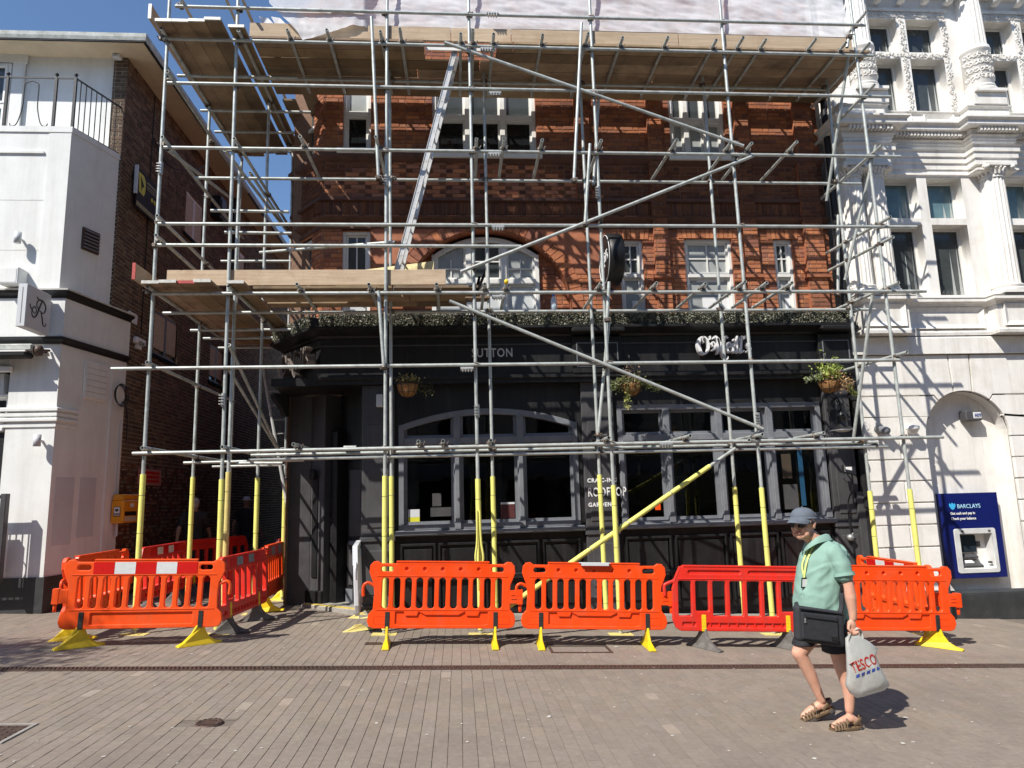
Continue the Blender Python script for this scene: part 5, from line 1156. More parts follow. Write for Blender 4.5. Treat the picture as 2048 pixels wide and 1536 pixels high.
# alley windows
for (y0, y1, z0, z1), m_ in zip(SW, ('frame_dk', 'frame_dk', 'sash', 'sash')):
    fr = MB(); X = BX-.09; n = 2
    fr.box(X, X+.07, y0, y0+.06, z0, z1); fr.box(X, X+.07, y1-.06, y1, z0, z1); fr.box(X, X+.072, y0+.06, y1-.06, z0, z0+.06); fr.box(X, X+.072, y0+.06, y1-.06, z1-.06, z1)
    fr.box(X, X+.074, (y0+y1)/2-.05, (y0+y1)/2+.05, z0+.06, z1-.06); fr.box(X, X+.068, y0+.06, y1-.06, z0+.28, z0+.32)
    w_ = fr.build('window', M[m_], BB); g = MB()
    for a, c in ((y0+.06, (y0+y1)/2-.05), ((y0+y1)/2+.05, y1-.06)): 
        g = MB(); g.add([(X+.03, a, z0+.06), (X+.03, c, z0+.06), (X+.03, c, z1-.06), (X+.03, a, z1-.06)], [(0, 1, 2, 3)]); g.build('pane', mat_pane, w_) if False else g.build('pane', M['teal'] if m_ == 'frame_dk' else M['glassbay'], w_)
    s = MB(); s.box(BX-.04, BX+.04, y0-.08, y1+.08, z0-.07, z0-.005); s.build('sill', M['dkbrick'], BB)
t = thing('drainpipe', 'black drainpipe high on the brown brick alley wall', 'drainpipe', (BX, 18.2, 5))
b = MB(); b.tube((BX+.08, 18.25, 4.0), (BX+.08, 18.25, 9.9), .055, 10); b.box(BX, BX+.2, 18.1, 18.4, 8.6, 9.0); b.build('pipe', M['iron'], t)
t = thing('drainpipe', 'thin dark pipe beside the estate board on the brown brick wall', 'drainpipe', (BX, 13.6, 5)); b = MB(); b.tube((BX+.05, 13.75, 3.0), (BX+.05, 13.75, 9.5), .025, 8); b.build('pipe', M['iron'], t)
t = thing('wall_speaker', 'dark box unit fixed high under the eaves of the alley wall', 'box', (BX, 16.9, 8.9)); b = MB(); b.box(BX, BX+.25, 16.7, 17.1, 8.75, 9.3); b.build('casing', M['iron'], t, bev=.02); b = MB(); b.box(BX+.25, BX+.27, 16.75, 17.05, 8.8, 9.2); b.build('grille', M['frame_dk'], t)
# black and yellow sign board
q = PX(276, 332, BX+.10); y0 = q.y; z1 = q.z; q = PX(320, 382, BX+.10); y1 = q.y; z0 = PX(278, 388, BX+.10).z-.28
t = thing('estate_board', 'black sign board with yellow arrow badge on the brown brick wall', 'sign', (BX, y0, z0))
b = MB(); b.box(BX+.075, BX+.10, y0, y1, z0, z1); b.build('board', M['signblack'], t, bev=.008)
b = MB(); b.box(BX+.055, BX+.115, y0-.02, y0+.012, z0+.25, z1+.02); b.build('edge_trim', M['refwhite'], t)
OV = Vector((BX+.101, y0, z0)); yw = y1-y0; zh = z1-z0
b = MB(); pl = [(.10, .42), (.30, .40), (.34, .5), (.36, .66), (.34, .82), (.26, .9), (.06, .9)]; b.prism([(u*yw, v*zh) for u, v in pl], OV, (0, 1, 0), (0, 0, 1), (1, 0, 0), .004); b.build('badge', M['signyellow'], t)
b = MB(); b.prism([(u*yw, v*zh) for u, v in ((.13, .84), (.30, .62), (.22, .60), (.19, .48))], OV+Vector((.005, 0, 0)), (0, 1, 0), (0, 0, 1), (1, 0, 0), .003); b.build('arrow', M['signblack'], t)
for v, h in ((.80, .05), (.72, .03), (.66, .02)):
    b = MB(); b.prism([(.42*yw, v*zh), (.92*yw, v*zh), (.92*yw, (v+h)*zh), (.42*yw, (v+h)*zh)], OV, (0, 1, 0), (0, 0, 1), (1, 0, 0), .003); b.build('lettering', M['signdim'], t)
for k in range(3): b = MB(); b.lathe(OV+Vector((0, (.66+.12*k)*yw, .50*zh)), [(.0, 0), (.045, 0), (.045, .004), (0, .004)], 12, ax=(1, 0, 0)); b.build('dot', M['signyellow'], t)
b = MB(); b.prism([(.02*yw, .05*zh), (.96*yw, .05*zh), (.96*yw, .16*zh), (.02*yw, .16*zh)], OV+Vector((.0, 0, 0)), (0, 1, 0), (0, 0, 1), (1, 0, 0), .003); b.build('strap_line', M['signdim'], t)
# alarm box, vent, cabinet, notice on the brick wall
def alley_box(nm, label, cat, px, py, px2, py2, d, m_, bev=.02):
    a, c = PX(px, py, BX+d), PX(px2, py2, BX+d); t = thing(nm, label, cat, (BX, (a.y+c.y)/2, c.z)); b = MB(); b.box(BX+.012, BX+d, a.y, c.y, c.z, a.z); b.build('casing', m_, t, bev=bev); return t, a, c
t, a, c = alley_box('alarm_box', 'white alarm box on the brown brick wall below the vent', 'alarm', 275, 672, 292, 694, .1, M['whitegloss'])
link('lettering', text_mesh('EDM', .11, (BX+.101, a.y+.08, (a.z+c.z)/2-.08), (0, 1, 0), (0, 0, 1), .002), M['iron'], t); b = MB(); b.box(BX+.012, BX+.07, (a.y+c.y)/2-.08, (a.y+c.y)/2+.08, c.z-.08, c.z-.005); b.build('bracket', M['whitegloss'], t)
a, c = PX(255, 622, BX+.03), PX(272, 650, BX+.03)
t = thing('wall_vent', 'white slatted vent on the brown brick wall at the end of the black ledge', 'vent', (BX, a.y, c.z)); b = MB(); b.box(BX+.012, BX+.03, a.y, c.y, c.z, a.z); b.build('backing', M['iron'], t)
b = MB(); e = .025
for y_ in (a.y, c.y-e): b.box(BX+.03, BX+.05, y_, y_+e, c.z, a.z)
b.build('frame', M['whitegloss'], t)
for k in range(7): z = c.z+(a.z-c.z)*k/6.3; b = MB(); b.box(BX+.031, BX+.052, a.y+e, c.y-e, z, z+.022); b.build('slat', M['whitegloss'], t)
t, a, c = alley_box('defibrillator_cabinet', 'yellow defibrillator cabinet with a heart notice on the alley wall', 'cabinet', 248, 1000, 282, 1044, .22, M['yellowbox'])
b = MB(); b.prism([(0, 0), (c.y-a.y, 0), (c.y-a.y-.04, .10), (.04, .10)], (BX+.02, a.y, a.z+.002), (0, 1, 0), (0, 0, 1), (1, 0, 0), .18); b.build('lid', M['yellowbox'], t, bev=.015)
dy = c.y-a.y; H_ = a.z-c.z
fx = (a.y-.004); b = MB()
b.box(BX+.06, BX+.17, fx-.002, fx, c.z+.30*H_, c.z+.72*H_); b.build('notice', M['iron'], t); b = MB(); b.box(BX+.067, BX+.163, fx-.004, fx-.0022, c.z+.34*H_, c.z+.70*H_); b.build('notice', M['letter'], t)
b = MB(); b.prism([(0, -.03), (.03, .0), (.022, .02), (.008, .02), (0, .01), (-.008, .02), (-.022, .02), (-.03, 0)], (BX+.115, fx-.0065, c.z+.57*H_), (1, 0, 0), (0, 0, 1), (0, 1, 0), .002); b.build('heart', M['iron'], t)
b = MB(); b.box(BX+.07, BX+.16, fx-.0065, fx-.0045, c.z+.38*H_, c.z+.43*H_); b.build('notice_band', M['iron'], t)
b = MB(); b.box(BX+.22, BX+.223, a.y+.35*dy, a.y+.55*dy, c.z+.68*H_, c.z+.85*H_); b.build('light', M['letter'], t); b = MB(); b.box(BX+.22, BX+.223, a.y+.08*dy, a.y+.7*dy, c.z+.32*H_, c.z+.5*H_); b.build('plate', M['signblack'], t); b = MB(); b.box(BX+.22, BX+.223, a.y+.08*dy, a.y+.7*dy, c.z+.08*H_, c.z+.28*H_); b.build('plate', M['soffit'], t)
b = MB(); b.tube((BX+.08, a.y+.1, c.z-.22), (BX+.08, a.y+.1, c.z), .022, 8); b.tube((BX+.03, a.y+.12, a.z+.1), (BX+.03, a.y+.12, a.z+1.4), .012, 6); b.build('conduit', M['greywhite'], t)
t, a, c = alley_box('wall_notice', 'faded pink printed notice on the alley wall above the yellow cabinet', 'sign', 278, 936, 322, 972, .03, M['pink'], .004)
for k in range(3): b = MB(); z = c.z+(a.z-c.z)*(.25+.25*k); b.box(BX+.03, BX+.032, a.y+.1, c.y-.1, z-.02, z+.03); b.build('lettering', M['refred'], t)
# trailing cables
t = thing('cable', 'coil of black cable hanging at the corner of the brown brick wall', 'cable', PX(240, 790, BX+.03))
b = MB(); c = PX(240, 790, BX+.04)
for k in range(3): b.path([c+Vector((.01*k, cos(2*pi*i/20)*(.20+.02*k)+.02*k, sin(2*pi*i/20)*(.17+.015*k))) for i in range(21)], .008, 5)
b.path(smoothpts([c+Vector((0, .1, -.1)), c+Vector((.0, .3, -.25)), c+Vector((0, .35, -.8))]), .008, 5); b.build('wire', M['iron'], t)
t = thing('cable', 'thin drooping cable below the cream eaves of the alley', 'cable', (BX, 13.4, 9)); b = MB(); b.path(smoothpts([(BX+.03, 13.4, 9.0), (BX+.1, 13.9, 8.7), (BX+.3, 14.6, 8.9), (BX+.42, 15.4, 9.5)]), .012, 5); b.path([(BX+.02, 13.38, 9.9), (BX+.02, 13.38, 5)], .01, 5); b.build('wire', M['iron'], t)
q = P(236, 110, BY-.06); t = thing('floodlight', 'square white floodlight under the eaves on the brick corner pier', 'floodlight', q); b = MB(); b.box(q.x-.07, q.x+.07, BY-.14, BY-.02, q.z-.09, q.z+.08); b.build('casing', M['greywhite'], t, bev=.012); b = MB(); b.lathe((q.x, BY-.14, q.z), [(0, .008), (.045, .006), (.05, 0)], 14, ax=(0, -1, 0)); b.build('lens', M['refgrey'], t)

# ---------------- white shop ----------------
SH = thing('white_shop', 'white rendered corner shop with black ledges and black plinth at the left edge', 'building', (-8, 11.3, 0))
SX, SF = -6.22, 11.3; SU = -6.31
def plan(x, y, z): return Vector((x, y, z))
b = MB(); b.prism([(-13, SF), (SU, SF), (BX-.03, BY-.002), (-13, BY-.002)], (0, 0, 5.22), (1, 0, 0), (0, 1, 0), (0, 0, 1), 7.94-5.22); b.build('upper_wall', M['white'], SH)
b = MB(); b.prism([(-13, SF-.02), (SU+.01, SF-.02), (BX-.015, BY+.0), (-13, BY)], (0, 0, 7.94), (1, 0, 0), (0, 1, 0), (0, 0, 1), .10); b.build('coping', M['white'], SH)
b = MB()
for x0_, x1_, z0_, z1_ in ((-7.3, -6.72, 7.56, 7.595), (-12, -7.3, 7.56, 7.595)): b.box(x0_, x1_, SF-.03, SF+.01, z0_, z1_)
b.box(-6.66, SU-.002, SF-.014, SF+.01, 5.26, 7.92); b.build('render_band', M['white'], SH)
for z in (6.75, 5.9): b = MB(); b.box(-12, -6.68, SF-.003, SF+.01, z, z+.008); b.build('render_joint', M['stonedirt'], SH)
lo = [(-13, SF), (SX, SF), (BX+.03, 12.86)]
path = [(-13, SF, 0), (SX, SF, 0), (BX+.03, 12.86, 0)]
def sweep(nm, prof, z, m_, pth=path): b = MB(); b.sweep(prof, [(x, y, z) for x, y, _ in pth]); return b.build(nm, m_, SH)
sweep('fascia', [(-.4, 0), (.03, 0), (.03, .62), (-.4, .62)], 4.47, M['white'])
sweep('cornice', [(-.3, 0), (.04, 0), (.05, .04), (.10, .07), (.115, .10), (-.3, .13)], 5.09, M['iron'])
sweep('cornice_top', [(-.3, 0), (.11, 0), (.115, .025), (-.3, .04)], 5.205, M['stonedirt'])
sweep('lower_cornice', [(-.3, 0), (.02, 0), (.03, .03), (.08, .06), (.08, .10), (-.3, .12)], 4.35, M['iron'])
# ground floor: pier at the corner and the return wall
px0 = -6.95
b = MB(); b.prism([(px0, SF), (SX, SF), (BX+.03, 12.86), (px0, 12.86)], (0, 0, .78), (1, 0, 0), (0, 1, 0), (0, 0, 1), 4.35-.78); b.build('pier', M['white'], SH)
b = MB(); b.prism([(-13, SF-.03), (SX+.03, SF-.03), (BX+.05, 12.88), (-13, 12.88)], (0, 0, -.6), (1, 0, 0), (0, 1, 0), (0, 0, 1), .78+.6); b.build('plinth', M['plinth'], SH)
for z, k in ((3.28, .05), (3.20, .035), (3.12, .05), (3.03, .02)):
    b = MB(); b.sweep([(0, 0), (k, .01), (k, .05), (0, .07)], [(px0-.25, SF, z), (SX, SF, z), (SX+.08, SF+.45, z)]); b.build('capital_moulding', M['white'], SH)
q0, q1 = PX(154, 752, -6.13), PX(205, 775, -6.05)
fr = MB(); dv = Vector((BX+.03-SX, 12.86-SF, 0)).normalized(); nv_ = dv.cross(Vector((0, 0, 1)))
def onret(u, z, n_=0): return Vector((SX, SF, z))+dv*u+nv_*n_
u0, u1 = .52, 1.12
lv = MB(); lv.obox(onret((u0+u1)/2, 3.88, .012), dv*(u1-u0)/2, nv_*.012, (0, 0, .33)); lv = lv.build('louvre', M['white'], SH, bev=.006)
for k in range(6): b = MB(); b.obox(onret((u0+u1)/2-.02, 3.62+.1*k, .03), dv*((u1-u0)/2-.05), nv_*.012+Vector((0, 0, .012)), (0, 0, .042)); b.build('slat', M['white'], lv)
for k, (a_, c_) in enumerate(((.1, .5), (.62, 1.0))):   # patches of fresh paint on the return wall
    b = MB(); b.obox(onret((a_+c_)/2, 1.75+.05*k, .004), dv*(c_-a_)/2, nv_*.004, (0, 0, .52-.04*k)); b.build('paint_patch', M['greywhite'], SH, bev=.003)
b = MB(); b.obox(onret(1.22, 2.5, .01), dv*.012, nv_*.012, (0, 0, 1.7)); b.build('conduit', M['white'], SH)
# upper vent on the return wall
a_, c_ = Vector((SU, SF, 0)), Vector((BX-.03, BY, 0)); du = (c_-a_).normalized(); nu = du.cross(Vector((0, 0, 1)))
v0 = MB(); O = a_+du*.50; 
t = thing('louvre_vent', 'brown slatted vent high on the shaded side of the white shop', 'vent', O+Vector((0, 0, 6.0)))
b = MB(); b.obox(O+Vector((0, 0, 6.23))+nu*.015, du*.17, nu*.015, (0, 0, .19)); b.build('frame', M['frame_dk'], t)
for k in range(6): b = MB(); b.obox(O+Vector((0, 0, 6.08+.06*k))+nu*.045, du*.15, nu*.02+Vector((0, 0, -.012)), (0, 0, .010)); b.build('slat', M['greypaint'], t)
# shopfront left of the pier
b = MB(); b.box(-13, px0, SF+.25, SF+.3, -.3, 4.35); b.build('back_wall', M['glassdark'], SH)
b = MB(); b.box(-13, px0, SF-.01, SF+.24, 3.95, 4.34); b.box(-13, px0+.05, SF-.10, SF-.012, 3.90, 3.99); b.build('lintel', M['white'], SH, bev=.01)
b = MB(); b.box(-13, px0-.12, SF+.06, SF+.2, 3.55, 3.90); b.build('shutter_box', M['greywhite'], SH)
window(SH, -8.2, px0-.02, 3.18, 3.58, SF+.2, [], [], [[M['glassdark']]], M['whitegloss'], name='fanlight')
for z in (3.10, 2.98): b = MB(); b.box(-13, px0-.02, SF-.03, SF+.22, z, z+.07); b.build('transom', M['white'], SH, bev=.012)
b = MB(); b.box(px0-.1, px0-.002, SF+.04, SF+.2, .78, 2.96); b.build('door_jamb', M['iron'], SH)
b = MB(); b.path([(-9, SF-.02, 4.22), (-6.42, SF-.02, 4.22)], .02, 6); b.build('gutter', M['iron'], SH)
t = thing('awning', 'rolled black awning cassette under the white shop fascia', 'awning', (-7, 11.1, 4.2))
b = MB(); b.box(-12, -6.50, SF-.28, SF-.02, 4.19, 4.30); b.build('cassette', M['lead'], t, bev=.02); b = MB(); b.box(-12, -6.55, SF-.33, SF-.10, 4.09, 4.175); b.build('front_bar', M['iron'], t, bev=.025); b = MB(); b.box(-12, -6.56, SF-.335, SF-.30, 4.165, 4.19); b.build('valance', M['whitegloss'], t)
b = MB(); b.lathe((-6.50, SF-.16, 4.21), [(0, 0), (.085, 0), (.085, .07), (.04, .10), (0, .1)], 14, ax=(1, 0, 0)); b.tube((-6.42, SF-.14, 4.22), (-6.38, SF-.02, 4.24), .02, 8); b.build('end_cap', M['frame_dk'], t)
# projecting monogram sign
y1 = SF-.10; sx = P(100, 632, y1).x; q = PX(56, 567, sx); y0 = q.y; zt = q.z; zb = PX(56, 655, sx).z
t = thing('projecting_sign', 'white box sign with a curly black monogram projecting from the shop fascia', 'sign', (sx, y0, zb))
b = MB(); b.box(sx-.13, sx, y0, y1, zb, zt); b.build('box', M['greywhite'], t, bev=.006)
b = MB(); b.box(sx-.068, sx-.060, y0-.004, y0+.01, zb+.05, zt-.05); b.build('seam', M['refgrey'], t); b = MB(); b.box(sx-.14, sx-.03, y1, SF-.032, zb+.08, zt-.08); b.build('bracket', M['greywhite'], t)
ms_ = (zt-zb)/.83; o_ = Vector((sx+.001, y0+(y1-y0)*.5-.25*ms_, zb+.19*ms_)); mb_ = MB(); ST = lambda pts: stroke([tuple(c*ms_ for c in p) for p in pts], .02, o_, (0, 1, 0), (0, 0, 1), .006, mb_)
ST([(.16, .47, .015), (.24, .43, .03), (.34, .44, .03), (.45, .38, .035), (.47, .28, .03), (.40, .20, .02), (.28, .22, .012)])
ST([(.34, .43, .03), (.27, .28, .035), (.20, .12, .03), (.12, .05, .02), (.05, .09, .02), (.05, .20, .02), (.12, .26, .02), (.18, .20, .014), (.12, .13, .01), (-.01, .22, .02), (-.03, .28, .012)])
ST([(.24, .43, .02), (.18, .36, .02), (.19, .28, .02), (.26, .24, .012)])
ST([(.32, .22, .012), (.38, .10, .03), (.42, -.02, .025), (.50, -.04, .015), (.52, .03, .01)]); mb_.build('monogram', M['iron'], t)
# wall lamps
for px, py, z_, nm in ((37, 476, 0, 'small white cylinder lamp on the upper white render'), (76, 881, 0, 'small white cylinder lamp on the white ground floor pier')):
    q = P(px, py, SF-.12); t = thing('wall_lamp', nm, 'lamp', q); b = MB(); b.lathe((q.x, SF-.14, q.z-.09), [(.0, 0), (.052, 0), (.052, .18), (.047, .18), (.045, .15), (0, .15)], 16); b.build('shade', M['alu'] if False else M['greywhite'], t); b = MB(); b.tube((q.x, SF-.10, q.z), (q.x, SF, q.z), .02, 8); b.build('bracket', M['greywhite'], t)
q = P(29, 556, SF-.1); t = thing('box_light', 'square white box light above the black ledge of the shop', 'lamp', q); b = MB(); b.box(q.x-.16, q.x+.14, SF-.24, SF-.002, q.z-.14, q.z+.14); b.build('casing', M['white'], t, bev=.012); b = MB(); b.box(q.x-.13, q.x+.11, SF-.246, SF-.24, q.z-.11, q.z+.11); b.build('diffuser', M['white'], t)
# balcony railing
t = thing('balcony_railing', 'black wrought iron balcony railing with ball finials on the white shop', 'railing', (-7, SF+.1, 7.75))
zb, zt = 8.06, 8.97; yr = SF+.06; xr = SU-.04
b = MB(); b.box(-13, xr, yr-.012, yr+.012, zt-.02, zt); b.box(-13, xr, yr-.01, yr+.01, zb, zb+.02); b.obox(((xr+BX-.06)/2, (yr+BY)/2, zt-.01), ((BX-.06-xr)/2, (BY-yr)/2, 0), (.012, -.003, 0), (0, 0, .0105)); b.obox(((xr+BX-.06)/2, (yr+BY)/2, zb+.01), ((BX-.06-xr)/2, (BY-yr)/2, 0), (.01, -.003, 0), (0, 0, .0105)); b.build('rail', M['iron'], t)
for x in (-6.35, -6.66, -7.44, -7.74, -8.5, -8.8):
    b = MB(); b.box(x-.02, x+.02, yr-.02, yr+.02, zb, zt+.0); b.tube((x, yr, zt), (x, yr, zt+.03), .012, 8); b.sphere((x, yr, zt+.055), .03, 10); b.build('post', M['iron'], t)
for x in (-8.0,): b = MB(); b.tube((x, yr, zb), (x, yr, zt), .009, 6); b.build('baluster', M['iron'], t)
for k in range(1, 9): u = k/9; b = MB(); p = Vector((xr+(BX-.06-xr)*u, yr+(BY-yr)*u, 0)); b.tube(p+Vector((0, 0, zb)), p+Vector((0, 0, zt)), .009, 6); b.build('baluster', M['iron'], t)
for xc in (-7.05, -9.2):
    for s in (-1, 1): b = MB(); b.path(smoothpts([(xc, yr, zt-.07), (xc+s*.10, yr, zt-.115), (xc+s*.115, yr, zt-.2), (xc+s*.118, yr, zb+.4), (xc+s*.15, yr, zb+.2), (xc+s*.20, yr, zb+.05), (xc+s*.28, yr, zb+.025), (xc+s*.30, yr, zb+.07)]), .009, 6); b.build('scroll', M['iron'], t)
# terrace fence by the shop door
t = thing('terrace_fence', 'low grey and black terrace railing at the bottom left edge', 'railing', (-7.4, 10.9, .9))
q = P(14, 990, 11.0); 
b = MB(); b.box(-9.5, q.x-.02, 10.96, 11.04, q.z-.05, q.z); b.box(-9.5, q.x-.02, 10.97, 11.03, .98, 1.02); b.box(-9.5, q.x-.02, 10.97, 11.03, .80, .85); b.build('rail', M['iron'], t)
b = MB(); b.box(q.x-.06, q.x+.02, 10.95, 11.05, .75, q.z+.02); b.build('post', M['pilgrey'], t, bev=.006); b = MB(); b.box(q.x-.04, q.x+.04, 11.05, SF-.03, q.z-.12, q.z); b.build('post', M['pilgrey'], t) if False else None
for k in range(9): x = q.x-.13-.09*k; b = MB(); b.tube((x, 11, .85), (x, 11, q.z-.05), .010, 6); b.build('baluster', M['iron'], t)
for k in range(3): b = MB(); c = Vector((q.x-.22-.3*k, 11, 1.35)); b.path([c+Vector((cos(2*pi*i/18)*.09, 0, sin(2*pi*i/18)*.15)) for i in range(19)], .009, 6); b.build('scroll', M['iron'], t)
b = MB(); b.box(-9.5, q.x-.05, 11.12, 11.2, .80, 1.5); b.build('windbreak', M['greywhite'], t)
# ================= white stone bank =================
BK = thing('bank_building', 'ornate white stone bank with fluted columns on the right', 'building', (9, 11, 0))
YB = 11.0; BXL, BXR = 6.62, 13.2; ST = M['stone']
def bld(b, nm, m_=None, par=None, bev=0, kind=None, label=None):
    o = b.build(nm, m_ or ST, par or BK, bev=bev, kind=kind)
    if label: o['label'] = label
    return o
# ground floor: rusticated blocks round an arched niche
NCX, NR, NZ = 8.45, .73, 2.58; ND = .30; NIN = (7.72, 9.18)
zs = [.10+.35*i for i in range(12)]; zs[-1] = 3.95
b = MB(); b.box(BXL+.02, NIN[0]-.03, YB+.028, YB+.5, -.4, 3.94); b.box(NIN[1]+.03, BXR, YB+.028, YB+.5, -.4, 3.94); b.box(NIN[0]-.03, NIN[1]+.03, YB+ND, YB+ND+.1, -.4, 3.94); b.box(BXL+.01, BXR, YB+.5, YB+4, -.4, 10.9); bld(b, 'wall_core', M['stonedirt'])
g_ = .011
def block(poly, nm='stone_block'):
    c = Vector((sum(p[0] for p in poly)/len(poly), sum(p[1] for p in poly)/len(poly)))
    q = []
    n = len(poly)
    for i in range(n):   # shrink for the joint
        a, p, d = Vector(poly[i-1]), Vector(poly[i]), Vector(poly[(i+1) % n]); e1 = (p-a).normalized(); e2 = (d-p).normalized()
        n1, n2 = Vector((-e1.y, e1.x)), Vector((-e2.y, e2.x)); m_ = n1+n2; m_ = m_/max(.4, m_.dot(n1)); q.append(p+m_*g_)
    k = rnd.uniform(-.002, .002); b = MB(); b.prism([(v.x, v.y) for v in q], (0, YB+k, 0), (1, 0, 0), (0, 0, 1), (0, 1, 0), .06); bld(b, nm, bev=.006)
def arcpt(z): return NR*sqrt(max(0, 1-((z-NZ)/NR)**2))
joints = [radians(a) for a in (0, 26, 52, 77)]
outz = [NZ+.02, 2.9, 3.25, 3.60]
def outer_pt(k, s):   # outer end of the radial joint k on side s
    a = joints[k]; z = zs[8]+.0 if k == 1 else zs[9] if k == 2 else 3.95
    r = (z-NZ)/sin(a); return (NCX+s*cos(a)*r, z)
for s in (-1, 1):
    xin, xo = (NIN[0], BXL) if s < 0 else (NIN[1], BXR-.02)
    for i in range(7):
        z0, z1 = zs[i], zs[i+1] if i < 6 else zs[7]
        splits = [xo, xin] if s > 0 or i % 2 else [xo, BXL+.62, xin]
        for a, c in zip(splits[:-1], splits[1:]): lo_, hi_ = min(a, c), max(a, c); block([(lo_, z0), (hi_, z0), (hi_, z1), (lo_, z1)])
    zz = [zs[7], zs[8], zs[9]]
    for k in range(3):   # voussoirs that run on into the courses
        a0, a1 = joints[k] if k else asin(max(-1, min(1, (zs[7]-NZ)/NR))) , joints[k+1]
        arc = [(NCX+s*NR*cos(a0+(a1-a0)*i/6), NZ+NR*sin(a0+(a1-a0)*i/6)) for i in range(7)]
        if k < 2:
            o1 = outer_pt(k+1, s); z0 = zs[7+k]; o0 = outer_pt(k, s) if k else (NCX+s*NR*cos(a0), z0)
            poly = [(xo, z0), o0] + arc + [o1, (xo, o1[1])] if k else [(xo, z0)]+arc+[o1, (xo, o1[1])]
        else:
            o0, o1 = outer_pt(2, s), (NCX+s*.19, 3.945); poly = [(xo, zs[9]), o0]+arc+[o1, (xo, 3.945)]
            poly2 = [(xo, zs[9]), (xo if s < 0 else xo, 3.6)]
        if s > 0: poly = poly[::-1]
        block(poly)
a0, a1 = joints[3], pi-joints[3]
block([(NCX-.19, 3.945)]+[(NCX+NR*cos(a1+(a0-a1)*i/4), NZ+NR*sin(a1+(a0-a1)*i/4)) for i in range(5)]+[(NCX+.19, 3.945)], 'keystone')
b = MB(); n = 24; q = [(NIN[0], -.3)]+[(NCX+NR*cos(pi-pi*i/n), NZ+NR*sin(pi*i/n)) for i in range(n+1)]+[(NIN[1], -.3)]
for (xa, za), (xb, zb) in zip(q[:-1], q[1:]): b.add([(xa, YB+.055, za), (xb, YB+.055, zb), (xb, YB+ND, zb), (xa, YB+ND, za)], [(0, 1, 2, 3)])
bld(b, 'niche_reveal')
q = [(NIN[0]+.005, -.3), (NIN[1]-.005, -.3)]+[(NCX+(NR-.004)*cos(pi*i/n), NZ+(NR-.004)*sin(pi*i/n)) for i in range(n+1)]
link('niche_wall', plate([q], .02, (0, YB+ND-.02, 0), (1, 0, 0), (0, 0, 1)), ST, BK)
b = MB(); b.sweep([(0, 0), (.05, 0), (.05, .44), (0, .50)], [(BXL-.03, YB, -.40), (BXR, YB, -.40)]); b.box(NIN[0]-.02, NIN[1]+.02, YB-.046, YB+ND-.021, -.4, .06); bld(b, 'plinth', M['plinth'])
# bands above
def steps(fw, back=0):     # plan path that breaks forward over the columns
    y = YB-back; f = YB-fw
    return [(BXL+.10, y+.3), (BXL+.10, f), (7.52, f), (7.52, y), (9.08, y), (9.08, f), (9.80, f), (9.80, y), (11.35, y), (11.35, f), (12.1, f), (12.1, y), (BXR, y)]
def course(nm, prof, z, fw=.3, back=0, m_=None):
    b = MB(); b.sweep(prof, [(x, y, z) for x, y in steps(fw, back)]); return bld(b, nm, m_)
flat = [(BXL-.02, YB+.3), (BXL-.02, YB), (BXR, YB)]
b = MB(); b.sweep([(-.3, 0), (.05, 0), (.05, .27), (.03, .30), (-.3, .31)], [(x, y, 3.95) for x, y in flat]); bld(b, 'string_band')
course('pedestal_base', [(-.3, 0), (.05, .0), (.05, .05), (.02, .09), (-.3, .10)], 4.262, .22, m_=M['stonedirt'])
course('pedestal', [(-.4, 0), (.0, 0), (.0, .40), (-.4, .40)], 4.36, .22)
course('pedestal_cornice', [(-.3, 0), (.02, .0), (.05, .04), (.10, .07), (.10, .115), (-.3, .13)], 4.762, .22, .02)
course('pedestal_top', [(-.3, 0), (.10, 0), (.10, .012), (-.3, .03)], 4.895, .22, .02, M['stonedirt'])
def framed(x0, x1, z0, z1, Y, m_=None):   # sunk panel with a splayed frame
    b = MB(); w_ = .075
    o = [(x0, z0), (x1, z0), (x1, z1), (x0, z1)]; i_ = [(x0+w_, z0+w_), (x1-w_, z0+w_), (x1-w_, z1-w_), (x0+w_, z1-w_)]
    vs = [(x, Y-.045, z) for x, z in o]+[(x, Y-.004, z) for x, z in i_]+[(x, Y, z) for x, z in o]
    b.add(vs, [(k, (k+1) % 4, 4+(k+1) % 4, 4+k) for k in range(4)]+[(8+k, 8+(k+1) % 4, (k+1) % 4, k) for k in range(4)]+[(4, 5, 6, 7)]); bld(b, 'sunk_panel')
framed(7.62, 8.98, 4.385, 4.755, YB-.001); framed(6.72, 7.44, 4.385, 4.755, YB-.221); framed(9.88, 11.3, 4.385, 4.755, YB-.001); framed(9.18, 9.70, 4.385, 4.755, YB-.221)
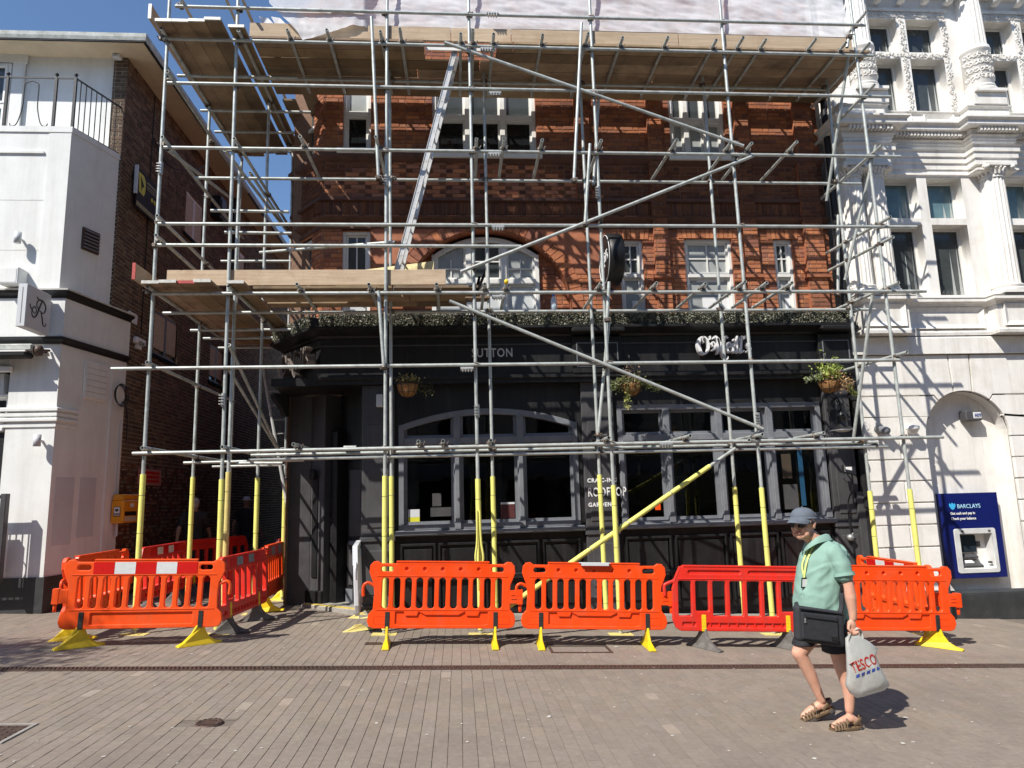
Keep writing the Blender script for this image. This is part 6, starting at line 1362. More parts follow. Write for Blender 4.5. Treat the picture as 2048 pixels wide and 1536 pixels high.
# upper wall with window openings
bays = (7.50, 9.74, 11.98)
holes = []; lights = []
for bx_ in bays:
    for z0, z1 in ((4.98, 6.25), (6.37, 7.12), (8.36, 9.42), (9.55, 10.22)):
        for a, c in ((bx_, bx_+.60), (bx_+.78, bx_+1.43)):
            if c < BXR: holes.append([(a, z0), (c, z0), (c, z1), (a, z1)]); lights.append((a, c, z0, z1))
link('upper_wall', plate([[(BXL, 4.9), (BXR, 4.9), (BXR, 10.9), (BXL, 10.9)]]+holes, .27, (0, YB, 0), (1, 0, 0), (0, 0, 1)), ST, BK)
for a, c, z0, z1 in lights:
    b = MB(); Y = YB+.25; e = .045
    b.box(a-.01, a+e, Y-.05, Y, z0, z1); b.box(c-e, c+.01, Y-.05, Y, z0, z1); b.box(a+e, c-e, Y-.051, Y, z0, z0+e); b.box(a+e, c-e, Y-.051, Y, z1-e, z1)
    if z1 < 9 and z1-z0 > 1: b.box(a+e, c-e, Y-.04, Y, z0+.30, z0+.33) if False else None
    w_ = bld(b, 'window', M['sash']); g = MB(); g.add([(a+e, Y-.02, z0+e), (c-e, Y-.02, z0+e), (c-e, Y-.02, z1-e), (a+e, Y-.02, z1-e)], [(0, 1, 2, 3)]); g.build('pane', M['teal'] if 6.3 < z0 < 7 else M['glassbay'], w_)
    for k in range(2 if z1-z0 > .5 else 1):   # pale drapes drawn aside behind the glass
        d = MB(); x = c-e-.05-.13*k; d.add([(x-.015, Y-.022, z0+e), (x+.045, Y-.022, z0+e), (x+.01, Y-.022, z1-e-.25-.1*k)], [(0, 1, 2)]); d.build('drape', M['curtain'], w_)
    b = MB()
    if z0 in (4.98, 8.36):
        x = a+.02
        while x < c: b.tube((x, YB+.06+rnd.random()*.08, z0), (x+rnd.uniform(-.02, .02), YB+.02+rnd.random()*.05, z0+.09), .0016, 3); x += .022
        bld(b, 'bird_spike', M['zinc'], kind='stuff')
# carved strips
def curl(b, f, u, v, s, dr, r=.0085):
    pts = [f(u+cos(dr+t*2.1*pi)*s*(1-t*.8), v+sin(dr+t*2.1*pi)*s*(1-t*.8), .006+.012*t) for t in [i/9 for i in range(10)]]
    b.path(pts, [r*(1.1-.4*i/9) for i in range(10)], 5)
def leafbump(b, f, u, v, s, a):
    c = [f(u, v, .012), f(u+cos(a)*s, v+sin(a)*s, .004), f(u+cos(a+1.3)*s*.45, v+sin(a+1.3)*s*.45, .002), f(u-cos(a)*s*.4, v-sin(a)*s*.4, .0), f(u+cos(a-1.3)*s*.45, v+sin(a-1.3)*s*.45, .002)]
    top = f(u+cos(a)*s*.3, v+sin(a)*s*.3, .026); b.add(c[1:]+[top], [(0, 1, 4), (1, 2, 4), (2, 3, 4), (3, 0, 4)], 0, None, False)
def carve(f, L_, w_, nm='carving', dens=1.0):
    b = MB(); n = max(2, int(L_/(w_*.85)*dens)); s = w_*.36
    for i in range(n):
        u = (i+.5)*L_/n; sg = 1 if i % 2 else -1
        curl(b, f, u, sg*w_*.08, s, rnd.random()*6, w_*.085); curl(b, f, u+L_/n*.45, -sg*w_*.22, s*.55, rnd.random()*6, w_*.07)
        for _ in range(4): leafbump(b, f, u+rnd.uniform(-.5, .5)*L_/n, rnd.uniform(-.42, .42)*w_, w_*.26, rnd.random()*6.3)
    return bld(b, nm, kind='stuff')
fz = lambda x: (lambda u, v, h: Vector((x+v, YB-h, u)))
for bx_ in bays[:2]:
    for x in (bx_-.06, bx_+.69, bx_+1.50):
        for z0, z1 in ((8.40, 9.42), (9.56, 10.2)): f = (lambda x, z0: (lambda u, v, h: Vector((x+v, YB-.002-h, z0+u))))(x, z0); carve(f, z1-z0, .115)
    for z in (9.485, 10.295): f = (lambda z, x0_: (lambda u, v, h: Vector((x0_+u, YB-.002-h, z+v))))(z, bx_-.1); carve(f, 1.62, .115)
b = MB()
for bx_ in bays[:2]:
    b.box(bx_-.14, bx_+1.58, YB-.03, YB-.002, 10.36, 10.42); 
bld(b, 'panel_frame')
# entablature between the storeys
course('lintel_mould', [(-.2, 0), (.0, 0), (.03, .02), (.03, .05), (.0, .07), (-.2, .07)], 7.14, .22)
course('architrave', [(-.3, 0), (.02, 0), (.02, .10), (.045, .11), (.045, .21), (.07, .22), (.07, .30), (.10, .33), (-.3, .34)], 7.27, .22)
course('frieze', [(-.3, 0), (.03, 0), (.03, .05), (.045, .06), (.045, .10), (.06, .11), (.06, .15), (.09, .18), (-.3, .18)], 7.612, .22)
course('bed_mould', [(-.3, 0), (.05, 0), (.08, .03), (.10, .09), (-.3, .09)], 7.794, .22)
course('corona', [(-.3, 0), (.22, 0), (.23, .02), (.23, .08), (.28, .12), (.28, .15), (-.3, .17)], 7.895, .22)
course('blocking', [(-.4, 0), (.02, 0), (.02, .24), (-.4, .24)], 8.068, .22)
course('sill_mould', [(-.3, 0), (.03, 0), (.06, .03), (.06, .05), (-.3, .06)], 8.31, .22, m_=M['stonedirt'])
for x0_, x1_ in ((7.66, 8.12), (8.36, 8.92), (9.9, 10.4), (10.6, 11.2)): framed(x0_, x1_, 8.09, 8.30, YB-.022)
b = MB()
pts = steps(.22)
for (xa, ya), (xb, yb) in zip(pts[1:-1], pts[2:]):
    L_ = hypot(xb-xa, yb-ya); d = Vector((xb-xa, yb-ya, 0)).normalized(); n_ = d.cross(Vector((0, 0, 1))); k = int(L_/.062)
    for i in range(k): c = Vector((xa, ya, 7.855))+d*(L_*(i+.5)/max(1, k))+n_*.14; b.obox(c, d*.017, n_*.05, (0, 0, .036))
bld(b, 'dentil', kind='stuff')
# columns
def fluted(c, z0, z1, r0, r1, nf=18):
    b = MB(); n = nf*6; prof = []
    for z, r in ((z0, r0), (z0+.02, r0), (z1-.02, r1), (z1, r1)): prof.append((z, r))
    vs = []
    for i, (z, r) in enumerate(prof):
        for j in range(n):
            t = 2*pi*j/n; ph = (j % 6)/6; k = 0 if i in (0, 3) else .085*max(0, sin(pi*ph))**.7
            vs.append((c[0]+cos(t)*r*(1-k), c[1]+sin(t)*r*(1-k), z))
    b.add(vs, [(i*n+j, i*n+(j+1) % n, (i+1)*n+(j+1) % n, (i+1)*n+j) for i in range(3) for j in range(n)], 0, None, False); return b
def base(c, z, r, par):
    b = MB(); b.box(c[0]-r*1.35, c[0]+r*1.35, c[1]-r*1.35, c[1]+r*1.35, z, z+.05); b.lathe((c[0], c[1], z+.05), [(r*1.3, 0), (r*1.36, .025), (r*1.3, .05), (r*1.12, .06), (r*1.1, .08), (r*1.2, .095), (r*1.18, .12), (r*1.0, .13)], 28); b.build('base', ST, par)
def capital(c, z, r, par, h=.24):
    b = MB(); b.lathe((c[0], c[1], z), [(r, 0), (r*1.08, .015), (r*1.0, .03), (r*1.02, .1), (r*1.2, h-.05)], 28); b.box(c[0]-r*1.35, c[0]+r*1.35, c[1]-r*1.35, c[1]+r*1.35, z+h-.05, z+h)
    for k in range(20):
        t = 2*pi*k/20; q = Vector((c[0]+cos(t)*r*1.05, c[1]+sin(t)*r*1.05, z+.06)); o = Vector((cos(t), sin(t), 0)); b.path([q, q+o*.02+Vector((0, 0, .06)), q+o*.06+Vector((0, 0, .10)), q+o*.075+Vector((0, 0, .085))], [.024, .022, .016, .01], 5)
    for s in (-1, 1):
        for t in (-1, 1): q = Vector((c[0]+s*r*1.2, c[1]+t*r*1.2, z+h-.07)); b.sphere(q, (.05, .05, .045), 8)
    b.build('capital', ST, par)
def column(x, z0, z1, r, y=YB-.04, drum=0):
    root = fluted((x, y), z0+.12+drum, z1-.22, r, r*.9).build('column', ST, BK); base((x, y), z0, r, root); capital((x, y), z1-.24, r*.9, root)
    if drum:
        b = MB(); b.lathe((x, y, z0+.12), [(r*1.0, 0), (r*1.12, .03), (r*1.1, drum-.1), (r*1.2, drum-.08), (r*1.2, drum-.05), (r*1.1, drum-.03), (r*1.15, drum), (r*.9, drum+.01)], 32); b.build('drum', ST, root)
        R_ = r*1.11; f = lambda u, v, h: Vector((x+sin(u/R_)*(R_+h), y-cos(u/R_)*(R_+h), z0+.12+v)); cb = MB()
        for k in range(9):
            for j in range(4): u = (-1.5+3.0*(k+.5)/9)*R_; v = .13+(drum-.26)*(j+.5)/4; curl(cb, f, u, v, .048, rnd.random()*6, .011); leafbump(cb, f, u+rnd.uniform(-.04, .04), v+rnd.uniform(-.05, .05), .05, rnd.random()*6); leafbump(cb, f, u+rnd.uniform(-.05, .05), v+rnd.uniform(-.06, .06), .045, rnd.random()*6)
        cb.build('carving', ST, root, kind='stuff')
    return root
for x in (9.44,): column(x, 4.93, 7.27, .215, YB-.06)
column(11.72, 4.93, 7.27, .215, YB-.06)
column(6.86, 4.93, 7.27, .185, YB-.05); column(7.27, 4.93, 7.27, .185, YB-.05)
for x in (7.27, 9.46, 11.72): 
    b = MB(); b.box(x-.31, x+.31, YB-.30, YB, 8.37, 8.60); bld(b, 'pedestal_block', bev=.01)
    column(x, 8.60, 10.75, .215, YB-.07, .82)
b = MB(); b.box(6.66, 7.02, YB-.12, YB, 8.37, 10.75); bld(b, 'corner_pier', bev=.01)
for k in range(9): b = MB(); b.box(6.69+.036*k, 6.70+.036*k+.010, YB-.128, YB-.119, 8.75, 10.6); bld(b, 'flute')
# crowning cornice with scrolled brackets
b = MB(); b.sweep([(-.3, 0), (.06, .0), (.08, .05), (.34, .17), (.36, .2), (.36, .34), (-.3, .36)], [(BXL-.02, YB, 10.62), (BXR, YB, 10.62)]); bld(b, 'top_cornice')
x = 6.8
while x < 12.5:
    b = MB(); b.path(smoothpts([(x, YB-.06, 10.50), (x, YB-.14, 10.50), (x, YB-.22, 10.58), (x, YB-.32, 10.62), (x, YB-.35, 10.67)]), (.075, .04), 8, flat=(1, 0, 0)); bld(b, 'bracket'); 
    f = (lambda x: (lambda u, v, h: Vector((x+u, YB-.20-h-v*.8, 10.53+v*.6-h*.5))))(x); cb = MB()
    for _ in range(7): leafbump(cb, f, rnd.uniform(-.06, .06), rnd.uniform(-.08, .12), .05, rnd.random()*6)
    bld(cb, 'bracket_leaf', kind='stuff'); x += .455
# cash machine
pa, pb = P(1884, 990, YB+.14), P(2016, 1156, YB+.14); ax0, ax1, az0, az1 = pa.x, pb.x-.0, .265, 1.63
ax0, ax1 = 7.93, 8.90
AY = YB+.13
t = thing('cash_machine', 'navy blue cash machine panel with grey surround in the white arched niche', 'cash machine', ((ax0+ax1)/2, AY, az0))
mx0, mx1, mz0, mz1 = ax0+.13, ax1-.12, az0+.08, az0+.79; q = [(ax0, az0), (ax1, az0), (ax1, az1), (ax0, az1)]
link('panel', plate([q, rrect(mx0+.02, mx1-.02, mz0+.02, mz1-.02, .03)], .145, (0, AY, 0), (1, 0, 0), (0, 0, 1), bev=.006), M['bankblue'], t)
ix0, ix1, iz0, iz1 = mx0+.095, mx1-.07, mz0+.07, mz1-.085
link('surround', plate([rrect(mx0, mx1, mz0, mz1, .04), [(ix0, iz0), (ix1, iz0), (ix1, iz1), (ix0, iz1)]], .03, (0, AY-.012, 0), (1, 0, 0), (0, 0, 1), bev=.006), M['machine'], t)
b = MB(); yb = AY+.17
b.add([(ix0, AY, iz0), (ix1, AY, iz0), (ix1-.02, yb, iz0+.10), (ix0, yb, iz0+.10)], [(0, 1, 2, 3)]); b.add([(ix1, AY, iz0), (ix1, AY, iz1), (ix1-.02, yb, iz1-.03), (ix1-.02, yb, iz0+.1)], [(0, 1, 2, 3)]); b.add([(ix0, AY, iz1), (ix1, AY, iz1), (ix1-.02, yb, iz1-.03), (ix0, yb, iz1-.03)], [(3, 2, 1, 0)]); b.add([(ix0, yb, iz0+.1), (ix1-.02, yb, iz0+.1), (ix1-.02, yb, iz1-.03), (ix0, yb, iz1-.03)], [(0, 1, 2, 3)]); b.add([(ix0, AY, iz0), (ix0, AY, iz1), (ix0, yb, iz1-.03), (ix0, yb, iz0+.1)], [(3, 2, 1, 0)])
b.build('recess', M['machine'], t)
sw_ = ix0+(ix1-ix0)*.66
b = MB(); b.box(ix0+.01, sw_, yb-.05, yb-.004, iz0+.25, iz1-.03); b.build('screen', M['screen'], t, bev=.01)
b = MB(); b.obox(((ix0+sw_)/2, AY+.09, iz0+.07), ((sw_-ix0)/2-.004, 0, 0), (0, .08, .045), (0, -.01, .02)); b.build('keypad', M['pilgrey'], t, bev=.006); b = MB(); b.obox(((ix0+sw_)/2-.02, AY+.075, iz0+.10), (.07, 0, 0), (0, .03, .017), (0, -.004, .008)); b.build('card_slot', M['letter'], t)
b = MB(); b.obox(((ix0+sw_)/2, AY+.13, iz0+.19), ((sw_-ix0)/2-.01, 0, 0), (0, .03, .03), (0, -.012, .012)); b.build('tray', M['pilgrey'], t, bev=.006); b = MB(); b.box(sw_+.015, sw_+.08, yb-.03, yb-.003, iz0+.33, iz0+.42); b.build('reader', M['pilgrey'], t); b = MB(); b.box(ix1-.085, ix1-.035, AY+.01, AY+.05, iz0+.075, iz0+.105); b.build('reader', M['pilgrey'], t)
for x in (ix0+.03, ix1-.06): b = MB(); b.box(x, x+.035, AY-.022, AY-.010, mz1-.055, mz1-.03); b.build('camera', M['pilgrey'], t)
ty = AY-.0035
link('lettering', text_mesh('BARCLAYS', .095, (ax0+.245, ty, az1-.245), (1, 0, 0), (0, 0, 1), .0015, sx=.90, space=1.0), M['cyanlt'], t)
link('lettering', text_mesh('Get cash and pay in', .058, (ax0+.115, ty, az1-.345), (1, 0, 0), (0, 0, 1), .0015, sx=.93, off=.0012), M['letter'], t)
link('lettering', text_mesh('Check your balance', .058, (ax0+.115, ty, az1-.43), (1, 0, 0), (0, 0, 1), .0015, sx=.93, off=.0012), M['letter'], t)
eg = [(.0, -.055), (.02, -.045), (.035, -.03), (.05, -.005), (.055, .03), (.045, .048), (.03, .045), (.025, .03), (.02, .035), (.012, .05), (.0, .058), (-.012, .055), (-.008, .045), (-.018, .035), (-.024, .03), (-.03, .045), (-.045, .05), (-.056, .03), (-.05, -.005), (-.035, -.03), (-.02, -.045)]
b = MB(); b.prism(eg, (ax0+.165, AY-.003, az1-.212), (1, 0, 0), (0, 0, 1), (0, -1, 0), .002); b.build('emblem', M['cyan'], t)
# alarm box in the niche
q = P(1947, 831, YB+.12); t = thing('alarm_box', 'grey burglar alarm box with white lettered plate in the top of the niche', 'alarm', (q.x, YB+.2, q.z))
b = MB(); b.box(q.x-.145, q.x+.145, YB+.10, YB+.278, q.z-.085, q.z+.085); b.build('casing', M['pilgrey'], t, bev=.015); b = MB(); b.box(q.x-.02, q.x+.12, YB+.094, YB+.101, q.z-.05, q.z+.055); b.build('plate', M['letter'], t)
b = MB(); b.box(q.x-.01, q.x+.11, YB+.0915, YB+.0945, q.z-.04, q.z+.045); b.build('plate_border', M['machine'], t); link('lettering', text_mesh('ADT', .062, (q.x+.0, YB+.0905, q.z-.02), (1, 0, 0), (0, 0, 1), .001, sx=.95, off=.003), M['logoblue'], t)
# dome cameras
q = P(1766, 860, YB-.1); t = thing('security_camera', 'grey bullet camera on the white bank wall beside the last standard', 'camera', q); b = MB(); b.lathe(q, [(.0, -.12), (.06, -.12), (.065, .05), (.05, .1), (0, .1)], 16, ax=(.35, -.85, -.25)); b.build('housing', M['greypaint'], t); b = MB(); b.tube(q, (q.x, YB, q.z+.02), .02, 8); b.build('bracket', M['greypaint'], t)
q = P(1826, 860, YB-.12); t = thing('security_camera', 'white dome camera half hidden behind the last standard', 'camera', q); b = MB(); b.lathe(q, [(.0, -.07), (.06, -.055), (.085, 0), (.10, .01), (.10, .06), (.03, .08)], 20); b.build('dome', M['whitegloss'], t); b = MB(); b.box(q.x-.03, q.x+.03, q.y+.05, YB, q.z+.03, q.z+.08); b.build('bracket', M['whitegloss'], t)
# ================= people =================
from mathutils.bvhtree import BVHTree
def bvh(o): return BVHTree.FromPolygons([v.co[:] for v in o.data.vertices], [p.vertices[:] for p in o.data.polygons])
def onto(tree, p, d, off, back=.4):   # slide a point along d onto a surface
    d = Vector(d).normalized(); h = tree.ray_cast(Vector(p)-d*back, d)
    return (h[0]-d*off) if h[0] is not None else Vector(p)
def cap_(b, p, q, r1, r2, n=14, k=None):
    p, q = Vector(p), Vector(q); b.path([p, q], [r1, r2], n); b.sphere(p, r1, n); b.sphere(q, r2, n)
def limb(b, pts, n=14):
    for (p, r), (q, s) in zip(pts[:-1], pts[1:]): cap_(b, p, q, r, s, n)
def loft(b, rings, fdir=Vector((1, 0, 0)), n=20):
    """closed tube of elliptical rings: (centre, half along fdir, half across)"""
    fdir = fdir.normalized(); sd = Vector((0, 0, 1)).cross(fdir).normalized(); k = len(rings)
    vs = [Vector(c)+fdir*cos(2*pi*j/n)*a+sd*sin(2*pi*j/n)*e for c, a, e in rings for j in range(n)]
    b.add(vs, [(i*n+j, i*n+(j+1) % n, (i+1)*n+(j+1) % n, (i+1)*n+j) for i in range(k-1) for j in range(n)]+[tuple(range(n-1, -1, -1)), tuple(range((k-1)*n, k*n))])
def blob(name, b, mat_, parent, vox=.008, it=4, fold=0, fs=9, world=True):
    me = b.mesh(name); o = bpy.data.objects.new(name, me); COL.objects.link(o)
    m_ = o.modifiers.new('r', 'REMESH'); m_.mode = 'VOXEL'; m_.voxel_size = vox
    s = o.modifiers.new('s', 'SMOOTH'); s.factor = .5; s.iterations = it
    dg = bpy.context.evaluated_depsgraph_get(); m2 = bpy.data.meshes.new_from_object(o.evaluated_get(dg)); bpy.data.objects.remove(o)
    if fold:
        for v in m2.vertices:
            c = v.co
            if fold > .009:
                q1 = (c.x*.75+c.z*.66); q2 = (-c.x*.66+c.z*.75); v.co = c+v.normal*(.013*max(-.3, .55-2.4*abs(noise.noise(Vector((q1*5+c.y*2, q2*13, c.y*4)))))+.006*noise.noise(Vector((c.x*16, c.y*16, c.z*9)))); c = v.co
            d = fold*(noise.noise(Vector((c.x*fs, c.y*fs, c.z*fs*.45+c.x*fs*.6)))+.5*noise.noise(Vector((c.x*fs*2.3+5, c.y*fs*2.3, c.z*fs*1.2-c.x*fs))))
            v.co = c+v.normal*d
    return link(name, m2, mat_, parent, world, smooth=True)
Z3 = Vector((0, 0, 1))
man = thing('person', 'elderly man in grey cap, mint polo shirt and black shorts walking past with bags', 'person', GS(1668, 1450))
BYM = 5.80
def mp(px, py, dy=0): return P(px, py, BYM+dy)
# head
fd = Vector((-.82, -.56, -.03)).normalized(); sd = Z3.cross(fd).normalized(); ud = fd.cross(sd)*1.0
if ud.z < 0: ud = -ud
RH = Matrix((fd, sd, ud)).transposed()
hc = mp(1606, 1048)
HS = 1.09
def hp(f, s, u): return hc+(fd*f+sd*s+ud*u)*HS
b = MB()
b.sphere(hp(-.012, 0, .022), (.098, .080, .098), 20, rot=RH); b.sphere(hp(.02, 0, -.035), (.070, .064, .085), 18, rot=RH); b.sphere(hp(.052, 0, -.088), (.036, .042, .030), 12, rot=RH)
b.sphere(hp(.075, 0, .022), (.022, .055, .020), 12, rot=RH)
b.path([hp(.085, 0, .02), hp(.108, 0, -.022)], [.012, .017], 8); b.sphere(hp(.106, 0, -.026), (.018, .017, .014), 10, rot=RH)
for s in (-1, 1):
    b.sphere(hp(.099, s*.014, -.03), .010, 8); b.sphere(hp(.058, s*.044, -.03), (.030, .024, .030), 10, rot=RH); b.sphere(hp(.045, s*.048, -.068), (.028, .022, .03), 10, rot=RH)
    b.sphere(hp(-.012, s*.082, -.01), (.020, .011, .033), 10, rot=RH); b.sphere(hp(-.02, s*.088, .005), (.013, .008, .02), 8, rot=RH); b.sphere(hp(.072, s*.030, .004), (.014, .015, .010), 8, rot=RH)
b.sphere(hp(.086, 0, -.056), (.014, .027, .006), 10, rot=RH); b.sphere(hp(.082, 0, -.069), (.014, .024, .007), 10, rot=RH)
nk = mp(1643, 1092)
limb(b, [(hp(-.015, 0, -.06), .060), (nk, .062), (mp(1648, 1108), .09)])
shL, shR = mp(1676, 1112, -.19), mp(1634, 1108, .19)
limb(b, [(mp(1652, 1115), .10), (mp(1646, 1170), .14), (mp(1648, 1235), .145)])
# near arm
elb, wr = mp(1698, 1178, -.235), mp(1706, 1236, -.245)
limb(b, [(shL, .055), (mp(1690, 1145, -.215), .050), (elb, .043), (mp(1701, 1195, -.24), .045), (mp(1705, 1222, -.245), .033), (wr, .029)])
hk = mp(1703, 1251, -.25)
b.sphere(hk, (.040, .024, .045), 12); 
for k in range(4):     # four fingers curled round the bag handles
    o = hk+Vector((-.030+.020*k, -.012, -.026-.004*(k in (1, 2)))); L_ = (.026, .030, .029, .023)[k]
    limb(b, [(o, .0105), (o+Vector((.003, -.014, -L_)), .0100), (o+Vector((.006, .012, -L_-.016)), .0095), (o+Vector((.004, .032, -L_-.002)), .0085)], 10)
limb(b, [(hk+Vector((-.030, -.018, .010)), .013), (hk+Vector((-.044, -.028, -.018)), .0115), (hk+Vector((-.028, -.034, -.040)), .0095)], 10)
# far arm, mostly hidden behind the body
eR, wR = mp(1650, 1185, .26), mp(1630, 1236, .27)
limb(b, [(shR, .055), (eR, .042), (wR, .029)]); b.sphere(wR+Vector((-.015, 0, -.05)), (.035, .024, .045), 12)
for k in range(4): o = wR+Vector((-.035+.018*k, -.01, -.08)); limb(b, [(o, .0095), (o+Vector((-.004, -.012, -.03)), .009), (o+Vector((.0, -.004, -.055)), .008)], 8)
limb(b, [(wR+Vector((-.03, -.01, -.035)), .011), (wR+Vector((-.052, -.02, -.065)), .009)], 8)
# legs
hR, kR, aR = mp(1640, 1240, .09), mp(1598, 1306, .09), mp(1643, 1400, .11)
limb(b, [(hR, .105), (mp(1616, 1275, .09), .085), (kR, .060), (mp(1607, 1322, .09), .054), (mp(1619, 1345, .10), .053), (mp(1632, 1375, .105), .040), (aR, .034)])
tR, qR = mp(1606, 1431, .13), mp(1655, 1409, .12)
limb(b, [(qR, .030), (mp(1636, 1412, .12), .036), (mp(1618, 1423, .125), .032), (tR, .020)])
hL, kL, aL = mp(1665, 1240, -.08), mp(1684, 1332, -.09), mp(1699, 1420, -.10)
limb(b, [(hL, .105), (mp(1675, 1285, -.085), .088), (kL, .062), (mp(1690, 1352, -.09), .056), (mp(1697, 1375, -.095), .052), (mp(1699, 1402, -.1), .039), (aL, .034)])
tL, qL = mp(1668, 1451, -.13), mp(1714, 1444, -.10)
limb(b, [(qL, .032), (mp(1700, 1436, -.105), .036), (mp(1684, 1443, -.12), .031), (tL, .022)])
for (t0, d_) in ((tR, 1), (tL, -1)):
    for k in range(5): s_ = (k-2)*.017; b.sphere(t0+Vector((-.018+abs(k-1.5)*.006, s_, -.008)), .0115-.001*abs(k-1), 8)
blob('body', b, M['skin'], man, .0065, 3)
# shorts
b = MB(); wf = Vector((1, -.12, 0))
loft(b, [(mp(1646, 1222), .195, .185), (mp(1648, 1250), .20, .19), (mp(1650, 1275), .19, .18)], wf)
loft(b, [(mp(1640, 1245, .08), .12, .11), (mp(1618, 1268, .09), .105, .105), (mp(1605, 1290, .09), .088, .095)], wf); loft(b, [(mp(1662, 1245, -.08), .12, .11), (mp(1670, 1280, -.085), .115, .11), (mp(1672, 1304, -.09), .105, .105)], wf)
blob('shorts', b, M['shorts'], man, .009, 4, .006)
# polo shirt with folds
b = MB()
loft(b, [(mp(1636, 1077), .07, .075), (mp(1643, 1086), .12, .15), (mp(1650, 1098), .165, .205), (mp(1649, 1116), .195, .215), (mp(1646, 1140), .205, .205), (mp(1643, 1170), .208, .20), (mp(1641, 1200), .212, .20), (mp(1642, 1228), .215, .20), (mp(1644, 1246), .213, .197)], wf, 28)
limb(b, [(shL+Vector((-.02, .02, .01)), .080), (mp(1684, 1132, -.21), .076), (mp(1687, 1146, -.22), .074)]); limb(b, [(shR, .08), (mp(1644, 1146, .22), .074)])
SHIRT = blob('polo_shirt', b, M['polo'], man, .008, 5, .0095, 7.5); ST_ = bvh(SHIRT)
b = MB(); d = (mp(1687, 1147, -.22)-mp(1680, 1120, -.2)).normalized(); c0 = mp(1688, 1149, -.222)
for k in range(1): b.path([c0-d*.012, c0+d*.014], [.080, .083], 20, cap=False); b.path([c0+d*.014, c0+d*.016], [.083, .070], 20, cap=False)
b.build('sleeve_hem', M['polo'], man); b = MB(); b.path([c0-d*.0165, c0-d*.0125], .0805, 20, cap=False); b.build('hem_line', M['polo_d'], man)
b = MB(); q = [mp(1622, 1092, -.10), mp(1612, 1096, -.03), mp(1622, 1083, -.085), mp(1640, 1072, -.10), mp(1652, 1070, -.03), mp(1650, 1072, .06), mp(1630, 1082, .10), mp(1612, 1094, .04)]
ring = smoothpts([mp(1611, 1098, -.02), mp(1618, 1089, -.088), mp(1634, 1077, -.112), mp(1652, 1071, -.06), mp(1655, 1071, .04), mp(1640, 1078, .105), mp(1620, 1090, .08), mp(1610, 1098, .0)], 5)
vs = []; 
for p in ring: o = (p-mp(1633, 1085)); o.z = 0; o.normalize(); vs += [p+Z3*.012-o*.012, p+Z3*.006+o*.010, p-Z3*.035+o*.032]
b.add(vs, [(i*3+j, (i+1)*3+j, (i+1)*3+j+1, i*3+j+1) for i in range(len(ring)-1) for j in range(2)], 0, None, True); b.build('collar', M['polo'], man)
b = MB(); b.path([p-Z3*.037+((p-mp(1633, 1085)).xy.to_3d().normalized())*.034 for p in ring], .003, 5); b.build('collar_edge', M['polo_d'], man)
# cap, glasses, hair
b = MB(); n = 28; vs = []
for i in range(9):
    ph = pi/2*i/8
    for j in range(n):
        t = 2*pi*j/n; r = cos(ph)**.85 if i < 8 else 0; vs.append(hp(-.012+.107*r*cos(t), .090*r*sin(t), .048+.078*sin(ph)+.004*cos(t)*r))
b.add(vs, [(i*n+j, i*n+(j+1) % n, (i+1)*n+(j+1) % n, (i+1)*n+j) for i in range(8) for j in range(n)], 0, None, True)
b.path([hp(-.012+.1085*cos(2*pi*j/n), .0915*sin(2*pi*j/n), .046+.004*cos(2*pi*j/n)) for j in range(n+1)], (.010, .004), 6, cap=False)
b.sphere(hp(-.012, 0, .127), .008, 8); cp = b.build('cap', M['capgrey'], man)
b = MB(); vs = []; m_ = 13
for i in range(m_):
    a = -1.25+2.5*i/(m_-1)
    for k in range(5):
        u = k/4; ext = .080*cos(a*.75)*u; vs.append(hp(-.012+.104*cos(a)+ext, .089*sin(a)*(1-.05*u), .047+.004*cos(a)-.026*u*u-.016*(sin(a)**2)*(.2+u)))
vs += [v-ud*.006 for v in vs]; N5 = m_*5
b.add(vs, [(i*5+k, (i+1)*5+k, (i+1)*5+k+1, i*5+k+1) for i in range(m_-1) for k in range(4)]+[(N5+i*5+k+1, N5+(i+1)*5+k+1, N5+(i+1)*5+k, N5+i*5+k) for i in range(m_-1) for k in range(4)]+[(i*5+4, (i+1)*5+4, N5+(i+1)*5+4, N5+i*5+4) for i in range(m_-1)], 0, None, True); b.build('brim', M['capgrey'], cp)
b = MB()
for s in (-1, 1):
    b.path([hp(.088+.0, s*.033+cos(2*pi*k/14)*.026, .0+sin(2*pi*k/14)*.019) for k in range(15)], .0028, 6); b.path([hp(.082, s*.062, .006), hp(.03, s*.080, .008), hp(-.02, s*.090, .006)], .0028, 6)
b.path([hp(.092, -.012, .004), hp(.094, .012, .004)], .003, 6); gl = b.build('spectacles', M['iron'], man)
b = MB()
for s in (-1, 1): b.add([hp(.0882, s*.033+cos(2*pi*k/14)*.025, sin(2*pi*k/14)*.018) for k in range(14)], [tuple(range(14))])
b.build('lens', M['screen'], gl)
b = MB(); b.sphere(hp(.088, 0, -.056), (.0125, .026, .0045), 10, rot=RH); b.sphere(hp(.0845, 0, -.067), (.0125, .022, .0055), 10, rot=RH); b.build('lips', M['lip'], man)
b = MB(); b.path([hp(.097, -.024, -.0645), hp(.1, 0, -.0605), hp(.097, .024, -.0645)], .0025, 5); b.build('mouth', M['lip'], man)
b = MB(); b.sphere(hp(-.030, 0, .008), (.086, .0815, .062), 18, rot=RH); b.sphere(hp(.024, -.078, .026), (.030, .010, .022), 10, rot=RH); b.sphere(hp(.03, .075, .022), (.022, .009, .018), 10, rot=RH); b.sphere(hp(-.07, 0, -.035), (.032, .05, .03), 12, rot=RH); blob('hair', b, M['hair'], man, .006, 2, .004, 60)
b = MB(); 
for s in (-1, 1): b.sphere(hp(.081, s*.030, .019), (.010, .019, .005), 8, rot=RH)
b.build('eyebrow', M['hair'], man)
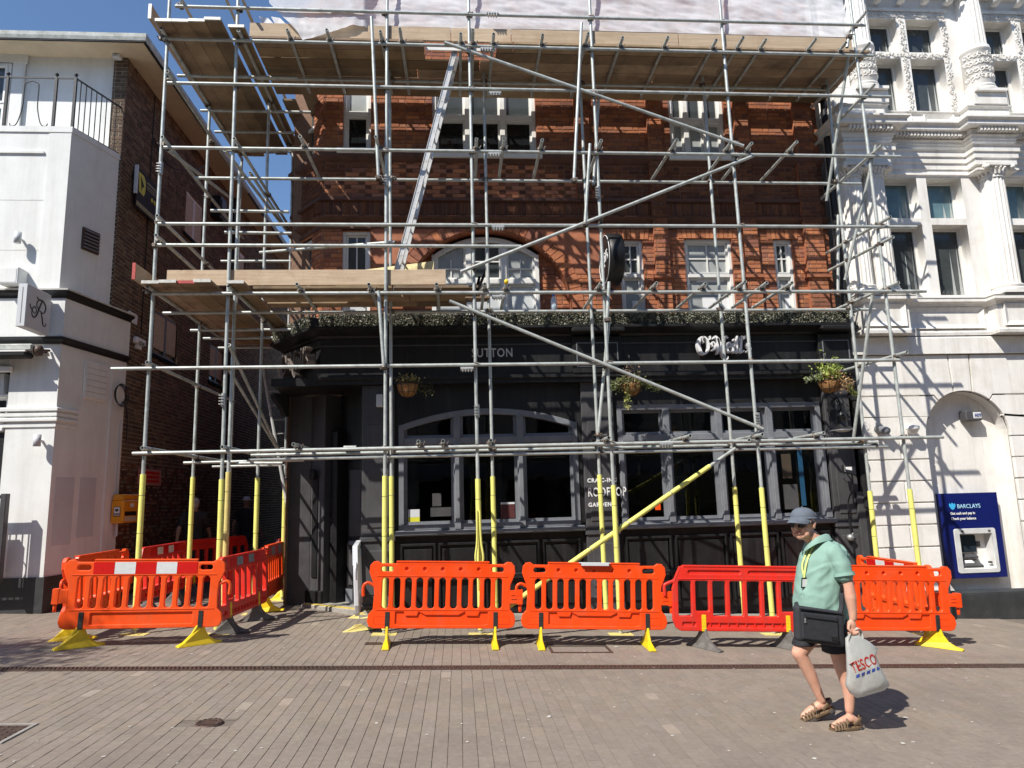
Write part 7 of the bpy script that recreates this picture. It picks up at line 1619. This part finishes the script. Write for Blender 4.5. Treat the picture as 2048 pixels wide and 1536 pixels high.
# lanyard and badge
b = MB(); ax_ = mp(1645, 1150); badge = None
for s in (0, 1):
    pts = []
    for px, py, dy in ((1650, 1073, -.05), (1630, 1086, -.11), (1615, 1103, -.11), (1606, 1130, -.10), (1603, 1156, -.09)):
        p = mp(px-(5 if s else 0)*(py < 1150), py, dy+.05*s*(py < 1150)); dr = Vector((ax_.x-p.x, ax_.y-p.y, 0)); q = onto(ST_, p, dr, .012 if py > 1090 else .02)
        pts.append(q if (q-p).length < .15 else p)
    badge = pts[-1]
    b.path(smoothpts(pts), (.010, .002), 6, flat=(1, -.3, 0))
ln = b.build('lanyard', M['lanyard'], man); b = MB(); b.obox(badge+Vector((0, -.006, -.04)), (.032, .004, 0), (0, .003, 0), (.004, -.004, .042)); b.build('badge', M['iron'], ln); b = MB(); b.obox(badge+Vector((.0, -.0105, -.04)), (.024, .003, 0), (0, .0015, 0), (.003, -.003, .030)); b.build('card', M['letter'], ln)
# sandals
def sandal(heel, toe, drop, par):
    t_ = bpy.data.objects.new('sandal', None) if False else None
    d = (toe-heel); L_ = d.length; d.normalize(); s_ = Vector((0, 1, 0)); s_ = (s_-d*s_.dot(d)).normalized(); u_ = d.cross(s_); u_ = u_ if u_.z > 0 else -u_
    a = heel-d*.035-u_*drop; Lf = L_+.075
    poly = [(0, -.028), (.03, -.04), (.10, -.036), (.17, -.048), (.23, -.045), (.27, -.025), (.275, 0), (.27, .025), (.23, .045), (.17, .048), (.10, .036), (.03, .04), (0, .028)]
    poly = [(x/.275*Lf, y) for x, y in poly]
    b = MB(); b.prism(poly, a-u_*.030, d, s_, u_, .030); so_ = b.build('sandal', M['sole'], par, bev=.006)
    b = MB(); b.prism([(x, y*.93) for x, y in poly], a+u_*.001, d, s_, u_, .008); b.build('footbed', M['leather'], so_)
    b = MB()
    def strap(x, w_, hh, tw=0):
        pts = [a+d*(x*Lf+tw*k)+s_*(.047*cos(pi*k/8))*1.02+u_*(.006+hh*sin(pi*k/8)) for k in range(9)]; b.path(pts, (w_, .0035), 6, flat=d)
    for x, w_, hh in ((.86, .012, .038), (.76, .010, .050), (.67, .009, .058), (.58, .012, .066), (.47, .013, .080)): strap(x, w_, hh, .002)
    pts = [a+d*(.34*Lf)+s_*.046+u_*.03, a+d*(.12*Lf)+s_*.038+u_*.055, a+d*(-.01)+u_*.06, a+d*(.12*Lf)-s_*.038+u_*.055, a+d*(.34*Lf)-s_*.046+u_*.03]; b.path(smoothpts(pts), (.017, .004), 6, flat=u_)
    for s in (-1, 1): b.path([a+d*(.20*Lf)+s_*s*.043+u_*.0, a+d*(.62*Lf)+s_*s*.049+u_*.004], (.016, .004), 6, flat=u_)
    b.build('strap', M['leather'], so_)
    b = MB(); b.obox(a+d*(.5*Lf)-s_*.047+u_*.03, d*.012, s_*.003, u_*.012); b.build('buckle', M['iron'], so_)
sandal(qR, tR, .034, man); sandal(qL, tL, .032, man)
# shoulder bag on the hip
sb = thing('shoulder_bag', 'charcoal canvas shoulder bag hanging at the hip of the man in the grey cap', 'bag', mp(1638, 1255, -.27))
c = mp(1637, 1252, -.265); u = (mp(1685, 1262, -.25)-mp(1590, 1250, -.285)); hw = u.length/2; u.normalize(); v = Vector((.06, 0, 1)).normalized(); n_ = u.cross(v)
b = MB(); loft(b, [(c+v*z+n_*(-.004*(z < 0)), hw*k, .05*kk) for z, k, kk in ((-.145, .90, .55), (-.135, .97, .85), (-.06, 1.0, 1.05), (.05, .985, .95), (.115, .955, .75), (.14, .93, .5))], u, 8)
b.v = [tuple(Vector(q)) for q in b.v]; b = MB(); b.obox(c, u*hw, n_*.042, v*.135); me_ = b.mesh('bag', .035, 4)
for q in me_.vertices: q.co += n_*(.010*noise.noise(q.co*9))+v*(.012*noise.noise(q.co*6+Vector((3, 0, 0))))
link('bag_body', me_, M['navy'], sb, smooth=True)
b = MB(); b.obox(c+n_*.048-v*.005+u*-.02, u*(hw-.05), n_*.010, v*.10); b.build('front_pocket', M['navy'], sb, bev=.012, seg=2)
b = MB(); b.path([c+n_*.062+u*k+v*.06 for k in (-.15, 0, .12)], .004, 6); b.path([c+n_*.05+u*k+v*.118 for k in (-hw+.02, 0, hw-.02)], .005, 6); b.build('zip', M['iron'], sb)
b = MB(); b.obox(c+n_*.063-u*.15+v*.035, u*.006, n_*.003, v*.018); b.build('zip_pull', M['zinc'], sb); b = MB(); b.obox(c+n_*.0605+u*.10-v*.075, u*.03, n_*.002, v*.013); b.build('label_patch', M['iron'], sb)
b = MB(); b.path(smoothpts([c+u*(hw-.03)+v*.10-n_*.0, mp(1683, 1215, -.225), mp(1684, 1180, -.215), mp(1690, 1150, -.14), mp(1690, 1110, -.03), mp(1660, 1085, .12), mp(1625, 1100, .19), mp(1597, 1150, .12), mp(1592, 1200, .06), c-u*(hw-.02)+v*.12]), (.019, .005), 6, flat=(1, -.2, 0)); b.build('strap', M['navy'], sb)
b = MB(); b.obox(mp(1685, 1176, -.228), (.022, 0, 0), (0, .007, 0), (0, 0, .028)); b.build('buckle', M['iron'], sb, bev=.004)
# carrier bag in the near hand
cb = thing('carrier_bag', 'white plastic carrier bag with red printed lettering held by the man', 'bag', mp(1735, 1380, -.3))
yb = -.27
out = [(1690, 1276), (1700, 1268), (1716, 1270), (1738, 1283), (1756, 1297), (1752, 1310), (1761, 1335), (1774, 1360), (1780, 1371), (1768, 1381), (1745, 1388), (1725, 1394), (1714, 1396), (1700, 1387), (1690, 1370), (1693, 1345), (1692, 1310)]
cx, cy = 1730, 1340; b = MB(); rings = [(.0, 1), (.026, .97), (.050, .91), (.062, .72), (.066, .3)]
for sg in (-1, 1):
    vs = []; k_ = len(out)
    for dpt, sc in rings:
        for x, y in out:
            xx, yy = cx+(x-cx)*sc, cy+(y-cy)*sc; w_ = min(1, max(.12, (yy-1262)/70)); wr_ = .016*noise.noise(Vector((xx*.09, yy*.05, sg)))*(dpt > 0)
            vs.append(mp(xx, yy, yb+sg*(dpt*w_+wr_)))
    vs.append(mp(cx, cy, yb+sg*.066)); fs = [(i*k_+j, i*k_+(j+1) % k_, (i+1)*k_+(j+1) % k_, (i+1)*k_+j) for i in range(4) for j in range(k_)]+[(4*k_+j, 4*k_+(j+1) % k_, 5*k_) for j in range(k_)]
    b.add(vs, fs if sg > 0 else [f[::-1] for f in fs], 0, None, True)
o = b.build('bag_body', M['bag'], cb); BT = bvh(o)
b = MB(); hb = mp(1706, 1264, -.255)
b.path(smoothpts([mp(1695, 1282, yb), mp(1698, 1270, yb), hb+Vector((-.02, 0, 0)), hb+Vector((.0, 0, .012))]), (.018, .003), 6, flat=(0, 1, 0)); b.path(smoothpts([mp(1725, 1280, yb), mp(1722, 1264, yb+.02), mp(1716, 1256, yb), hb+Vector((.0, 0, .012))]), (.018, .003), 6, flat=(0, 1, 0)); b.build('handle', M['bag'], cb)
u = (mp(1757, 1322, 0)-mp(1712, 1338, 0)).normalized(); v = Vector((-.10, 0, 1)); v = (v-u*v.dot(u)).normalized()
yo = -.347
tm = text_mesh('TESCO', .105, mp(1707, 1347, yo), u, v, .001, sx=.72, off=.002)
for q in tm.vertices: q.co = onto(BT, q.co, (0, 1, 0), .0025)
tm.update(); tm = tm; link('lettering', tm, M['logored'], cb)
p0 = mp(1713, 1357, yo+.004)
for k in range(5): b = MB(); b.prism([(.045*k, 0), (.045*k+.03, 0), (.045*k+.042, .022), (.045*k+.012, .022)], p0-v*.0+u*0, u, v, u.cross(v), .002); b.v = [tuple(onto(BT, q, (0, 1, 0), .0025)) for q in b.v]; b.build('logo_dash', M['logoblue'], cb)
# ---- two people in the shade of the alley ----
def walker(loc, face, label, top, trous, capm=None, skin='skin2', s=1.0, hair='iron'):
    t = thing('person', label, 'person', loc); L = Vector(loc); f = Vector((cos(face), sin(face), 0)); r = Vector((f.y, -f.x, 0))
    q = lambda a, c, z: L+(f*a+r*c)*s+Z3*z*s
    b = MB(); Rm = Matrix((f, r, Z3)).transposed()
    b.sphere(q(.01, 0, 1.60), (.095, .075, .115), 16, rot=Rm); b.sphere(q(.06, 0, 1.54), (.04, .045, .045), 10, rot=Rm); b.sphere(q(.108, 0, 1.585), (.018, .015, .018), 8, rot=Rm); b.sphere(q(.095, 0, 1.545), (.012, .024, .008), 8, rot=Rm)
    for c in (-1, 1): b.sphere(q(0, c*.078, 1.59), (.02, .01, .03), 8, rot=Rm); b.sphere(q(.085, c*.03, 1.615), (.01, .014, .008), 8, rot=Rm)
    limb(b, [(q(0, 0, 1.53), .055), (q(-.02, 0, 1.40), .07)]); limb(b, [(q(-.01, 0, 1.36), .11), (q(0, 0, .95), .12)])
    for c, a in ((-1, -.16), (1, .2)):
        limb(b, [(q(-.02, c*.19, 1.38), .052), (q(a*.5-.05, c*.25, 1.12), .042), (q(a+.02, c*.27, .90), .030)]); b.sphere(q(a+.04, c*.27, .83), (.03, .022, .045), 8)
        for k in range(4): limb(b, [(q(a+.01+.02*k, c*.27, .80), .010), (q(a+.02+.02*k, c*.265, .74), .009)], 8)
        limb(b, [(q(a+.07, c*.26, .85), .012), (q(a+.085, c*.255, .79), .010)], 8)
        limb(b, [(q(0, c*.09, .9), .09), (q(-a*.7, c*.09, .48), .058), (q(-a*1.2-.03, c*.09, .09), .038)]); limb(b, [(q(-a*1.2-.05, c*.09, .05), .04), (q(-a*1.2+.14, c*.1, .035), .032)])
    blob('body', b, M[skin], t, .012, 3)
    b = MB(); loft(b, [(q(-.01, 0, 1.46), .08, .08), (q(-.01, 0, 1.42), .12, .19), (q(-.01, 0, 1.32), .135, .215), (q(0, 0, 1.1), .135, .19), (q(0, 0, .88), .14, .19)], f)
    for c, a in ((-1, -.16), (1, .2)): limb(b, [(q(-.02, c*.18, 1.38), .075), (q(a*.3-.03, c*.235, 1.2), .07)])
    blob('shirt', b, M[top], t, .014, 4, .008)
    b = MB(); loft(b, [(q(0, 0, .98), .135, .18), (q(0, 0, .82), .135, .18)], f)
    for c, a in ((-1, -.16), (1, .2)): limb(b, [(q(0, c*.09, .86), .105), (q(-a*.7, c*.09, .48), .075), (q(-a*1.15-.03, c*.09, .13), .06)])
    blob('trousers', b, M[trous], t, .014, 4, .006)
    for c, a in ((-1, -.16), (1, .2)): b = MB(); b.sphere(q(-a*1.2+.05, c*.095, .04), (.14, .05, .045), 12, rot=Rm); b.build('shoe', M['rubber'], t)
    b = MB()
    if capm: b.lathe(q(-.005, 0, 1.635), [(.10, 0), (.098, .03), (.075, .075), (.03, .095), (0, .098)], 16); b.obox(q(.13, 0, 1.64), f*.05, r*.06, Z3*.006); b.build('cap', M[capm], t)
    else: b.sphere(q(-.02, 0, 1.635), (.098, .082, .095), 14, rot=Rm); b.sphere(q(-.05, 0, 1.57), (.06, .07, .06), 12, rot=Rm); b.build('hair', M[hair], t)
p = P(388, 1060, 14.2); walker((p.x, 14.2, gz(p.x)), radians(100), 'man in black T-shirt seen from behind walking up the shaded alley', 'rubber', 'navy', s=1.0, hair='hair')
p = P(492, 1050, 17.5); walker((p.x, 17.5, gz(p.x)), radians(60), 'dim figure in white cap and dark top deep in the alley', 'navy', 'navy', capm='greywhite', s=1.02)
# ================= end of the alley, far side of the street, street tree =================
t = thing('rear_building', 'dark low brick building closing the far end of the alley', 'building', (-4.4, 26, 0))
brick_wall(t, 'front', (-6.2, 25.5, -.4), (1, 0, 0), 4, 5.5, rects((.9, 1.9, 0, 2.6)), BRN, M['dkbrick'], M['dkmortar'])
b = MB(); b.box(-6.2, -2.2, 25.6, 29, -.4, 5.1); b.build('core', M['frame_dk'], t)
t = thing('hoarding', 'dark maroon boarded hoarding along the pub side of the alley', 'hoarding', (-3.0, 18, 0))
for k in range(5):
    b = MB(); b.box(-3.02, -2.97, 13.6+1.24*k, 14.82+1.24*k, 0, 1.75); b.build('panel', M['maroon'], t)
    b = MB(); b.box(-3.05, -2.96, 13.56+1.24*k, 13.595+1.24*k, 0, 1.85); b.build('post', M['frame_dk'], t)
# opposite side of the street, seen only in glass, raised to cut sky fill
t = thing('shop_terrace', 'plain brick shop terrace unseen behind the camera, raised to cut sky light', 'building', (0, -9, 0))
b = MB(); b.box(-40, 40, -16, -9, -2, 13.5); b.build('wall', M['dkmortar'], t)
b = MB(); b.box(-40.1, 40.1, -16.1, -8.9, 13.5, 13.8); b.build('roof', M['lead'], t)
for k in range(13):
    x = -24+4*k; b = MB(); b.box(x-1.6, x+1.6, -8.98, -8.93, -.2, 2.6); b.build('shop_window', M['glassdark'], t); b = MB(); b.box(x-1.8, x+1.8, -8.96, -8.8, 2.7, 3.4); b.build('fascia', M['greypaint'], t)
    for z in (4.4, 7.4, 10.4): b = MB(); b.box(x-.6, x+.6, -8.98, -8.94, z, z+1.4); b.build('window', M['glassdark'], t)
t = thing('street_tree', 'leafy street tree left of the view whose soft shade falls on the paving', 'tree', (-10.1, 4.15, gz(-10.1)))
b = MB(); c = Vector((-10.1, 4.15, gz(-10.1))); b.path(smoothpts([c, c+Vector((.05, 0, 1.4)), c+Vector((-.05, .1, 2.8)), c+Vector((0, .1, 4.4)), c+Vector((0, .1, 6.4))]), [.16-.004*i for i in range(25)], 10)
for k in range(7): a = 2*pi*k/7; b.path(smoothpts([c+Vector((0, .05, 4.2+.25*k)), c+Vector((cos(a)*.4, sin(a)*.4, 5.0+.25*k)), c+Vector((cos(a)*.9, sin(a)*.9, 5.6+.25*k))]), [.06-.0035*i for i in range(13)], 6)
b.build('trunk', M['bark'], t)
b = MB()
cl = [c+Vector((rnd.gauss(0, .5), rnd.gauss(0, .28), 6.5+rnd.gauss(0, .35))) for _ in range(18)]
leaves(b, 5200, lambda: (lambda q: q+Vector((rnd.gauss(0, .26), rnd.gauss(0, .2), rnd.gauss(0, .2))))(rnd.choice(cl)), .10, [(.07, .11, .03), (.05, .09, .025), (.10, .14, .04)]); b.build('crown', M['plantleaf'], t)
